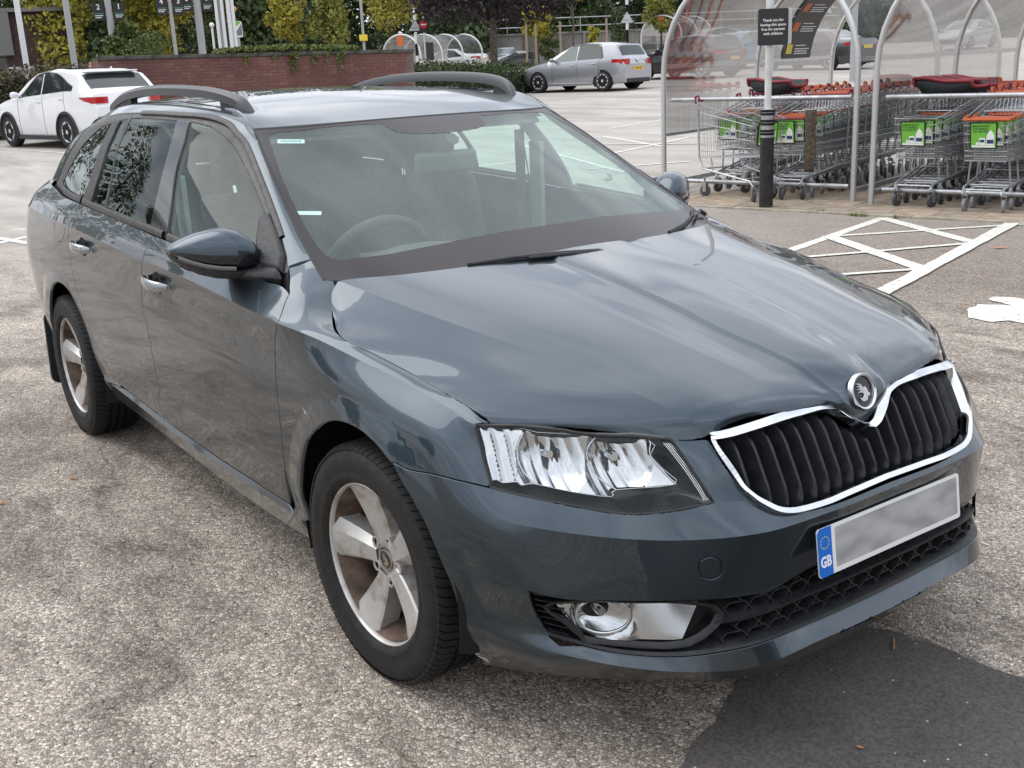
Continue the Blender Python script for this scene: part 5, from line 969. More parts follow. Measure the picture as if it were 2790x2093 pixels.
# black underside lip of the bumper
# ================================================================ the place: car park ground, rising gently away from the camera
FH = Vector((math.cos(YAW), math.sin(YAW), 0)); RH = Vector((math.sin(YAW), -math.cos(YAW), 0))
def at(px, py, d):
    """the world point seen at a pixel of the photograph, d metres ahead of the camera"""
    a = _f+_r2*((px-1395)/FPX)+_u2*((1046.5-py)/FPX); return CAM+a*(d/a.dot(FH))
def gz(x, y):
    p = Vector((x-CAM.x, y-CAM.y, 0)); d = p.dot(FH); s = max(-14, min(8, p.dot(RH)))
    return max(0, min(d, 80)-12)*(.014+.0006*(s+10)) if d > 12 else 0.0
def foot(px, py, d): p = at(px, py, d); return Vector((p.x, p.y, gz(p.x, p.y)))
def asphalt_fn(t, b):
    g = objc(t); peb = N(t, 'ShaderNodeTexVoronoi'); peb.inputs['Scale'].default_value = 105; t.links.new(g, peb.inputs['Vector'])
    ds = N(t, 'ShaderNodeTexVoronoi', feature='DISTANCE_TO_EDGE'); ds.inputs['Scale'].default_value = 105; t.links.new(g, ds.inputs['Vector'])
    hs = N(t, 'ShaderNodeSeparateColor'); t.links.new(peb.outputs['Color'], hs.inputs[0])
    stone = ramp(t, hs.outputs[0], [(0, (.27, .24, .21)), (.35, (.42, .38, .335)), (.7, (.56, .51, .455)), (1, (.72, .67, .61))])
    stone2 = ramp(t, hs.outputs[1], [(0, (.8, .78, .78)), (1, (1.1, 1.06, 1.0))]); stone = mixc(t, 1.0, stone, stone2, 'MULTIPLY')
    gap = ramp(t, ds.outputs['Distance'], [(.01, (0, 0, 0)), (.09, (1, 1, 1))])
    big = noise(t, .55, 5, .6, objc(t, (1, 1.9, 1), (0, 0, .5)), 1.2); mid = noise(t, 2.6, 6, .62, objc(t, (1, 2.2, 1), (0, 0, .5)), .8)
    wear = math_(t, 'MULTIPLY_ADD', big, .55); t.nodes[-1].inputs[2].default_value = 0; t.links.new(math_(t, 'MULTIPLY', mid, .45), t.nodes[-2 if False else -2].inputs[0]) if False else None
    wsum = math_(t, 'ADD', math_(t, 'MULTIPLY', big, .5), math_(t, 'MULTIPLY', mid, .5))
    tint = ramp(t, wsum, [(.36, (.36, .335, .31)), (.45, (.70, .67, .64)), (.54, (1.0, .98, .95)), (.66, (1.2, 1.17, 1.13))])
    tar = mixc(t, gap, (.060, .053, .047), stone); cc = mixc(t, 1.0, tar, tint, 'MULTIPLY')
    # away from the camera the surface reads as an even tone with faint banding
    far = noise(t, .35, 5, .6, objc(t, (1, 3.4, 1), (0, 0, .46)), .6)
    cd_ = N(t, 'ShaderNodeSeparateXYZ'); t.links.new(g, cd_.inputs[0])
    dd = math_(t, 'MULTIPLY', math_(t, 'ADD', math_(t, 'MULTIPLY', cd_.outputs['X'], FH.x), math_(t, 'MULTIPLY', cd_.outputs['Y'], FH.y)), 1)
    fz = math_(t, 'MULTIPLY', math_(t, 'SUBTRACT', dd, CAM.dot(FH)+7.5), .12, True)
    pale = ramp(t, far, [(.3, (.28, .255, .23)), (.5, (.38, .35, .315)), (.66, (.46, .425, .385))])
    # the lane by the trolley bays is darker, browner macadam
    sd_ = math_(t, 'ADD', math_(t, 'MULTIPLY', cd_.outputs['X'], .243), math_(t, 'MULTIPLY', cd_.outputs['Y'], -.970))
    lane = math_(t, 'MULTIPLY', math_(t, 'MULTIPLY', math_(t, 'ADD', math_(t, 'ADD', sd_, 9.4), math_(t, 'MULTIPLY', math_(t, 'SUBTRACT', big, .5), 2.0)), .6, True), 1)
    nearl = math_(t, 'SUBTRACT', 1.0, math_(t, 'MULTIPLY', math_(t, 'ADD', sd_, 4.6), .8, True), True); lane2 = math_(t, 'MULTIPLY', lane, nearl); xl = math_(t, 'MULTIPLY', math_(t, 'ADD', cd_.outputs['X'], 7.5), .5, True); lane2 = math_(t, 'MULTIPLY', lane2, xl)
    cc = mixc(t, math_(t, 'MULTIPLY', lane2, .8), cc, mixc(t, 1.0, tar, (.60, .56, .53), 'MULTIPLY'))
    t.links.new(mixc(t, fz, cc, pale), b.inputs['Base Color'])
    h = math_(t, 'MULTIPLY', ds.outputs['Distance'], math_(t, 'SUBTRACT', 1.0, fz, True)); bump(t, b, h, .7, .008)
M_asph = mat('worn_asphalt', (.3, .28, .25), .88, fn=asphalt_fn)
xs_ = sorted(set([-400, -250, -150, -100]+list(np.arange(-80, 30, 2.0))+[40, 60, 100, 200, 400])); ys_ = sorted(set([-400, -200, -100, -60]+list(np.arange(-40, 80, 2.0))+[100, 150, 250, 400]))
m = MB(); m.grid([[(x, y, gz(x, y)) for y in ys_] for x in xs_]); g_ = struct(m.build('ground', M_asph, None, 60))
def ground_patch(name, poly, h, mt, kind=True):
    m = MB(); c = Vector((sum(p[0] for p in poly)/len(poly), sum(p[1] for p in poly)/len(poly))); m.add([(p[0], p[1], gz(p[0], p[1])+h) for p in poly], [tuple(range(len(poly)))]); o = m.build(name, mt)
    if o.data.polygons[0].normal.z < 0: o.data.flip_normals()
    return struct(o) if kind else o
def tar_fn(t, b):
    n = noise(t, 120, 3, .7); v = N(t, 'ShaderNodeTexVoronoi'); v.inputs['Scale'].default_value = 70; t.links.new(objc(t), v.inputs['Vector']); hs = N(t, 'ShaderNodeSeparateColor'); t.links.new(v.outputs['Color'], hs.inputs[0])
    c = ramp(t, n, [(.35, (.048, .045, .042)), (.65, (.115, .105, .096))]); near = math_(t, 'LESS_THAN', v.outputs['Distance'], .22); sp = math_(t, 'MULTIPLY', math_(t, 'GREATER_THAN', hs.outputs[0], .965), near)
    big = ramp(t, noise(t, 2.2, 4), [(.35, (.8, .8, .8)), (.65, (1.25, 1.2, 1.15))]); t.links.new(mixc(t, sp, mixc(t, 1.0, c, big, 'MULTIPLY'), (.42, .40, .36)), b.inputs['Base Color']); bump(t, b, n, .6, .004)
M_tar = mat('new_tarmac', (.05, .05, .05), .85, fn=tar_fn)
def rough_edge(poly, amp=.012, step=.03):
    o = []
    for i, p in enumerate(poly):
        q = poly[(i+1) % len(poly)]; L = math.dist(p, q); k = max(1, int(L/step))
        for j in range(k):
            f = j/k; x = p[0]+(q[0]-p[0])*f; y = p[1]+(q[1]-p[1])*f; o.append((x+random.uniform(-amp, amp), y+random.uniform(-amp, amp)))
    return o
def gpt(px, py):
    a = _f+_r2*((px-1395)/FPX)+_u2*((1046.5-py)/FPX); t = 1.0
    for _ in range(60):
        p = CAM+a*t; t -= (p.z-gz(p.x, p.y))/(a.z-.02*a.dot(FH) if p.z > 0 else a.z); 
    p = CAM+a*t; return (p.x, p.y)
tp = [gpt(2010, 1880), gpt(1850, 2093), gpt(1700, 2300), gpt(3200, 2300), gpt(3000, 1945), gpt(2790, 1850), gpt(2560, 1765), gpt(2380, 1712)]
tp = tp[:3]+[(2.6, -1.6), (2.2, .9)]+tp[5:]+[(.52, .16), (.45, -.02)]
ground_patch('tarmac_patch', rough_edge(tp, .010), .004, M_tar)
# painted lines
def paintl_fn(t, b):
    n = noise(t, 26, 5, .65); n2 = noise(t, 150, 2); f = math_(t, 'ADD', math_(t, 'MULTIPLY', n, .7), math_(t, 'MULTIPLY', n2, .3))
    t.links.new(ramp(t, f, [(.36, (.26, .24, .22)), (.45, (.60, .58, .52)), (.6, (.76, .74, .68))]), b.inputs['Base Color']); bump(t, b, n2, .4, .003)
M_line = mat('road_paint', (.7, .68, .62), .75, fn=paintl_fn)
def line(a, b, wd=.10, name='painted_line', h=.004):
    a, b = Vector((a[0], a[1])), Vector((b[0], b[1])); t = (b-a).normalized(); n = Vector((-t.y, t.x))*wd/2; L = (b-a).length; k = max(1, int(L/1.0)); e = []
    for s_ in (1, -1):
        r_ = range(k*8+1) if s_ == 1 else range(k*8, -1, -1)
        e += [tuple(a+t*L*j/(k*8)+n*s_*random.uniform(.90, 1.06)) for j in r_]
    m = MB(); q = k*8+1; m.add([(x, y, gz(x, y)+h) for x, y in e], [(i, i+1, 2*q-2-i, 2*q-1-i) for i in range(q-1)]); o = m.build(name, M_line)
    if o.data.polygons[0].normal.z < 0: o.data.flip_normals()
    return struct(o)
for i, (a, b, wd) in enumerate((((-3.0, 3.0), (-3.98, 6.62), .10), ((-3.98, 6.60), (-2.66, 5.93), .12), ((-3.70, 5.42), (-2.80, 7.03), .065), ((-3.66, 5.46), (-2.22, 4.70), .13), ((-3.16, 4.60), (-2.6, 5.88), .065), ((-2.60, 4.08), (-2.25, 4.72), .065), ((-1.70, 3.0), (-2.98, 7.15), .12))):
    line(a, b, wd, h=.004+.0012*i)
for i, (a, b, wd) in enumerate(((gpt(1650, 352), gpt(1810, 326), .09), (gpt(1640, 372), gpt(1810, 400), .09), (gpt(1640, 425), gpt(1880, 374), .09), (gpt(1600, 462), gpt(1880, 441), .09), (gpt(1600, 395), gpt(1900, 392), .09), (gpt(1300, 455), gpt(1560, 420), .09), (gpt(1300, 510), gpt(1640, 560), .10), (gpt(1420, 395), gpt(1700, 470), .09), (gpt(950, 395), gpt(1010, 372), .09), (gpt(1100, 420), gpt(1290, 470), .09),
    (gpt(-120, 637), gpt(118, 622), .10), (gpt(-120, 690), gpt(118, 636), .10), (gpt(-60, 640), gpt(118, 672), .10), (gpt(-200, 395), gpt(205, 419), .10), (gpt(-200, 450), gpt(-40, 470), .1), (gpt(1420, 285), gpt(1620, 275), .08), (gpt(1760, 262), gpt(1800, 262), .08))):
    line(a, b, wd, h=.004+.001*(i % 5))
M_blob = [(-1.34, 3.84), (-1.21, 3.62), (-1.06, 3.63), (-1.00, 3.72), (-.93, 3.70), (-.75, 3.9), (-.70, 4.35), (-.95, 4.45), (-1.12, 4.28), (-1.32, 4.27), (-1.43, 4.22), (-1.40, 4.13), (-1.20, 4.08), (-1.36, 3.98)]
ground_patch('painted_family_symbol', rough_edge(M_blob, .012, .05), .005, M_line)
# ---- pavement under the trolley bays: edging bricks and beige slabs, each its own piece
UD = Vector((.970, .243, 0)); BD = Vector((-.243, .970, 0)); K0 = Vector((-5.11, 6.40, 0))
pave = struct(new_obj('pavement', None))
def slab_fn(t, b):
    oi = N(t, 'ShaderNodeObjectInfo'); n = noise(t, 7, 5); c = ramp(t, n, [(.35, (.25, .195, .145)), (.65, (.40, .33, .255))]); r_ = ramp(t, oi.outputs['Random'], [(0, (.82, .82, .84)), (1, (1.12, 1.08, 1.02))]); t.links.new(mixc(t, 1.0, c, r_, 'MULTIPLY'), b.inputs['Base Color']); bump(t, b, noise(t, 90, 3), .3, .002)
M_slab = mat('paving_slab', (.34, .28, .21), .85, fn=slab_fn); M_kerb = mat('edging_stone', (.36, .31, .25), .85, fn=vary((.26, .22, .17), (.42, .37, .30), 6, 4, bmp=.3))
m = MB(); m.quad(*[tuple(K0+UD*a+BD*b+Vector((0, 0, .003))) for a, b in ((-9, .0), (7, .0), (7, 7), (-9, 7))]); struct(m.build('pavement_bed', mat('joint_dirt', (.10, .085, .065), .95)))
def piece(me, c, name, dz): o = new_obj(name, me, pave); o.location = c; o.rotation_euler = (random.uniform(-.004, .004), random.uniform(-.004, .004), math.atan2(UD.y, UD.x)); o.location.z += dz+random.uniform(-.002, .002)
mb = MB(); mb.box((0, 0, 0), (.905, .10, .03)); me_k = mb.mesh('edging_stone', M_kerb); mb = MB(); mb.box((0, 0, 0), (.392, .392, .03)); me_s = mb.mesh('paving_slab', M_slab); mb = MB(); mb.box((0, 0, 0), (.592, .392, .03)); me_s2 = mb.mesh('paving_slab', M_slab)
for i in range(-9, 8): piece(me_k, K0+UD*(i*.915)+BD*.05, 'edging_stone', .003)
for i in range(-16, 14): piece(me_s, K0+UD*(i*.40+.1)+BD*.305, 'paving_slab', .002)
for r in range(1, 5):
    for i in range(-11, 10): piece(me_s2, K0+UD*(i*.60+(.3 if r % 2 else 0))+BD*(.305+.4*r), 'paving_slab', .001)
# moss tufts at the kerb
m = MB()
for cx, cy, n_ in ((-5.28, 6.50, 26), (-4.24, 6.58, 22), (-4.62, 6.57, 6), (-3.88, 6.66, 6), (-5.2, 7.05, 5)):
    for k in range(n_*3):
        a = random.uniform(0, 6.28); r = random.uniform(0, .10) if n_ > 10 else random.uniform(0, .05); x, y = cx+UD.x*r*1.3*math.cos(a)+BD.x*r*.4*math.sin(a), cy+UD.y*r*1.3*math.cos(a)+BD.y*r*.4*math.sin(a); h = random.uniform(.012, .035); w_ = .004; b = random.uniform(0, 3.1)
        m.add([(x-w_*math.cos(b), y-w_*math.sin(b), .0), (x+w_*math.cos(b), y+w_*math.sin(b), .0), (x+random.uniform(-.012, .012), y+random.uniform(-.012, .012), h+.015)], [(0, 1, 2)])
M_moss = mat('moss', (.10, .14, .03), .9, fn=vary((.07, .10, .02), (.16, .20, .05), 40)); o = m.build('kerb_moss', M_moss, rec=False); o['kind'] = 'stuff'
# fallen leaves
M_leafo = mat('fallen_leaf', (.45, .20, .06), .7); M_leafb = mat('fallen_leaf_brown', (.32, .15, .07), .7)
def leaf(x, y, s_, rz, mt, label, stick=False):
    m = MB(); pts = [(-1, 0), (-.6, .35), (-.1, .5), (.2, .22), (.5, .42), (.95, .1), (1, -.05), (.55, -.25), (.3, -.1), (-.1, -.42), (-.6, -.28)] if not stick else [(-1, .10), (-.4, .16), (.1, .10), (.6, .15), (1, .05), (1, -.1), (.3, -.08), (-.3, -.12), (-.9, -.10)]
    v = [(a*s_, b*s_, .004+.15*s_*abs(a)*random.random()) for a, b in pts]; m.add([(0, 0, .006)]+v, [(0, i, i+1) for i in range(1, len(v))]+[(0, len(v), 1)]); o = m.build('fallen_leaf' if not stick else 'bark_strip', mt); o.location = (x, y, gz(x, y)+.005); o.rotation_euler = (0, 0, rz); tag(o, label, 'leaf' if not stick else 'twig', 'fallen leaves'); return o
leaf(*gpt(197, 1307), .022, .5, M_leafo, 'small orange leaf on the pale asphalt beside the rear wheel')
leaf(*gpt(8, 1375), .02, 1.5, M_leafo, 'small orange leaf at the left edge of the pale asphalt')
leaf(*gpt(2435, 1765), .028, 2.2, M_leafb, 'brown bark strip on the dark tarmac below the front bumper', True)
leaf(*gpt(2343, 2045), .009, .2, M_leafo, 'tiny orange leaf near the bottom of the dark tarmac patch')
leaf(*gpt(2725, 678), .06, .9, M_leafo, 'orange leaf on the tarmac right of the white hatched lines')
leaf(*gpt(2572, 685), .025, .2, M_leafb, 'small brown leaf inside the white hatched markings')
# ================================================================ trolley shelters
M_galv = mat('galvanised', (.42, .43, .44), .42, .75, fn=vary((.34, .35, .36), (.50, .51, .52), 9, 4, (.35, .5)))
M_hoop = mat('hoop_aluminium', (.58, .58, .58), .38, .7)
def poly_fn(t, b): pass
def scratched(name, tint):
    if name in MATS: return MATS[name]
    m_ = bpy.data.materials.new(name); m_.use_nodes = True; t = m_.node_tree; t.nodes.clear(); o = N(t, 'ShaderNodeOutputMaterial'); tr = N(t, 'ShaderNodeBsdfTransparent'); tr.inputs[0].default_value = (*tint, 1); df = N(t, 'ShaderNodeBsdfDiffuse'); df.inputs[0].default_value = (.55, .56, .55, 1); g = N(t, 'ShaderNodeBsdfGlossy'); g.inputs['Roughness'].default_value = .06
    n = ramp(t, noise(t, 2.0, 6, .7, objc(t, (1, 1, .5))), [(.4, (.03,)*3), (.75, (.14,)*3)]); m1 = N(t, 'ShaderNodeMixShader'); t.links.new(n, m1.inputs[0]); t.links.new(tr.outputs[0], m1.inputs[1]); t.links.new(df.outputs[0], m1.inputs[2])
    lw = N(t, 'ShaderNodeLayerWeight'); lw.inputs[0].default_value = .22; m2 = N(t, 'ShaderNodeMixShader'); t.links.new(math_(t, 'MULTIPLY', lw.outputs['Fresnel'], .5, True), m2.inputs[0]); t.links.new(m1.outputs[0], m2.inputs[1]); t.links.new(g.outputs[0], m2.inputs[2]); t.links.new(m2.outputs[0], o.inputs[0]); MATS[name] = m_; return m_
M_poly = scratched('scuffed_polycarbonate', (.80, .80, .79))
def hoop_pts(W_, zc=1.3, b=1.15, base=0.0, n=20):
    a = W_/2; pts = [(-a, base), (-a, zc*.5), (-a, zc)]+[(-a*math.cos(t), zc+b*math.sin(t)) for t in np.linspace(0, PI, n)[1:-1]]+[(a, zc), (a, zc*.5), (a, base)]; return pts
def shelter(name, label, origin, udir, W_=2.25, D=4.3, nb=3, H=1.15, near=True, mt=None, roofz=1.3, skip=()):
    rz = math.atan2(udir.y, udir.x); sh = thing(name, label, 'trolley shelter', origin, rz, 'trolley shelters'); r = .030 if near else .045
    hp_ = hoop_pts(W_, roofz, H)
    for k in range(nb):
        y = D*k/(nb-1); m = MB(); m.tube([(x+W_/2, y, z) for x, z in hp_], r, 10 if near else 6); m.build('hoop', mt or M_hoop, sh, 60)
    full_ = [(x+W_/2, z) for x, z in hp_ if z >= .42]
    for k in range(nb-1):
        y0, y1 = D*k/(nb-1)+.03, D*(k+1)/(nb-1)-.03
        m = MB(); m.grid([[(W_/2+(x-W_/2)*.985, y, z) for y in (y0, (y0+y1)/2, y1)] for x, z in [(full_[0][0], .68)]+full_[1:-1]+[(full_[-1][0], .68)]]); m.build('roof_sheet', M_poly, sh, 60)
    if near:
        for x in (.0, W_):
            for z, hh in ((1.40, .045), (.66, .035), (.12, .05)):
                m = MB(); m.box((x, D/2, z), (.03, D-.06, hh)); m.build('side_rail', M_galv, sh)
        for z in (.16, 1.04): m = MB(); m.tube([(.10, .02, z), (W_-.06, .02, z)], .024, 8); m.build('front_rail', M_galv, sh, 60)
        for x in (0, W_):
            for k in range(nb): m = MB(); m.box((x, D*k/(nb-1), .008), (.16, .12, .012)); m.build('base_plate', M_galv, sh)
        m = MB(); m.box((W_/2, .05, roofz+H*.80), (W_*.78, .03, .05)); m.build('header_rail', M_galv, sh)
    else:
        for x in (0, W_): m = MB(); m.box((x, D/2, 1.0), (.05, D, .06)); m.build('side_rail', M_galv, sh)
    return sh
R0 = Vector((-4.88, 7.34, 0)); L0 = R0-UD*2.25
sh1 = shelter('trolley_shelter', 'clear arched trolley shelter nearest the sign post, holding the pulled-out trolley', L0, UD)
sh2 = shelter('trolley_shelter', 'clear arched trolley shelter at the right edge with two neat rows of trolleys', Vector((-4.60, 7.26, 0)), UD)
# instruction board on the side sheet
M_sign = mat('sign_charcoal', (.025, .023, .024), .45); M_white = mat('sign_white', (.78, .78, .77), .5); M_orange = mat('sign_orange', (.62, .13, .03), .5); M_yel = mat('sign_yellow', (.75, .58, .05), .5)
ib = new_obj('instruction_board', None, sh1)
m = MB(); arc = [(W_x, W_z) for W_x, W_z in hoop_pts(2.25)][2:9]; bz = [(-1.125*math.cos(t), 1.3+1.15*math.sin(t)) for t in np.linspace(.10, .86, 8)]
def ibp(f, y, d=.0):
    t = .10+.76*f; return (1.125-(1.125-.03-d)*math.cos(t), y, 1.3+(1.15-.03-d)*math.sin(t))
m.grid([[ibp(f, y) for y in (2.75, 3.55)] for f in np.linspace(0, 1, 8)]); m.build('board', M_sign, ib)
for f, mt_ in ((.80, M_orange), (.48, M_orange), (.14, M_yel)):
    m = MB(); m.grid([[ibp(f+a, y, .004) for y in (2.82, 2.98)] for a in (-.07, .0, .07)]); m.build('pictogram', mt_, ib)
    for j, (yy, ln) in enumerate(((.05, .30), (.0, .42), (-.035, .36), (-.07, .38))):
        m = MB(); m.grid([[ibp(f+yy+a, y, .004) for y in (3.05, 3.05+ln)] for a in (-.007, .007)]); m.build('text_line', M_white, ib)
# ---- sign post
pb = Vector((-5.30, 6.52, 0)); sp = thing('sign_post', 'grey post with black banded sleeve and parent parking sign before the trolleys', 'sign', pb)
m = MB(); m.tube([(0, 0, -.02), (0, 0, .70)], .068, 20); m.build('black_sleeve', mat('sleeve_black', (.012, .012, .014), .6, fn=vary((.008, .008, .010), (.025, .025, .027), 14, 4)), sp, 50)
m = MB(); m.tube([(0, 0, .70), (0, 0, .97)], .064, 20); m.build('banded_collar', M_galv, sp, 50)
for z in (.735, .765, .83, .86, .925, .955): m = MB(); m.lathe([(.060, z-.012), (.071, z-.012), (.072, z), (.071, z+.010), (.060, z+.010)], n=24); m.build('rubber_ring', M_void, sp, 50)
m = MB(); m.tube([(0, 0, .95), (0, 0, 4.2)], .033, 16); m.build('pole', mat('pole_paint', (.62, .62, .61), .45, fn=vary((.5, .5, .49), (.68, .68, .67), 5, 5)), sp, 60)
sg_ = new_obj('sign_plate', None, sp); fz_ = math.atan2((CAM-pb).y, (CAM-pb).x)+.12; sg_.rotation_euler = (0, 0, fz_); sg_.location = (.0, .0, 1.735)
m = MB(); m.prism(rrect(.285, .335, .018, 4, .03, 0), .044, .050, 'X'); m.build('front_panel', M_sign, sg_)
m = MB(); m.prism(rrect(.285, .335, .018, 4, .075, .004), -.044, -.038, 'X'); m.build('rear_panel', M_hoop, sg_)
for i, tx in enumerate(('Thank you for', 'leaving this space', 'free for parents', 'with children')):
    t_ = text_mesh(tx, .0345, M_white, sg_, 'sign_text', .0006, bold=.0007); t_.matrix_local = Matrix.Translation((.0515, .03, .062-.041*i)) @ Matrix(((0, 0, 1, 0), (1, 0, 0, 0), (0, 1, 0, 0), (0, 0, 0, 1)))
# ---- trolleys
M_wire = mat('trolley_wire', (.40, .41, .42), .36, .85); M_cast = mat('castor_rubber', (.06, .06, .065), .6); M_castg = mat('castor_grey', (.22, .22, .23), .6); M_green = mat('advert_green', (.16, .46, .05), .5); M_redp = mat('trolley_red', (.26, .030, .040), .5); M_orgp = mat('trolley_orange', (.50, .095, .025), .5); M_maroon = mat('trolley_maroon', (.20, .02, .04), .45); M_seatb = mat('baby_seat_shell', (.03, .032, .036), .5)
def make_trolley(name, hm, rim, seat=False, adv=True, wheelm=None):
    """front of the basket faces -y, handle at +y"""
    t = new_obj(name, None)
    L, Wf, Wb = .86, .40, .54; zf0, zf1, zb0, zb1 = .46, .83, .34+.08, .98
    def P(y, f, g):            # y 0 front..1 back; f -1..1 across; g 0 bottom..1 top
        w_ = (Wf+(Wb-Wf)*y)/2*(.90+.10*g); z0 = zf0+(zb0-zf0)*y; z1 = zf1+(zb1-zf1)*y; return (f*w_, (-.43+L*y)-(.05*(1-y))*g, z0+(z1-z0)*g)
    m = MB(); wr = .0024
    for k in range(24): y = k/23; [m.tube([P(y, s_, 0), P(y, s_, 1)], wr, 3, False) for s_ in (-1, 1)]
    for k in range(13): f = -1+2*k/12; m.tube([P(0, f, 1), P(0, f, 0), P(1, f, 0)], wr, 3, False); m.tube([P(1, f, .15), P(1, f, 1)], wr, 3, False)
    for g in (0, .12, .24, .45, .65, .85): m.tube([P(1, -1, g), P(0, -1, g), P(0, 1, g), P(1, 1, g)], wr*1.5, 4, False)
    for k in range(1, 12): m.tube([P(k/12, -1, 0), P(k/12, 1, 0)], wr, 3, False)
    m.tube([P(1, -1, 1), P(0, -1, 1), P(0, 1, 1), P(1, 1, 1)], .006, 5, False)
    b_ = m.build('basket', M_wire, t, rec=False)
    if rim:
        m = MB(); a = P(.18, -1, 1.0); b = P(0, -1, 1.0); c_ = P(0, 1, 1.0); d = P(.18, 1, 1.0); m.tube([a, b, c_, d], .014, 6); m.build('front_rim', rim, t, 40)
    m = MB(); hy = .50
    m.tube([P(1, -1, 1), (-.27, hy, 1.02), (.27, hy, 1.02), P(1, 1, 1)], .009, 6); m.build('handle_frame', M_wire, t, 50)
    m = MB(); m.tube([(-.25, hy, 1.02), (.25, hy, 1.02)], .014, 8); m.build('handle', hm, t, 50)
    for s_ in (-1, 1): m = MB(); m.tube([(s_*.255, hy+.03, .99), (s_*.265, hy+.02, 1.06), (s_*.265, hy-.03, 1.07), (s_*.26, hy-.06, 1.02)], .013, 6); m.build('handle_bracket', hm, t, 50)
    m = MB()                    # chassis
    for s_ in (-1, 1): m.tube([(s_*.17, -.47, .16), (s_*.18, -.42, .215), (s_*.22, .0, .26), (s_*.255, .38, .30), (s_*.26, .45, .42), (s_*.265, .47, .93)], .012, 6)
    m.tube([(-.17, -.43, .20), (.17, -.43, .20)], .010, 6); m.tube([(-.19, -.25, .225), (.19, -.25, .225)], .008, 6); m.tube([(-.255, .38, .30), (.255, .38, .30)], .010, 6)
    for s_ in (-1, 1): m.tube([(s_*.19, -.28, .225), (s_*.17, -.30, .46)], .009, 5); m.tube([(s_*.24, .20, .28), (s_*.25, .22, .42)], .009, 5)
    m.build('chassis', M_galv, t, 50)
    for (x, y) in ((-.17, -.44), (.17, -.44), (-.25, .36), (.25, .36)):
        c = new_obj('castor', None, t); c.location = (x, y, 0); c.rotation_euler = (0, 0, random.uniform(-.5, .5))
        m = MB(); m.lathe([(.0, -.014), (.030, -.015), (.030, -.012), (.055, -.015), (.062, -.010), (.0625, .0), (.062, .010), (.055, .015), (.030, .012), (.030, .015), (0, .014)], (.02, 0, .0625), 'X', 20); o = m.build('tyre', wheelm or M_cast, c, 50)
        m = MB(); m.box((.00, 0, .10), (.004, .045, .10)); m.box((.04, 0, .10), (.004, .045, .10)); m.box((.02, 0, .153), (.05, .05, .012)); m.tube([(.02, 0, .15), (.0, 0, .21)], .012, 6); m.build('fork', M_wire, c)
    m = MB(); G = [[(x, y, z) for x in (-.20, -.07, .07, .20)] for y, z in ((.40, .98), (.30, .72), (.08, .68))]
    for k in range(12): f = -.2+.4*k/11; m.tube([(f, .42, .97), (f, .34, .74), (f, .12, .86)], .0024, 3, False)
    m.tube([(-.22, .10, .87), (.22, .10, .87)], .005, 4); m.tube([(-.22, .28, .82), (.22, .28, .82)], .005, 4); m.build('fold_flap', M_wire, t, rec=False)
    if adv:
        ad = new_obj('advert_panel', None, t); ad.location = (-.015, -.475, .69); ad.rotation_euler = (math.radians(8), 0, 0)
        m = MB(); m.prism(rrect(.235, .235, .008), -.006, .004, 'Y'); m.build('frame', M_void, ad)
        m = MB(); m.prism(rrect(.215, .215, .002, 1), -.0085, -.006, 'Y'); m.build('poster', M_green, ad)
        m = MB(); m.prism([(-.1, -.105), (.1, -.105), (.1, -.088), (-.1, -.088)], -.0095, -.0085, 'Y'); m.prism([(.02, -.085), (.095, -.085), (.095, .00), (.08, .035), (.062, .05), (.045, .035), (.03, .0)], -.0100, -.0085, 'Y'); m.prism([(-.035, -.085), (.015, -.085), (.015, -.02), (-.035, -.02)], -.0100, -.0085, 'Y'); m.prism([(-.065, -.085), (-.04, -.085), (-.04, -.06), (-.065, -.06)], -.0100, -.0085, 'Y'); m.build('product_print', M_white, ad)
        m = MB(); m.prism([(.03, -.07), (.09, -.07), (.09, -.035), (.03, -.035)], -.0105, -.0100, 'Y'); m.prism([(-.03, -.06), (.01, -.06), (.01, -.035), (-.03, -.035)], -.0105, -.0100, 'Y'); m.build('product_label', mat('label_navy', (.03, .05, .15), .5), ad)
        for i, tx in enumerate(('BREAKFAST', 'YOURSELF', 'TO VICTORY')):
            q = text_mesh(tx, .026, mat('advert_text', (.02, .07, .02), .5), ad, 'poster_text', .0003, 'LEFT', .0007, sx=1.15); q.matrix_local = Matrix.Translation((-.098, -.0095, .085-.025*i)) @ Matrix.Rotation(PI/2, 4, 'X')
    if seat:
        s2 = new_obj('baby_seat', None, t); s2.location = (0, .12, .99); s2.rotation_euler = (0, 0, 1.25)
        G = []
        for y, z, w_ in ((-.36, .10, .13), (-.27, .045, .16), (-.08, .0, .17), (.12, .0, .17), (.24, .04, .16), (.30, .11, .15)):
            G.append([(-w_, y, .155+.03*(y > 0)), (-w_*.92, y, z*.5+.07), (-w_*.6, y, z), (w_*.6, y, z), (w_*.92, y, z*.5+.07), (w_, y, .155+.03*(y > 0))])
        m = MB(); m.grid(G); o = m.build('shell', M_seatb, s2, 70); sm_ = o.modifiers.new('s', 'SOLIDIFY'); sm_.thickness = .018
        m = MB(); [m.tube([tuple(p) for p in crv(q_, 3)], .018, 6) for q_ in ([g[0] for g in G], [g[-1] for g in G], G[0], G[-1])]; m.build('padded_rim', M_redp, s2, 70)
    return t
PT = {'red': make_trolley('shopping_trolley', M_redp, M_redp), 'orange': make_trolley('shopping_trolley', M_orgp, M_orgp, wheelm=M_castg), 'plain': make_trolley('shopping_trolley', M_maroon, None), 'seat': make_trolley('shopping_trolley', M_redp, None, True)}
used_t = set()
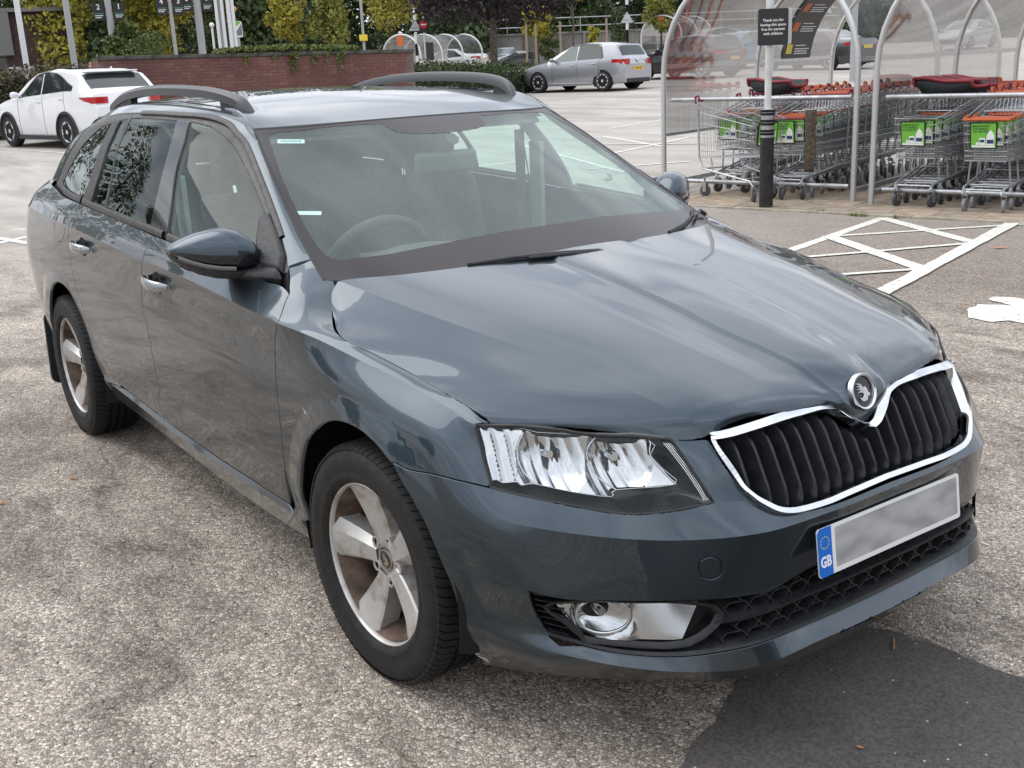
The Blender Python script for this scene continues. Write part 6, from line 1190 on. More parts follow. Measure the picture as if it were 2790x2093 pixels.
def put_trolley(kind, p, rz, label):
    o = PT[kind] if kind not in used_t else copy_tree(PT[kind]); used_t.add(kind); o.location = (p[0], p[1], gz(p[0], p[1])+.012); o.rotation_euler = (0, 0, rz); o.scale = (1, 1, 1); tag(o, label, 'shopping trolley', 'shopping trolleys in the shelters'); return o
rzb = math.atan2(BD.y, BD.x)-PI/2
ordn = ['front', 'second', 'third', 'fourth', 'fifth', 'sixth', 'seventh', 'eighth', 'ninth', 'tenth', 'eleventh', 'twelfth']
the_right_row = 'the nested row just right of the sign post'; the_left_row = 'the nested row behind the sign post'
def row(origin, kinds, where, n, gap=.23, turn=0.0, lab0=None):
    for k in range(n):
        p = origin+BD*(gap*k); lab = (lab0 if (k == 0 and lab0) else '%s nested trolley from the front in %s' % (ordn[k], where)); put_trolley(kinds[k % len(kinds)], p, rzb+turn, lab)
row(R0-UD*.72+BD*.40, ['red', 'orange', 'orange', 'plain', 'orange', 'red'], the_right_row, 11, lab0='trolley with red front rim and green advert, beside the hanging towel')
row(R0-UD*1.50+BD*.62, ['plain', 'orange', 'seat', 'orange', 'red', 'orange', 'orange'], the_left_row, 7, lab0='trolley without coloured rim, half hidden behind the pulled-out trolley')
row(Vector((-4.60, 7.26, 0))+UD*.42+BD*.42, ['plain', 'seat', 'seat', 'orange', 'plain', 'orange', 'orange', 'red', 'orange', 'plain', 'orange'], 'the left row of the right-hand shelter', 11, lab0='plain wire trolley with green advert, front of the left row in the right-hand shelter')
row(Vector((-4.60, 7.26, 0))+UD*1.12+BD*.26, ['orange', 'orange', 'plain', 'orange'], 'the row at the right edge', 11, lab0='trolley with bright orange front rim and green advert at the right edge')
row(Vector((-4.60, 7.26, 0))+UD*1.75+BD*.5, ['red', 'orange'], 'the far right row of the right-hand shelter', 5)
pt_ = Vector((-6.05, 6.98, 0)); put_trolley('plain', pt_, rzb+math.radians(62), 'single trolley standing crosswise, its handle towards the left hoop of the shelter')
# towel over a basket
tw = R0-UD*.47+BD*.30; m = MB(); G = []
for i in range(8):
    f = i/7; G.append([(-.05+.02*math.sin(i*1.3), -.03+.015*math.sin(i), .0-.62*f*0+0), ] )
G = [[(x+.006*math.sin(9*y_+x*30), -.012-.01*math.cos(x*60)+.01*math.sin(y_*5), .93-.62*y_) for x in np.linspace(-.055, .055, 9)] for y_ in np.linspace(0, 1, 14)]
m.grid(G); o = m.build('brown_towel', mat('towel_brown', (.085, .065, .045), .95, fn=vary((.05, .038, .028), (.12, .095, .07), 40, 3, bmp=.4)), None, 60); o.location = tw+UD*.05-BD*.42; o.rotation_euler = (0, 0, rzb); md = o.modifiers.new('t', 'SOLIDIFY'); md.thickness = .012; tag(o, 'dirty brown towel hanging over the corner of a trolley basket', 'towel')
# ================================================================ other cars
M_wtyre = mat('far_tyre', (.02, .02, .02), .8); M_walloy = mat('far_alloy', (.60, .60, .61), .4, .3); M_dglass = mat('far_glass', (.02, .026, .028), .06, 0, .3); M_dglass2 = mat('far_glass_clear', (.10, .125, .125), .06, 0, .3)
M_red = mat('tail_lamp_red', (.42, .012, .016), .15, 0, .8); M_plY = mat('plate_yellow_far', (.72, .50, .04), .4); M_lampc = mat('far_headlamp', (.6, .62, .64), .12, .5)
def cpaint(n, c, metal=.3, rough=.3): return mat('far_paint_'+n, c, rough, metal, 1)
SHAPES = {
 'hatch': dict(L=4.20, W=.89, wb=2.58, fo=.86, top=[(0, .62), (.10, .72), (.5, .84), (1.05, .93), (1.25, .99), (1.75, 1.27), (2.15, 1.43), (2.7, 1.485), (3.3, 1.47), (3.84, 1.40), (4.05, 1.04), (4.13, .97), (4.20, .80)], belt=[(0, .58), (.10, .68), (.5, .80), (1.05, .90), (1.4, .92), (2.5, .95), (3.5, .99), (3.98, 1.0), (4.12, .95), (4.2, .78)], ws=(1.22, 2.10), rw=(3.87, 4.04), win=[(1.42, .03), (1.62, .38), (2.05, .90), (2.3, .97), (3.3, .95), (3.45, .10), (3.38, .03)], posts=(2.42,)),
 'suv': dict(L=4.64, W=.925, wb=2.66, fo=.93, top=[(0, .72), (.12, .88), (.5, 1.0), (1.15, 1.10), (1.35, 1.15), (1.9, 1.45), (2.3, 1.60), (2.9, 1.64), (3.6, 1.60), (4.0, 1.52), (4.40, 1.20), (4.55, 1.12), (4.64, .85)], belt=[(0, .66), (.12, .82), (.5, .94), (1.15, 1.04), (1.5, 1.06), (2.7, 1.12), (3.6, 1.17), (4.2, 1.18), (4.55, 1.05), (4.64, .82)], ws=(1.32, 2.25), rw=(4.02, 4.38), win=[(1.55, .03), (1.80, .42), (2.2, .88), (2.6, .96), (3.3, .88), (3.95, .28), (3.75, .06)], posts=(2.62,)),
 'saloon': dict(L=4.62, W=.90, wb=2.70, fo=.92, top=[(0, .60), (.1, .70), (.5, .84), (1.15, .95), (1.35, 1.0), (1.9, 1.30), (2.25, 1.42), (2.7, 1.46), (3.2, 1.41), (3.85, 1.14), (4.0, 1.10), (4.45, 1.09), (4.62, .85)], belt=[(0, .56), (.1, .66), (.5, .80), (1.15, .90), (1.5, .92), (2.7, .95), (3.7, .99), (4.45, 1.0), (4.62, .8)], ws=(1.32, 2.2), rw=(3.25, 3.85), win=[(1.5, .03), (1.72, .40), (2.1, .86), (2.5, .95), (3.15, .88), (3.62, .20), (3.5, .03)], posts=(2.62,)),
 'convertible': dict(L=4.1, W=.88, wb=2.45, fo=.85, top=[(0, .58), (.1, .68), (.5, .80), (1.2, .92), (1.4, .97), (1.85, 1.24), (1.98, 1.28), (2.02, .93), (2.5, .90), (3.0, .92), (3.15, 1.03), (3.5, .98), (3.95, .92), (4.1, .75)], belt=[(0, .54), (.1, .64), (.5, .77), (1.2, .88), (1.4, .90), (2.5, .91), (3.5, .94), (3.95, .88), (4.1, .7)], ws=(1.38, 1.95), rw=None, win=[], posts=())}
def gcar(name, label, kind, paint, pf, pr, dgl=None, plate=None, front=False, group='other parked cars', arch=None, lamp_on=False, detail=True, cat='car'):
    """pf, pr: ground points of the front and rear wheels on the side seen"""
    S_ = SHAPES[kind]; L, W, wb, fo = S_['L'], S_['W'], S_['wb'], S_['fo']; h = Vector((pf.x-pr.x, pf.y-pr.y, 0)).normalized(); sidev = Vector((-h.y, h.x, 0)); s_ = 1 if (CAM-pr).dot(sidev) > 0 else -1
    mid = (pf+pr)/2; ctr = Vector((mid.x, mid.y, 0))-sidev*s_*(W-.08)
    slope = (gz(*(ctr+h*wb/2).xy)-gz(*(ctr-h*wb/2).xy))/wb
    root = thing(name, label, cat, (ctr.x, ctr.y, gz(ctr.x, ctr.y)), math.atan2(h.y, h.x), group); root.rotation_euler = (0, -math.atan(slope), math.atan2(h.y, h.x))
    X0 = fo+wb/2                                    # local x = X0 - distance from the nose
    tx, tz = zip(*S_['top']); bx_, bz_ = zip(*S_['belt']); st = np.array(sorted(set(list(tx)+list(bx_)+list(np.arange(.0, L+.01, .18))+[L]))); st = st[(st <= L)]
    zt = np.interp(st, tx, tz); zb = np.interp(st, bx_, bz_); Hm = max(tz); pl = np.interp(st, [0, .08, .3, .8, L-.9, L-.25, L-.05, L], [.72, .82, .92, 1, 1, .95, .88, .82])*W
    def ring(i=None, x=None):
        if x is not None: t_, b_, w_ = np.interp(x, tx, tz), np.interp(x, bx_, bz_), np.interp(x, st, pl)
        else: x, t_, b_, w_ = st[i], zt[i], zb[i], pl[i]
        c = max(0, (t_-b_-.08)/(Hm-.95)); we = w_*(.90-.18*min(1, c)) if kind != 'convertible' else w_*.86; e = t_-.035-.025*min(1, c); e = max(e, b_+.008); lo = .19 if .3 < x < L-.3 else .24
        return [(w_*.90, lo), (w_*.975, lo+.10), (w_*1.0, .50), (w_*.992, b_-.16 if b_ > .8 else b_-.07), (w_*.965, b_-.01), (we, e), (we*.80, t_-.008), (0, t_)]
    G = []
    for i in range(len(st)):
        r = ring(i); x = X0-st[i]; G.append([(x, y, z) for y, z in r]+[(x, -y, z) for y, z in r[-2::-1]])
    m = MB(); m.grid(G); n = len(G[0]); m.add(G[0], [tuple(range(n))]); m.add(G[-1], [tuple(range(n))]); body = m.build('body', paint, root, 32)
    if not detail: return root
    def side(x, f, sg, d=.006):
        r = ring(x=x); a, b = r[4], r[5]; return (X0-x, sg*(a[0]+(b[0]-a[0])*f+d), a[1]+(b[1]-a[1])*f+.004)
    def topp(x, g, d=.008):
        r = ring(x=x); w_ = abs(g)*r[5][0]; z = np.interp(w_, [0, r[6][0], r[5][0]], [r[7][1], r[6][1], r[5][1]]); return (X0-x, w_*(1 if g > 0 else -1), z+d)
    gm_ = dgl or M_dglass
    if S_['win']:
        wx = [p[0] for p in S_['win']]; up = crv(S_['win'][:-2], 4); x0, x1 = min(wx), max(wx)
        cuts = [x0]+list(S_['posts'])+[x1]
        top_f = lambda x: np.interp(x, [p[0] for p in S_['win'][:-1]], [p[1] for p in S_['win'][:-1]])
        for sg in (-1, 1):
            for a, b in zip(cuts[:-1], cuts[1:]):
                xs = np.linspace(a+(.03 if a != x0 else 0), b-(.03 if b != x1 else 0), 9); m = MB(); m.grid([[side(x, .03+(max(.04, top_f(x))-.03)*k/3, sg) for k in range(4)] for x in xs]); m.build('side_window', gm_ if a == x0 else M_dglass, root, 40)
            m = MB(); m.tube([side(x, max(.02, top_f(x))+.02, sg, .007) for x in np.linspace(x0, x1, 14)]+[side(x1-.1, .0, sg)], .008, 4); m.build('window_frame', M_black, root)
    a, b = S_['ws']; m = MB(); m.grid([[topp(a+(b-a)*k/6, g) for g in np.linspace(-.93, .93, 7)] for k in range(7)]); m.build('windscreen', M_dglass2, root, 40)
    if S_['rw']: a, b = S_['rw']; m = MB(); m.grid([[topp(a+(b-a)*k/4, g) for g in np.linspace(-.86, .86, 7)] for k in range(5)]); m.build('rear_window', M_dglass, root, 40)
    # wheels and arches
    for xw in (fo, fo+wb):
        w_ = np.interp(xw, st, pl)
        for sg in (-1, 1):
            R_ = .37 if kind == 'suv' else .335; rr = .345 if kind == 'suv' else .312
            m = MB(); poly = [(X0-xw+(R_+.02)*math.cos(t), R_-.04+(R_+.02)*math.sin(t)) for t in np.linspace(-.45, PI+.45, 22)]; m.prism(poly, w_*.9*sg, (w_+.004)*sg, 'Y'); m.build('wheel_arch', M_void, root)
            if kind == 'suv': m = MB(); m.tube([(X0-xw+(R_+.05)*math.cos(t), (w_+.002)*sg, R_-.04+(R_+.05)*math.sin(t)) for t in np.linspace(-.2, PI+.2, 22)], .028, 5); m.build('arch_cladding', M_black, root, 50)
            wl = new_obj('wheel', None, root); wl.location = (X0-xw, sg*(w_-.10), rr); wl.rotation_euler = (0, 0, 0 if sg > 0 else PI)
            m = MB(); m.lathe([(.20, -.1), (rr-.02, -.1), (rr, -.08), (rr, .08), (rr-.02, .10), (rr-.07, .112), (.215, .106), (.205, .09)], axis='Y', n=28); m.build('tyre', M_wtyre, wl, 50)
            m = MB(); m.lathe([(0, .05), (.2, .05)], axis='Y', n=20); m.build('rim_back', M_void, wl)
            m = MB(); m.lathe([(.195, .09), (.21, .108), (.222, .104)], axis='Y', n=28)
            for k in range(10 if kind != 'suv' else 5):
                ns_ = 10 if kind != 'suv' else 5; t = 2*PI*k/ns_
                for dt in ((0,) if ns_ == 10 else (-.16, .16)): ca, sa = math.cos(t+dt), math.sin(t+dt); q = .016 if ns_ == 10 else .020; m.add([(.03*ca-q*sa, .10, .03*sa+q*ca), (.03*ca+q*sa, .10, .03*sa-q*ca), (.205*ca+q*1.3*sa, .105, .205*sa-q*1.3*ca), (.205*ca-q*1.3*sa, .105, .205*sa+q*1.3*ca), (.03*ca, .06, .03*sa), (.205*ca, .07, .205*sa)], [(0, 1, 2, 3), (0, 3, 5, 4), (1, 2, 5, 4)])
            m.lathe([(0, .108), (.045, .106), (.05, .09)], axis='Y', n=14); m.build('rim', M_walloy, wl, 40)
    # sills, mirrors, handles, lamps, plate
    for sg in (-1, 1):
        m = MB(); m.box((0, sg*(W-.01), .225), (wb-.80, .03, .09)); m.build('sill', M_black if kind == 'suv' else paint, root, bevel=.01)
        xm = S_['ws'][0]+.32; zm = np.interp(xm, bx_, bz_)+.06; m = MB(); m.lathe([(0, -.09), (.05, -.075), (.072, 0), (.06, .07), (0, .085)], (X0-xm, sg*(W+.10), zm), 'Y', 12); m.box((X0-xm, sg*(W+.0), zm-.03), (.05, .12, .03)); m.build('mirror', paint, root, 50)
        for xh in ((2.28, 3.12) if kind in ('hatch', 'saloon') else (2.5, 3.5) if kind == 'suv' else (2.3,)):
            m = MB(); m.box((X0-xh, sg*(W*.992+.012), np.interp(xh, bx_, bz_)-.14), (.19, .03, .028)); m.build('door_handle', paint, root, bevel=.008)
        for xs in ((1.45, 2.46, 3.30) if kind == 'hatch' else (1.5, 2.66, 3.62) if kind != 'convertible' else (1.6, 2.75)):
            m = MB(); r = ring(x=xs); m.tube([(X0-xs+.10*(i == 0)*(-1 if xs > 3 else 0), sg*(y+.0005), z) for i, (y, z) in enumerate(r[1:5])], .0045, 4); m.build('door_gap', M_void, root)
        # lamps
        zt_ = np.interp(L-.15, bx_, bz_)
        m = MB(); m.grid([[(X0-(L-dx_), sg*(np.interp(L-dx_, st, pl)*k_+.006), z) for z in (zt_-.20+(.04 if kind == 'suv' else 0), zt_-.03)] for dx_, k_ in ((.42, .985), (.25, .985), (.08, .985), (-.006, .93), (-.008, .62))]); o = m.build('tail_lamp', M_red if not lamp_on else mat('tail_lamp_lit', (.5, .02, .01), .3, emit=((1, .05, .02), 4)), root, 60)
        zf = np.interp(.12, bx_, bz_); m = MB(); m.grid([[(X0-dx_, sg*(np.interp(max(dx_, 0), st, pl)*k_+.006), z+(.05 if dx_ > .2 else 0)) for z in (zf-.13, zf-.01)] for dx_, k_ in ((.48, .985), (.25, .985), (.05, .985), (-.006, .9), (-.006, .5))]); m.build('headlamp', M_lampc, root, 60)
    m = MB(); m.prism(rrect(.52, .115, .008, 2, 0, .66 if kind == 'hatch' else .80), X0-L-.014, X0-L-.004, 'X'); m.build('number_plate', M_plY, root)
    m = MB(); m.box((X0-L+.03, 0, .30), (.10, W*1.45, .14)); m.build('bumper_valance', M_black, root, bevel=.03)
    m = MB(); m.box((X0-.02, 0, .42), (.06, W*1.1, .22)); m.build('front_grille', M_black, root, bevel=.03)
    return root
suv = gcar('parked_suv', 'white crossover SUV with black arches parked nose-in beside the brick wall', 'suv', cpaint('white', (.78, .78, .79), 0), foot(38, 394, 25.9), foot(203, 396, 24.0), group='other parked cars')
X0s = SHAPES['suv']['fo']+SHAPES['suv']['wb']/2
m = MB(); m.grid([[(X0s-2.55, y, 1.655+.02*(1-abs(y)/.5)*0) for y in (-.5, .5)], [(X0s-3.3, y, 1.635) for y in (-.5, .5)]]); m.build('glass_roof', M_gloss, suv)
m = MB(); m.prism([(X0s-3.95, 1.53), (X0s-4.12, 1.53), (X0s-4.10, 1.64)], -.012, .012, 'Y'); m.build('roof_fin', cpaint('white', (.78, .78, .79)), suv)
m = MB(); m.box((X0s-3.98, 0, 1.545), (.30, 1.15, .03)); m.build('roof_spoiler', cpaint('white', (.78, .78, .79)), suv, bevel=.01)
golf = gcar('parked_hatchback', 'silver five-door hatchback parked against the low hedge', 'hatch', cpaint('silver', (.38, .39, .41), .6), foot(1476, 256, 37.6), foot(1640, 256, 36.0), M_dglass2)
X0g = SHAPES['hatch']['fo']+SHAPES['hatch']['wb']/2
t_ = text_mesh('NF12 GXL', .085, mat('plate_black_text', (.03, .03, .02), .5), golf, 'plate_text', .001, bold=.002); t_.matrix_local = Matrix.Translation((X0g-4.2-.016, 0, .66)) @ Matrix(((0, 0, -1, 0), (-1, 0, 0, 0), (0, 1, 0, 0), (0, 0, 0, 1)))
m = MB(); m.lathe([(.0, X0g-4.20-.010), (.055, X0g-4.20-.010), (.06, X0g-4.19)], (0, 0, .90), 'X', 20); m.build('badge', M_chrome, golf)
gcar('parked_saloon', 'white saloon parked in front of the far trolley shelter', 'saloon', cpaint('white', (.78, .78, .79), 0), foot(1160, 168, 66), foot(1243, 168, 65.2), M_dglass2)
gcar('parked_convertible', 'dark open-topped convertible beyond the purple tree', 'convertible', cpaint('charcoal', (.05, .055, .06), .5), foot(1378, 165, 66), foot(1442, 167, 68))
gcar('parked_dark_hatchback', 'black hatchback parked just right of the silver hatchback', 'hatch', cpaint('black', (.012, .013, .017), .2), foot(1782, 227, 42.0), foot(1893, 215, 40.6), M_dglass2)
gcar('parked_blue_car', 'blue hatchback seen through the shelter side', 'hatch', cpaint('blue', (.03, .16, .33), .4), foot(1989, 204, 46), foot(2085, 200, 48.2), M_dglass2)
gcar('parked_grey_saloon', 'dark grey saloon seen through the shelter behind the charcoal board', 'saloon', cpaint('darkgrey', (.06, .062, .066), .5), foot(2120, 204, 44), foot(2240, 200, 42.4), M_dglass2)
gcar('parked_grey_estate', 'grey car whose roof shows between the black and blue cars', 'suv', cpaint('midgrey', (.16, .17, .17), .5), foot(1912, 150, 60), foot(1990, 150, 61))
gcar('parked_silver_car', 'silver car far off at the upper right, seen through the shelter', 'saloon', cpaint('silver', (.50, .51, .53), .5), foot(2640, 150, 58), foot(2700, 150, 60))
gcar('forecourt_black_car', 'black car on the petrol forecourt behind the brown hedge', 'hatch', cpaint('black', (.012, .013, .017)), foot(205, 215, 40), foot(135, 215, 40))
gcar('forecourt_white_car', 'white car behind the black one on the petrol forecourt', 'saloon', cpaint('white', (.78, .78, .79)), foot(225, 190, 48), foot(170, 190, 48))
gcar('forecourt_car', 'dark car with a lit red tail lamp at the left edge', 'hatch', cpaint('darkred', (.03, .02, .025)), foot(-90, 250, 36), foot(-5, 250, 34.5), lamp_on=True)
# ================================================================ walls, hedges, buildings
def brick_fn(t, b):
    oi = N(t, 'ShaderNodeObjectInfo'); n = noise(t, 30, 4); g = N(t, 'ShaderNodeNewGeometry'); n3 = noise(t, 1.1, 4, .6, g.outputs['Position']); n4 = noise(t, 14, 1, .5, g.outputs['Position'])
    c = ramp(t, oi.outputs['Random'], [(0, (.12, .058, .050)), (.5, (.17, .085, .070)), (.85, (.23, .125, .10)), (1, (.10, .06, .055))]); c = mixc(t, .35, c, ramp(t, n4, [(.3, (.09, .04, .036)), (.7, (.24, .10, .08))])); c = mixc(t, 1.0, c, ramp(t, n3, [(.35, (.62, .60, .62)), (.6, (1.05, 1.0, 1.0))]), 'MULTIPLY'); t.links.new(mixc(t, .3, c, ramp(t, n, [(.3, (.10, .045, .04)), (.7, (.26, .12, .10))])), b.inputs['Base Color'])
M_brick = mat('red_brick', (.17, .07, .055), .9, fn=brick_fn); M_mortar = mat('mortar', (.15, .12, .105), .95); M_cope = mat('coping_brick', (.06, .058, .052), .92, fn=vary((.035, .036, .030), (.10, .095, .08), 3, 5))
wA = foot(283, 300, 26.2); wB = foot(1133, 300, 29.2); wu = (wB-wA); wu.z = 0; WL = wu.length; wu.normalize(); wn = Vector((wu.y, -wu.x, 0)); wn = wn if wn.dot(CAM-wA) > 0 else -wn
topz = at(283, 153, 26.2).z; topz2 = at(1133, 133, 29.2).z
bw = thing('brick_wall', 'long red brick wall with dark coping behind the estate car', 'wall', wA, math.atan2(wu.y, wu.x))
sy = -1 if (wn-Vector((math.cos(math.atan2(wu.y, wu.x)+PI/2), math.sin(math.atan2(wu.y, wu.x)+PI/2), 0))).length > 1 else 1
zt0, zt1 = topz-wA.z, topz2-wA.z; base = -.15
m = MB(); m.prism([(0, base), (WL, base), (WL, zt1-.09), (0, zt0-.09)], -.10, .10, 'Y'); m.build('mortar_core', M_mortar, bw)
mb = MB(); mb.box((0, 0, 0), (.215, .03, .065)); me_b = mb.mesh('brick', M_brick); nb_ = 0; mr_ = MB()
for r in range(26):
    for i in range(int(WL/.225)+1):
        x = .11+i*.225+(.1125 if r % 2 else 0)
        if x > WL-.1: continue
        z = zt0+(zt1-zt0)*x/WL-.135-.075*r
        if z < base: continue
        if r < 9 and nb_ < 300 or (nb_ < 300 and x < 1.0): o = new_obj('brick', me_b, bw); o.location = (x, sy*(.092+random.uniform(0, .005)), z); o.rotation_euler = (0, -math.atan((zt1-zt0)/WL), 0); nb_ += 1
        else: mr_.box((x, sy*(.092+random.uniform(0, .005)), z), (.215, .03, .065))
o = mr_.build('brickwork', M_brick, bw, rec=False); o['kind'] = 'stuff'
for i in range(int(WL/.6)+1):
    x = min(WL-.29, .29+i*.6); m = MB(); m.box((0, 0, 0), (.592, .30, .085)); o = m.build('coping_slab', M_cope, bw, bevel=.012); o.location = (x, 0, zt0+(zt1-zt0)*x/WL-.045); o.rotation_euler = (0, -math.atan((zt1-zt0)/WL), random.uniform(-.006, .006))
m = MB(); m.prism([(0, base), (.2, base), (.2, zt0-.09), (0, zt0-.09)], .1, 5, 'Y'); o = m.build('return_wall', M_brick, bw)
def leafcol(name, c0, c1, sc=3.0):
    def f(t, b):
        g = N(t, 'ShaderNodeNewGeometry'); n = noise(t, sc, 3, .6, g.outputs['Position']); n2 = noise(t, 9, 1, .5, g.outputs['Position']); c = ramp(t, n, [(.32, c0), (.68, c1)]); t.links.new(mixc(t, .5, c, mixc(t, 1.0, c, ramp(t, n2, [(.3, (.55, .6, .5)), (.7, (1.4, 1.35, 1.3))]), 'MULTIPLY')), b.inputs['Base Color'])
    return mat(name, c0, .62, fn=f, spec=.3)
ML = {'dark': leafcol('leaf_dark', (.030, .048, .020), (.080, .112, .040)), 'mid': leafcol('leaf_mid', (.05, .075, .022), (.11, .14, .04)), 'yellow': leafcol('leaf_yellow', (.17, .17, .03), (.42, .36, .05)), 'lime': leafcol('leaf_lime', (.12, .14, .03), (.28, .28, .06)), 'purple': leafcol('leaf_purple', (.016, .012, .019), (.045, .026, .036)), 'hedge': leafcol('leaf_hedge', (.022, .040, .012), (.060, .085, .025), 5), 'brown': leafcol('leaf_brown', (.06, .06, .03), (.14, .11, .06), 6), 'ivy': leafcol('leaf_ivy', (.07, .10, .025), (.17, .20, .06), 6)}
M_bark = mat('bark', (.10, .085, .065), .95, fn=vary((.05, .04, .032), (.13, .11, .085), 9, 4, bmp=.5, bdist=.02))
def leafmesh(name, blobs, n, size, mt, seed=0, droop=.0):
    rs = np.random.RandomState(seed); B = np.array([b[3]**2*b[4] if len(b) > 4 else b[3]**3 for b in blobs], float); B /= B.sum(); k = rs.choice(len(blobs), n, p=B); d = rs.normal(size=(n, 3)); d /= np.linalg.norm(d, axis=1)[:, None]; r = rs.uniform(.35, 1.0, n)**.45*(1+rs.normal(size=n)*.13)
    C = np.array([b[:3] for b in blobs], float)[k]; R_ = np.array([(b[3], b[3], b[4] if len(b) > 4 else b[3]) for b in blobs])[k]; P = C+d*r[:, None]*R_
    s_ = size*rs.uniform(.6, 1.4, n); a = rs.normal(size=(n, 3)); a /= np.linalg.norm(a, axis=1)[:, None]; b = np.cross(a, d+rs.normal(size=(n, 3))*.7); b /= np.linalg.norm(b, axis=1)[:, None]+1e-9; a = np.cross(b, np.cross(a, b))
    V = np.stack([P-a*s_[:, None]*.5, P+b*s_[:, None]*.32, P+a*s_[:, None]*.5, P-b*s_[:, None]*.32], 1).reshape(-1, 3); me = bpy.data.meshes.new(name); F = np.arange(4*n).reshape(-1, 4)
    me.vertices.add(4*n); me.vertices.foreach_set('co', V.ravel()); me.loops.add(4*n); me.loops.foreach_set('vertex_index', F.ravel()); me.polygons.add(n); me.polygons.foreach_set('loop_start', np.arange(0, 4*n, 4)); me.polygons.foreach_set('loop_total', np.full(n, 4)); me.materials.append(mt); me.update(calc_edges=True); return me
def blobs_for(h0, h1, r, n, seed, flat=.8):
    rs = np.random.RandomState(seed); o = []
    for i in range(n):
        t = (i+.5)/n; z = h0+(h1-h0)*t; rr = r*math.sin(PI*(.18+.75*t))**.7; a = i*2.4+rs.uniform(-.5, .5); q = rr*rs.uniform(.25, .68); s_ = r*rs.uniform(.30, .48); o.append((q*math.cos(a), q*math.sin(a), z, s_, s_*flat))
    return o
TM = {}
def tree(label, kind, p, H, r, h0, seed=0, n=5000, size=.2, nb=13, trunk=.12, group='trees beyond the car park', name='broadleaf_tree', key=None, flat=.8):
    t = thing(name, label, 'tree', p, random.uniform(0, 6.28), group); key = (kind, H, r, h0, seed, n)
    if key not in TM:
        bl = blobs_for(h0+r*.3, H-r*.3, r, nb, seed, flat); m = MB(); m.tube([(0, 0, -.2), (.02*H, 0, h0*.7), (.0, .03*H*.5, h0+(H-h0)*.35), (0, 0, h0+(H-h0)*.75)], [trunk*1.15, trunk*.85, trunk*.6, trunk*.15], 8)
        for b in bl[::2]: m.tube([(0, 0, max(h0*.8, b[2]*.62)), (b[0]*.5, b[1]*.5, b[2]*.82), (b[0], b[1], b[2])], [trunk*.42, trunk*.25, trunk*.06], 5)
        TM[key] = (m.mesh('trunk', M_bark, 60), leafmesh('crown', bl, n, size, ML[kind], seed))
    new_obj('trunk', TM[key][0], t); new_obj('crown', TM[key][1], t); return t
def tfoot(px, d): return foot(px, 200, d)
pt0 = tfoot(1348, 43); t = thing('purple_tree', 'dark purple-leaved tree with a thick straight trunk behind the low hedge', 'tree', pt0)
bl = [(-2.4, .3, 3.3, 1.0, .7), (-1.4, -.6, 3.0, 1.1, .75), (-.3, .5, 3.15, 1.2, .8), (1.0, -.2, 2.9, 1.2, .75), (2.2, .2, 3.3, 1.1, .8), (-2.0, 0, 4.4, 1.4, 1.1), (0, 0, 4.5, 1.7, 1.2), (1.9, 0, 4.5, 1.5, 1.2), (-1, 0, 5.8, 1.6, 1.2), (1, 0, 5.9, 1.6, 1.2), (0, 0, 6.9, 1.3, 1.0), (2.7, .5, 3.9, .8, .6), (-3.0, -.3, 4.0, .8, .6)]
t.rotation_euler = (0, 0, math.atan2(RH.y, RH.x)); new_obj('crown', leafmesh('crown', bl, 17000, .15, ML['purple'], 5), t); m = MB(); m.tube([(0, 0, -.2), (0, 0, 1.2), (.03, 0, 2.6), (0, 0, 4.6), (0, 0, 6.5)], [.16, .135, .125, .09, .03], 12)
for b in bl[:8]: m.tube([(0, 0, 2.3), (b[0]*.5, b[1]*.5, 2.3+(b[2]-2.3)*.6), b[:3]], [.06, .04, .015], 6)
m.build('trunk', M_bark, t, 60)
yk = [('yellow', 175, 44, 5.4, 1.75, 1.5, 'yellow-green tree behind the petrol forecourt posts'), ('yellow', 430, 46, 5.6, 1.6, 1.9, 'yellow tree behind the second pair of pump number boards'), ('yellow', 795, 60, 5.2, 1.35, 2.3, 'bright yellow slim tree left of the olive-green one'), ('lime', 905, 60, 5.0, 1.5, 2.0, 'rounded olive-green tree right of the bright yellow one'), ('yellow', 1080, 62, 6.2, 1.9, 2.6, 'yellow tree above the left far trolley shelter'), ('yellow', 1560, 60, 6.6, 1.3, 3.2, 'yellow foliage right of the purple tree crown'), ('lime', 1800, 62, 4.6, 1.2, 1.4, 'thin yellow-green tree left of the trolley shelters'), ('mid', 590, 52, 4.8, 1.4, 1.4, 'mid green tree behind the white flagpoles'), ('mid', 350, 40, 3.3, 1.0, .6, 'grey-green shrub-like tree behind the brick wall end'), ('yellow', 1470, 64, 3.6, .9, 1.5, 'low yellow tree in front of the concrete wall')]
for i, (k, px, d, H, r, h0, lab) in enumerate(yk): tree(lab, k, tfoot(px, d), H, r, h0, 20+i, 3600, .17, 11, .06, 'young trees round the car park')
dk = [(-60, 74, 11, 4.5), (150, 80, 12, 5), (380, 78, 10, 4.5), (560, 84, 12, 5), (760, 80, 10, 4.5), (960, 86, 12.5, 5), (1160, 82, 10.5, 4.5), (1340, 88, 12, 5), (1540, 84, 10.5, 4.5), (1740, 90, 12.5, 5), (1950, 86, 11, 5), (2160, 92, 12, 5), (2380, 86, 11, 5), (2600, 90, 12.5, 5), (2820, 84, 11, 5), (270, 66, 7, 3.2), (660, 68, 6.8, 3.2), (1240, 72, 7.5, 3.2)]
pos_w = ['far left', 'behind the petrol canopy', 'behind the pump numbers', 'behind the flagpoles', 'left of the yellow tree', 'behind the yellow and olive trees', 'above the far shelter', 'behind the purple tree', 'right of the purple tree', 'above the concrete wall', 'behind the near shelter', 'behind the sign post', 'behind the middle hoops', 'behind the right shelter', 'at the far right edge', 'low, behind the forecourt', 'low, right of the flagpoles', 'low, behind the saloon']
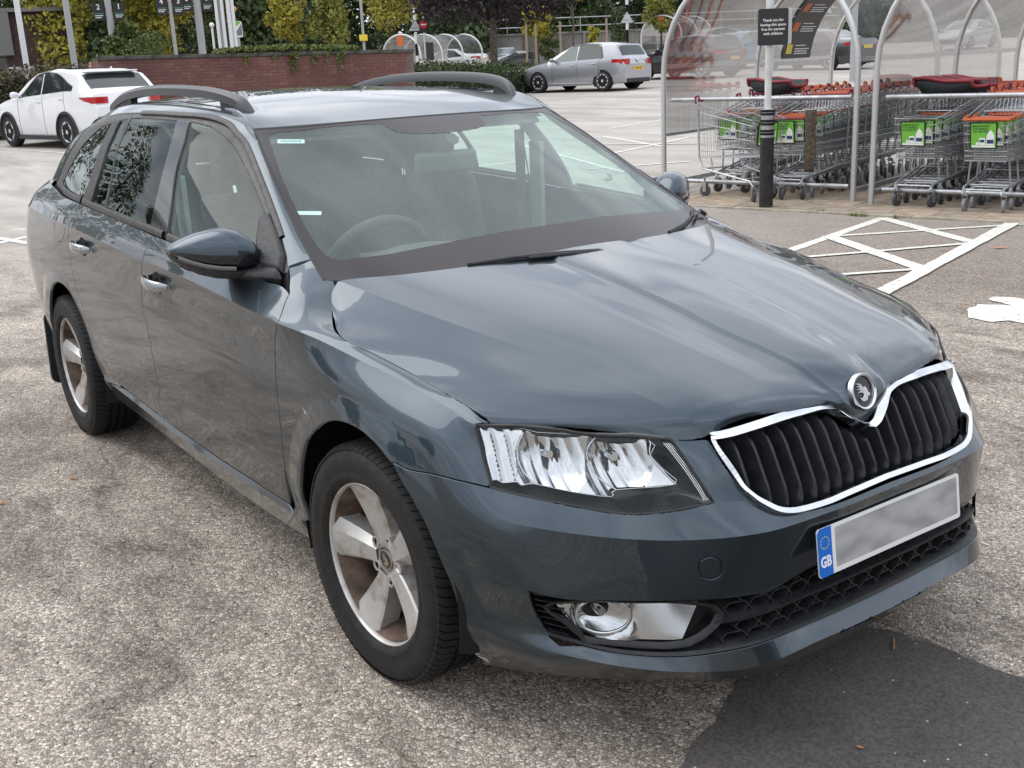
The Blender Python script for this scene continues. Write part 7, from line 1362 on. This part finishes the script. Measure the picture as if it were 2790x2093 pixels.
for i, (px, d, H, r) in enumerate(dk): tree('dark dense tree in the far belt, '+pos_w[i], 'dark', tfoot(px, d), H, r, .6 if H > 9 else .3, 40+i % 3, 5200, .42, 15, .22, 'dark trees on the horizon', 'evergreen_tree')
def hedge(name, label, a, b, zt_a, zt_b, depth, kind, n, size=.10, cat='hedge'):
    u = b-a; u.z = 0; L_ = u.length; t = thing(name, label, cat, a, math.atan2(u.y, u.x)); rs = np.random.RandomState(3); bl = []
    for i in range(int(L_/.45)+1):
        x = i*.45; zt_ = (zt_a+(zt_b-zt_a)*x/L_)-a.z
        for y in np.arange(.2, depth, .5):
            for z in np.arange(zt_-.22, -.1, -.42): bl.append((x+rs.uniform(-.1, .1), y+rs.uniform(-.1, .1), z+rs.uniform(-.05, .05), .34, .28))
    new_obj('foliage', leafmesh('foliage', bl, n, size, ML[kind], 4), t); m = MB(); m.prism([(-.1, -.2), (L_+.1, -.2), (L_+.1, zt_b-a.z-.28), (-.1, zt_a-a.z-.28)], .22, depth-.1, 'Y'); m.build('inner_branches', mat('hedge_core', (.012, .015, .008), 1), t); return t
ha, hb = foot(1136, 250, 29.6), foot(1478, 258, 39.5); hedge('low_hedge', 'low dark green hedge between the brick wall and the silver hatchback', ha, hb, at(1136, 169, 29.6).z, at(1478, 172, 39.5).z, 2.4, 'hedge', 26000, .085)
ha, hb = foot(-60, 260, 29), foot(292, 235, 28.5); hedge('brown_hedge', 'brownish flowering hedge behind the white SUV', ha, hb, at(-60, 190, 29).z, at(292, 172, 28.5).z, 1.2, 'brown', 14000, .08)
# planting bed kerb in front of the hedge
ka = foot(1120, 262, 32); kb = foot(1440, 262, 37.4); m = MB(); u = kb-ka; m.box((u.length/2, .1, .06), (u.length, .15, .12)); o = m.build('bed_kerb', M_kerb); o.location = ka; o.rotation_euler = (0, 0, math.atan2(u.y, u.x)); struct(o)
# ivy lying over the brick wall
bl = []; rs = np.random.RandomState(8)
for i in range(60): x = WL*(.36+.44*rs.rand()); bl.append((x, rs.uniform(-.12, .12), zt0+(zt1-zt0)*x/WL+.04+.06*math.sin((x/WL-.36)/.44*PI), .15, .07))
for x0, ln in ((WL*.44, .3), (WL*.585, .62), (WL*.60, .45), (WL*.66, .4), (WL*.70, .35), (WL*.74, .5), (WL*.76, .35), (WL*.53, .25)):
    for k in range(int(ln/.07)): bl.append((x0+.03*math.sin(k*1.7), sy*.17, zt0+(zt1-zt0)*x0/WL-.05-.07*k, .075-.05*k*.07/ln, .05))
iv = thing('ivy', 'green ivy trailing over the coping of the brick wall', 'ivy', wA, math.atan2(wu.y, wu.x)); new_obj('leaves', leafmesh('leaves', bl, 5200, .075, ML['ivy'], 9), iv)
# concrete retaining wall with panels and rail
ca, cb = foot(1180, 150, 72), foot(2300, 140, 78); u = cb-ca; u.z = 0; CL = u.length; cw_ = thing('retaining_wall', 'grey concrete panel retaining wall with a handrail at the back of the car park', 'wall', ca, math.atan2(u.y, u.x))
def conc_fn(t, b):
    n = noise(t, 1.2, 6, .65, objc(t, (1, 1, .25))); t.links.new(ramp(t, n, [(.35, (.10, .095, .085)), (.55, (.21, .20, .18)), (.7, (.28, .265, .24))]), b.inputs['Base Color'])
M_conc = mat('weathered_concrete', (.2, .19, .17), .9, fn=conc_fn); zc_ = at(1700, 84, 74).z-ca.z
m = MB(); m.box((0, 0, 0), (1.92, .25, zc_+.4)); mp_ = m.mesh('concrete_panel', M_conc)
for i in range(int(CL/1.95)): o = new_obj('concrete_panel', mp_, cw_); o.location = (i*1.95+.97, random.uniform(-.01, .01), zc_/2-.2)
for i in range(int(CL/1.95)+1): m = MB(); m.box((i*1.95, -.08, zc_/2-.15), (.16, .3, zc_+.4)); m.build('buttress', M_conc, cw_)
m = MB(); m.box((CL/2, .0, zc_+.04), (CL, .4, .12)); m.build('wall_coping', M_conc, cw_)
for z in (.45, .95): m = MB(); m.tube([(0, .1, zc_+z), (CL, .1, zc_+z)], .035, 6); m.build('handrail', M_galv, cw_)
for i in range(int(CL/2.4)+1): m = MB(); m.tube([(i*2.4, .1, zc_), (i*2.4, .1, zc_+.98)], .03, 6); m.build('rail_post', M_galv, cw_)
m = MB(); m.prism([(0, .3), (CL, .3), (CL, 12), (0, 12)], zc_-.3, zc_-.02, 'Z'); o = struct(m.build('raised_bank', mat('bank_soil', (.06, .07, .035), .95))); o.location = ca; o.rotation_euler = (0, 0, math.atan2(u.y, u.x))
for px, d, H, r, k, lab in ((1500, 70, 3.2, .9, 'mid', 'creeper bush climbing the concrete wall behind the silver car'), (1690, 71, 3.2, 1.0, 'dark', 'dark climbing bush on the concrete wall by the striped post'), (2290, 58, 4.2, 1.0, 'dark', 'dark upright bush beyond the gap between the shelters'), (1620, 68, 2.2, .6, 'yellow', 'small yellow-green bush at the foot of the concrete wall')): tree(lab, k, tfoot(px, d), H, r, .2, int(px), 1500, .17, 8, .05, None, 'bush')
for i, px in enumerate((1438, 1463, 1530, 1655)): p = tfoot(px, 58); m = MB(); m.tube([(0, 0, -.1), (0, 0, 2.4)], .055, 6); o = m.build('tree_stake', mat('stake_wood', (.28, .22, .15), .85)); o.location = p; tag(o, ('pale timber tree stake left of the silver hatchback roof', 'pale timber stake just right of the purple tree crown', 'pale timber stake above the silver hatchback windscreen', 'pale timber stake above the silver hatchback rear window')[i], 'stake', 'timber stakes')
# ---- far trolley shelters
FH2 = RH.copy()
for i, (px, py, d, ww, dd, nb_h, lab, h_) in enumerate(((1045, 168, 58, 2.3, 5.6, 4, 'far arched trolley shelter above the right end of the brick wall', 1.0), (1748, 150, 62, 2.3, 4.2, 3, 'far arched trolley shelter left of the near ones', 1.0), (770, 140, 66, 1.9, 3.2, 2, 'low far trolley shelter roof showing above the ivy', .8))):
    p = foot(px, py, d); ud = (RH*.72+FH*-.45).normalized() if i < 2 else (RH*.55-FH*.8).normalized()
    s3 = shelter('far_trolley_shelter', lab, p, ud, ww, dd, nb_h, h_, False, mat('white_hoop', (.66, .66, .66), .5), 1.35 if i < 2 else .9); s3['group'] = 'far trolley shelters'
    m = MB(); m.prism(rrect(.34, .46, .06, 3, ww/2, 2.05 if i < 2 else 1.45), -.05, -.03, 'Y'); m.build('orange_badge', M_orange, s3)
    if i < 2: m = MB(); m.box((ww+.02, .7, 1.5), (.03, .8, .85)); m.build('notice_board', M_sign, s3)
# ---- signs and posts
M_pole = mat('grey_pole', (.38, .38, .38), .5); M_wp = mat('white_pole', (.70, .70, .70), .45)
def striped_post(label, px, py0, py1, d, tri, ent=False):
    p = foot(px, 160, d); s_ = thing('striped_post', label, 'sign', p, math.atan2((CAM-p).y, (CAM-p).x), 'black and white striped posts'); H = at(px, py1, d).z-p.z
    n = int(H/.45)
    for k in range(n+1):
        m = MB(); m.tube([(0, 0, k*.45), (0, 0, min(H, (k+1)*.45))], .055, 8); m.build('band', M_void if k % 2 else M_white, s_)
    zt_ = at(px, tri[0], d).z-p.z; zb_ = at(px, tri[1], d).z-p.z; w_ = (zt_-zb_)*.62; c = [(-w_, zb_), (w_, zb_), (0, zt_)]
    m = MB(); m.prism(c, .06, .075, 'X'); m.build('triangle_sign', M_hoop, s_); m = MB(); m.box((.08, 0, zb_+(zt_-zb_)*.25), (.015, w_*1.3, .05)); m.build('sign_bracket', M_galv, s_); return s_
striped_post('striped post with the grey back of a triangular sign, right of the silver hatchback', 1710, 134, -20, 44, (32, 62))
striped_post('striped post with the grey back of a triangular sign beside the no-entry sign', 1137, 165, 20, 46, (53, 84))
p = foot(1160, 165, 45); s_ = thing('no_entry_sign', 'round red no-entry sign on a thin grey pole in front of the white saloon', 'sign', p, math.atan2((CAM-p).y, (CAM-p).x)); zc1 = at(1160, 67, 45).z-p.z
m = MB(); m.tube([(0, 0, -.1), (0, 0, zc1+.3)], .03, 8); m.build('pole', M_wp, s_, 60); m = MB(); m.prism(rrect(.34, .52, .04, 3, 0, zc1-.03), .03, .045, 'X'); m.build('backing_plate', M_sign, s_)
m = MB(); m.lathe([(0, .062), (.145, .062), (.15, .045)], (0, 0, zc1), 'X', 24); m.build('red_disc', mat('sign_red', (.55, .03, .04), .45), s_); m = MB(); m.box((.066, 0, zc1), (.008, .2, .05)); m.build('white_bar', M_white, s_)
def pole(label, px0, py0, px1, py1, d, r, mt, name='pole', cat='pole', group=None, H=None):
    p = foot(px1, py1, d); Hh = H or at(px0, py0, d).z-p.z+1.0; m = MB(); m.tube([(0, 0, -.2), (0, 0, Hh)], r, 10); t = thing(name, label, cat, p, 0, group); m.build('shaft', mt, t, 60); return t
pole('white post nearest the left edge, in front of the fuel pumps', 34, 0, 78, 215, 31, .075, M_wp, 'forecourt_post', 'post', 'petrol forecourt posts')
pole('grey canopy post beside the dark brick kiosk', 174, 0, 201, 158, 38, .10, M_pole, 'forecourt_post', 'post', 'petrol forecourt posts')
for px0, px1, d, n1, n2, lab, r in ((303, 313, 40, '2', '1', 'grey canopy post with boards for pumps two and one', .11), (464, 480, 41, '4', '3', 'grey canopy post with boards for pumps four and three', .065), (532, 553, 42, '6', '5', 'broad grey canopy post with boards for pumps six and five', .13)):
    t = pole(lab, px0, 0, px1, 150, d, r, M_pole, 'forecourt_post', 'post', 'petrol forecourt posts'); p = t.location; t.rotation_euler = (0, 0, math.atan2((CAM-p).y, (CAM-p).x)); zc2 = at(px0, 31 if n1 == '2' else 16 if n1 == '4' else 8, d).z-p.z
    for sg, nn in ((-1, n1), (1, n2)):
        pn = new_obj('pump_number_board', None, t); pn.location = (.03, sg*(r+.22), zc2)
        m = MB(); m.box((0, 0, 0), (.05, .36, .58)); m.build('board', M_sign, pn); q = text_mesh(nn, .24, M_white, pn, 'number', .002, bold=.004); q.matrix_local = Matrix.Translation((.028, 0, .14)) @ Matrix(((0, 0, 1, 0), (1, 0, 0, 0), (0, 1, 0, 0), (0, 0, 0, 1)))
        m = MB(); m.box((.027, 0, -.07), (.004, .30, .02)); m.build('green_stripe', mat('board_green', (.05, .30, .16), .5), pn)
        for k in range(2): m = MB(); m.box((.027, -.03*k, -.13-.06*k), (.004, .26-.06*k, .025)); m.build('text_line', M_white, pn)
for i, (px, px1) in enumerate(((592, 602), (604, 618), (618, 635), (632, 646))): pole(('leftmost of four white flagpoles', 'second from left of four white flagpoles', 'thickest, third from left of four white flagpoles', 'rightmost of four white flagpoles')[i], px, 0, px1, 142, 39, .055+.02*(i == 2), M_wp, 'flagpole', 'flagpole', 'white flagpoles', 9)
t = pole('slim grey lamp column with a yellow box low on it', 982, 0, 992, 125, 52, .06, M_pole, 'lamp_column', 'lamp post', None, 9); zy = at(990, 103, 52).z-t.location.z; m = MB(); m.box((0, 0, zy), (.25, .28, .26)); m.build('yellow_notice', M_yel, t)
def beacon(label, px, pyg, d, globe, r):
    p = foot(px, 150, d); t = thing('beacon', label, 'lamp', p); z = at(px, pyg, d).z-p.z; m = MB(); m.tube([(0, 0, -.1), (0, 0, z-r)], .04, 8); m.build('shaft', M_wp, t); m = MB(); m.lathe([(0, z-r), (r*.7, z-r*.7), (r, z), (r*.7, z+r*.7), (0, z+r)], n=16); m.build('globe', globe, t, 70)
beacon('amber globe beacon on a post right of the flagpoles', 649, 24, 44, mat('amber_globe', (.70, .33, .04), .3), .12)
beacon('small white globe lamp on a thin post left of the flagpoles', 586, 68, 40, mat('white_globe', (.75, .75, .75), .3), .09)
p = foot(655, 150, 43); t = thing('directional_sign', 'green and white parking sign on a post right of the flagpoles', 'sign', p, math.atan2((CAM-p).y, (CAM-p).x)); z = at(655, 80, 43).z-p.z
m = MB(); m.tube([(0, 0, -.1), (0, 0, z+.2)], .045, 8); m.build('shaft', M_pole, t); m = MB(); m.prism(rrect(.34, .56, .05, 3, 0, z), .05, .08, 'X'); m.build('sign_panel', M_white, t); m = MB(); m.prism([(-.16, z+.02), (.16, z+.26), (-.16, z+.27)], .08, .086, 'X'); m.build('green_panel', M_green, t); m = MB(); m.prism([(.15, z-.22), (.15, z+.2), (-.15, z-.22)], .08, .084, 'X'); m.build('dark_print', mat('print_grey', (.18, .19, .20), .5), t)
p = foot(645, 150, 43.5); m = MB(); m.box((0, 0, .6), (.4, .45, 1.7)); o = m.build('utility_cabinet', mat('cabinet_grey', (.2, .24, .29), .5)); o.location = p; tag(o, 'blue-grey cabinet behind the wall at the flagpoles', 'cabinet')
# ---- petrol kiosk, canopy and pumps
p = foot(40, 200, 43); kk = thing('petrol_kiosk', 'dark brown brick petrol kiosk with a grey fascia at the upper left', 'building', p, math.atan2(RH.y, RH.x)+.35)
M_kb = mat('kiosk_brick', (.075, .045, .04), .9, fn=vary((.05, .03, .028), (.10, .06, .052), 5)); zk = at(120, 30, 43).z-p.z
m = MB(); m.box((1.1, 1.5, zk/2), (2.6, 3, zk)); m.build('wall', M_kb, kk); m = MB(); m.box((-1.6, 1.0, zk-.75), (3.4, 2.6, 1.5)); m.build('fascia', mat('fascia_grey', (.17, .165, .155), .6), kk); m = MB(); m.box((1.0, 1.4, zk+.08), (2.9, 3.3, .14)); m.build('roof_edge', mat('fascia_grey', (.17, .165, .155)), kk)
m = MB(); m.box((-1.7, 1.5, zk/2-.8), (3.0, .1, zk-1.5)); m.build('shop_window', M_dglass2, kk)
for z in (1.9, 1.2): m = MB(); m.box((1.75, -.03, z), (.22, .04, .36)); m.build('wall_notice', mat('notice_ochre', (.45, .33, .12), .6), kk)
for i, (px, d, lab) in enumerate(((62, 37, 'white and blue-grey fuel pump beside the white post'), (-30, 39, 'fuel pump at the left edge of the photo'))):
    p = foot(px, 215, d); t = thing('fuel_pump', lab, 'fuel pump', p, math.atan2((CAM-p).y, (CAM-p).x)+.4, 'fuel pumps'); m = MB(); m.box((0, 0, .85), (.45, .75, 1.9)); m.build('cabinet', mat('pump_grey', (.34, .38, .43), .45), t, bevel=.02); m = MB(); m.box((.24, 0, 1.3), (.02, .5, .5)); m.build('display', M_sign, t); m = MB(); m.tube([(.2, .3, 1.1), (.4, .42, .7), (.35, .42, .3), (.25, .35, .9)], .02, 6); m.build('hose', M_void, t)
p = foot(280, 200, 47); cn = thing('petrol_canopy', 'flat canopy roof over the petrol pumps, above the frame', 'canopy', p, math.atan2(RH.y, RH.x)); m = MB(); m.box((-2, 0, 5.2), (16, 7, .6)); m.build('roof_slab', mat('canopy_white', (.55, .55, .54), .6), cn)
for x in (-9, 5): m = MB(); m.tube([(x, 0, 0), (x, 0, 5)], .12, 8); m.build('support', M_pole, cn)
# shrubs between forecourt and wall
for px, d, H, r, k, lab in ((300, 33, 2.1, .9, 'mid', 'grey-green shrub behind the left end of the brick wall'), (400, 36, 2.7, 1.1, 'mid', 'grey-green shrub behind the brick wall below the pump boards'), (245, 34, 1.8, .7, 'dark', 'dark shrub at the left end of the brick wall')): tree(lab, k, tfoot(px, d), H, r, .2, px, 2200, .11, 9, .03, None, 'shrub')
# ---- people seen over things
def person(label, p, rz, H=1.68, top=(.3, .3, .32), hair=(.45, .33, .18)):
    o = thing('person', label, 'person', p, rz); k = H/1.68; bm = bmesh.new(); sk = bm.verts.layers.skin.verify()
    J = {'pel': ((0, 0, .95), .13), 'bel': ((0, 0, 1.10), .125), 'che': ((0, 0, 1.28), .14), 'nek': ((.01, 0, 1.44), .055), 'hed': ((.02, 0, 1.53), .075), 'crn': ((.01, 0, 1.62), .08), 'shL': ((0, .17, 1.38), .055), 'elL': ((-.02, .22, 1.12), .042), 'wrL': ((.05, .24, .90), .03), 'haL': ((.08, .24, .82), .035), 'shR': ((0, -.17, 1.38), .055), 'elR': ((-.02, -.22, 1.12), .042), 'wrR': ((.05, -.24, .90), .03), 'haR': ((.08, -.24, .82), .035), 'hiL': ((0, .09, .88), .09), 'knL': ((.02, .10, .48), .06), 'anL': ((-.02, .10, .09), .042), 'toL': ((.12, .11, .04), .035), 'hiR': ((0, -.09, .88), .09), 'knR': ((.02, -.10, .48), .06), 'anR': ((-.02, -.10, .09), .042), 'toR': ((.12, -.11, .04), .035)}
    vv = {}
    for n_, (c, r) in J.items(): v = bm.verts.new(Vector(c)*k); v[sk].radius = (r*k, r*k); vv[n_] = v
    vv['pel'][sk].use_root = True
    for a, b in (('pel', 'bel'), ('bel', 'che'), ('che', 'nek'), ('nek', 'hed'), ('hed', 'crn'), ('che', 'shL'), ('shL', 'elL'), ('elL', 'wrL'), ('wrL', 'haL'), ('che', 'shR'), ('shR', 'elR'), ('elR', 'wrR'), ('wrR', 'haR'), ('pel', 'hiL'), ('hiL', 'knL'), ('knL', 'anL'), ('anL', 'toL'), ('pel', 'hiR'), ('hiR', 'knR'), ('knR', 'anR'), ('anR', 'toR')): bm.edges.new((vv[a], vv[b]))
    me = bpy.data.meshes.new('body'); bm.to_mesh(me); bm.free(); b_ = new_obj('body', me, o); b_.modifiers.new('s', 'SKIN'); s2 = b_.modifiers.new('d', 'SUBSURF'); s2.levels = s2.render_levels = 1
    def cl(t, b):
        z = N(t, 'ShaderNodeSeparateXYZ'); t.links.new(objc(t), z.inputs[0]); c = ramp(t, math_(t, 'DIVIDE', z.outputs['Z'], H), [(0, (.03, .03, .035)), (.57, (.05, .06, .09)), (.575, top), (.835, top), (.84, (.45, .28, .21))], 'CONSTANT'); t.links.new(c, b.inputs['Base Color'])
    me.materials.append(mat('clothed_body', (.4, .3, .25), .8, fn=cl)); m = MB(); m.lathe([(0, .09), (.06, .075), (.092, .02), (.088, -.05), (.05, -.09)], (-.018, 0, 1.60*k), n=14); m.lathe([(0, .05), (.03, .04), (.04, 0), (.03, -.04), (0, -.05)], (-.06, 0, 1.70*k), n=10); m.build('hair', mat('blond_hair', hair, .7), o, 60); return o
hz_ = at(253, 186, 28); person('blond person with hair in a bun, only the head showing over the white SUV', Vector((hz_.x, hz_.y, hz_.z-1.60)), 2.5)
# ---- things outside the frame that the bodywork mirrors
for i, (x, y, H, r) in enumerate(((-31, -1.6, 9.5, 3.6), (-36, -9.5, 12, 4.4), (-27, -13.5, 4.6, 2.0), (-38, -17, 6.5, 2.8), (-20, -12.5, 3.6, 1.5), (-24, -20, 6, 2.6), (-12, -22, 6, 2.8), (-30, -17.5, 5.2, 2.3))): tree(('tall leafy tree straight behind the estate car beyond the left edge', 'leafy tree across the car park beyond the left edge, nearest the rear', 'leafy tree beyond the left edge, second', 'tall leafy tree beyond the left edge', 'round leafy tree beyond the left edge', 'far leafy tree beyond the left edge', 'leafy tree behind the viewer', 'farthest leafy tree beyond the left edge')[i], 'mid', Vector((x, y, 0)), H, r, 1.8, 60+i % 2, 3200, .30, 12, .12, 'trees beside the road')
st_ = thing('store_building', 'long brick store building with a pale fascia behind the viewer', 'building', (26, 8, 0), 0); m = MB(); m.box((0, 0, 2.6), (8, 34, 5.2)); m.build('wall', M_kb, st_); m = MB(); m.box((-4.2, 0, 4.3), (.5, 34, 1.2)); m.build('fascia', mat('fascia_grey', (.17, .165, .155)), st_)
# wooded rise closing the horizon
rs = np.random.RandomState(12); hx = np.linspace(-75, 75, 61); m = MB(); Gh = []
cen = CAM+FH*104; hh_ = 5.5+1.6*np.sin(hx*.11)+1.1*np.sin(hx*.31+1)
for x, h_ in zip(hx, hh_):
    b_ = cen+RH*x; Gh.append([(b_.x+FH.x*dd, b_.y+FH.y*dd, zz) for dd, zz in ((-6, .6), (-3, h_*.7), (2, h_), (20, h_*1.15), (40, h_*.8))])
m.grid(Gh); struct(m.build('wooded_hill', mat('hill_green', (.025, .035, .015), 1), None, 60))
bl = []
for x, h_ in zip(np.linspace(-75, 75, 75), np.interp(np.linspace(-75, 75, 75), hx, hh_)):
    for f in (.15, .45, .75, 1.0): b_ = cen+RH*(x+rs.uniform(-1, 1))+FH*(-5+3*f); bl.append((b_.x, b_.y, .8+h_*f*rs.uniform(.9, 1.15), 1.9, 1.4))
o = new_obj('distant_wood', leafmesh('distant_wood', bl, 30000, .50, ML['dark'], 31)); o['kind'] = 'stuff'
ts = thing('totem_sign', 'orange sign board on two posts standing beyond the top of the frame', 'sign', (-20.5, 25.5, gz(-20.5, 25.5)), math.atan2(-25, 20)); m = MB(); m.box((0, 0, 4.3), (.25, 3.4, 1.7)); m.build('board', mat('totem_orange', (.55, .16, .03), .5), ts)
for y in (-1.2, 1.2): m = MB(); m.tube([(0, y, -.2), (0, y, 3.5)], .09, 8); m.build('post', M_pole, ts)
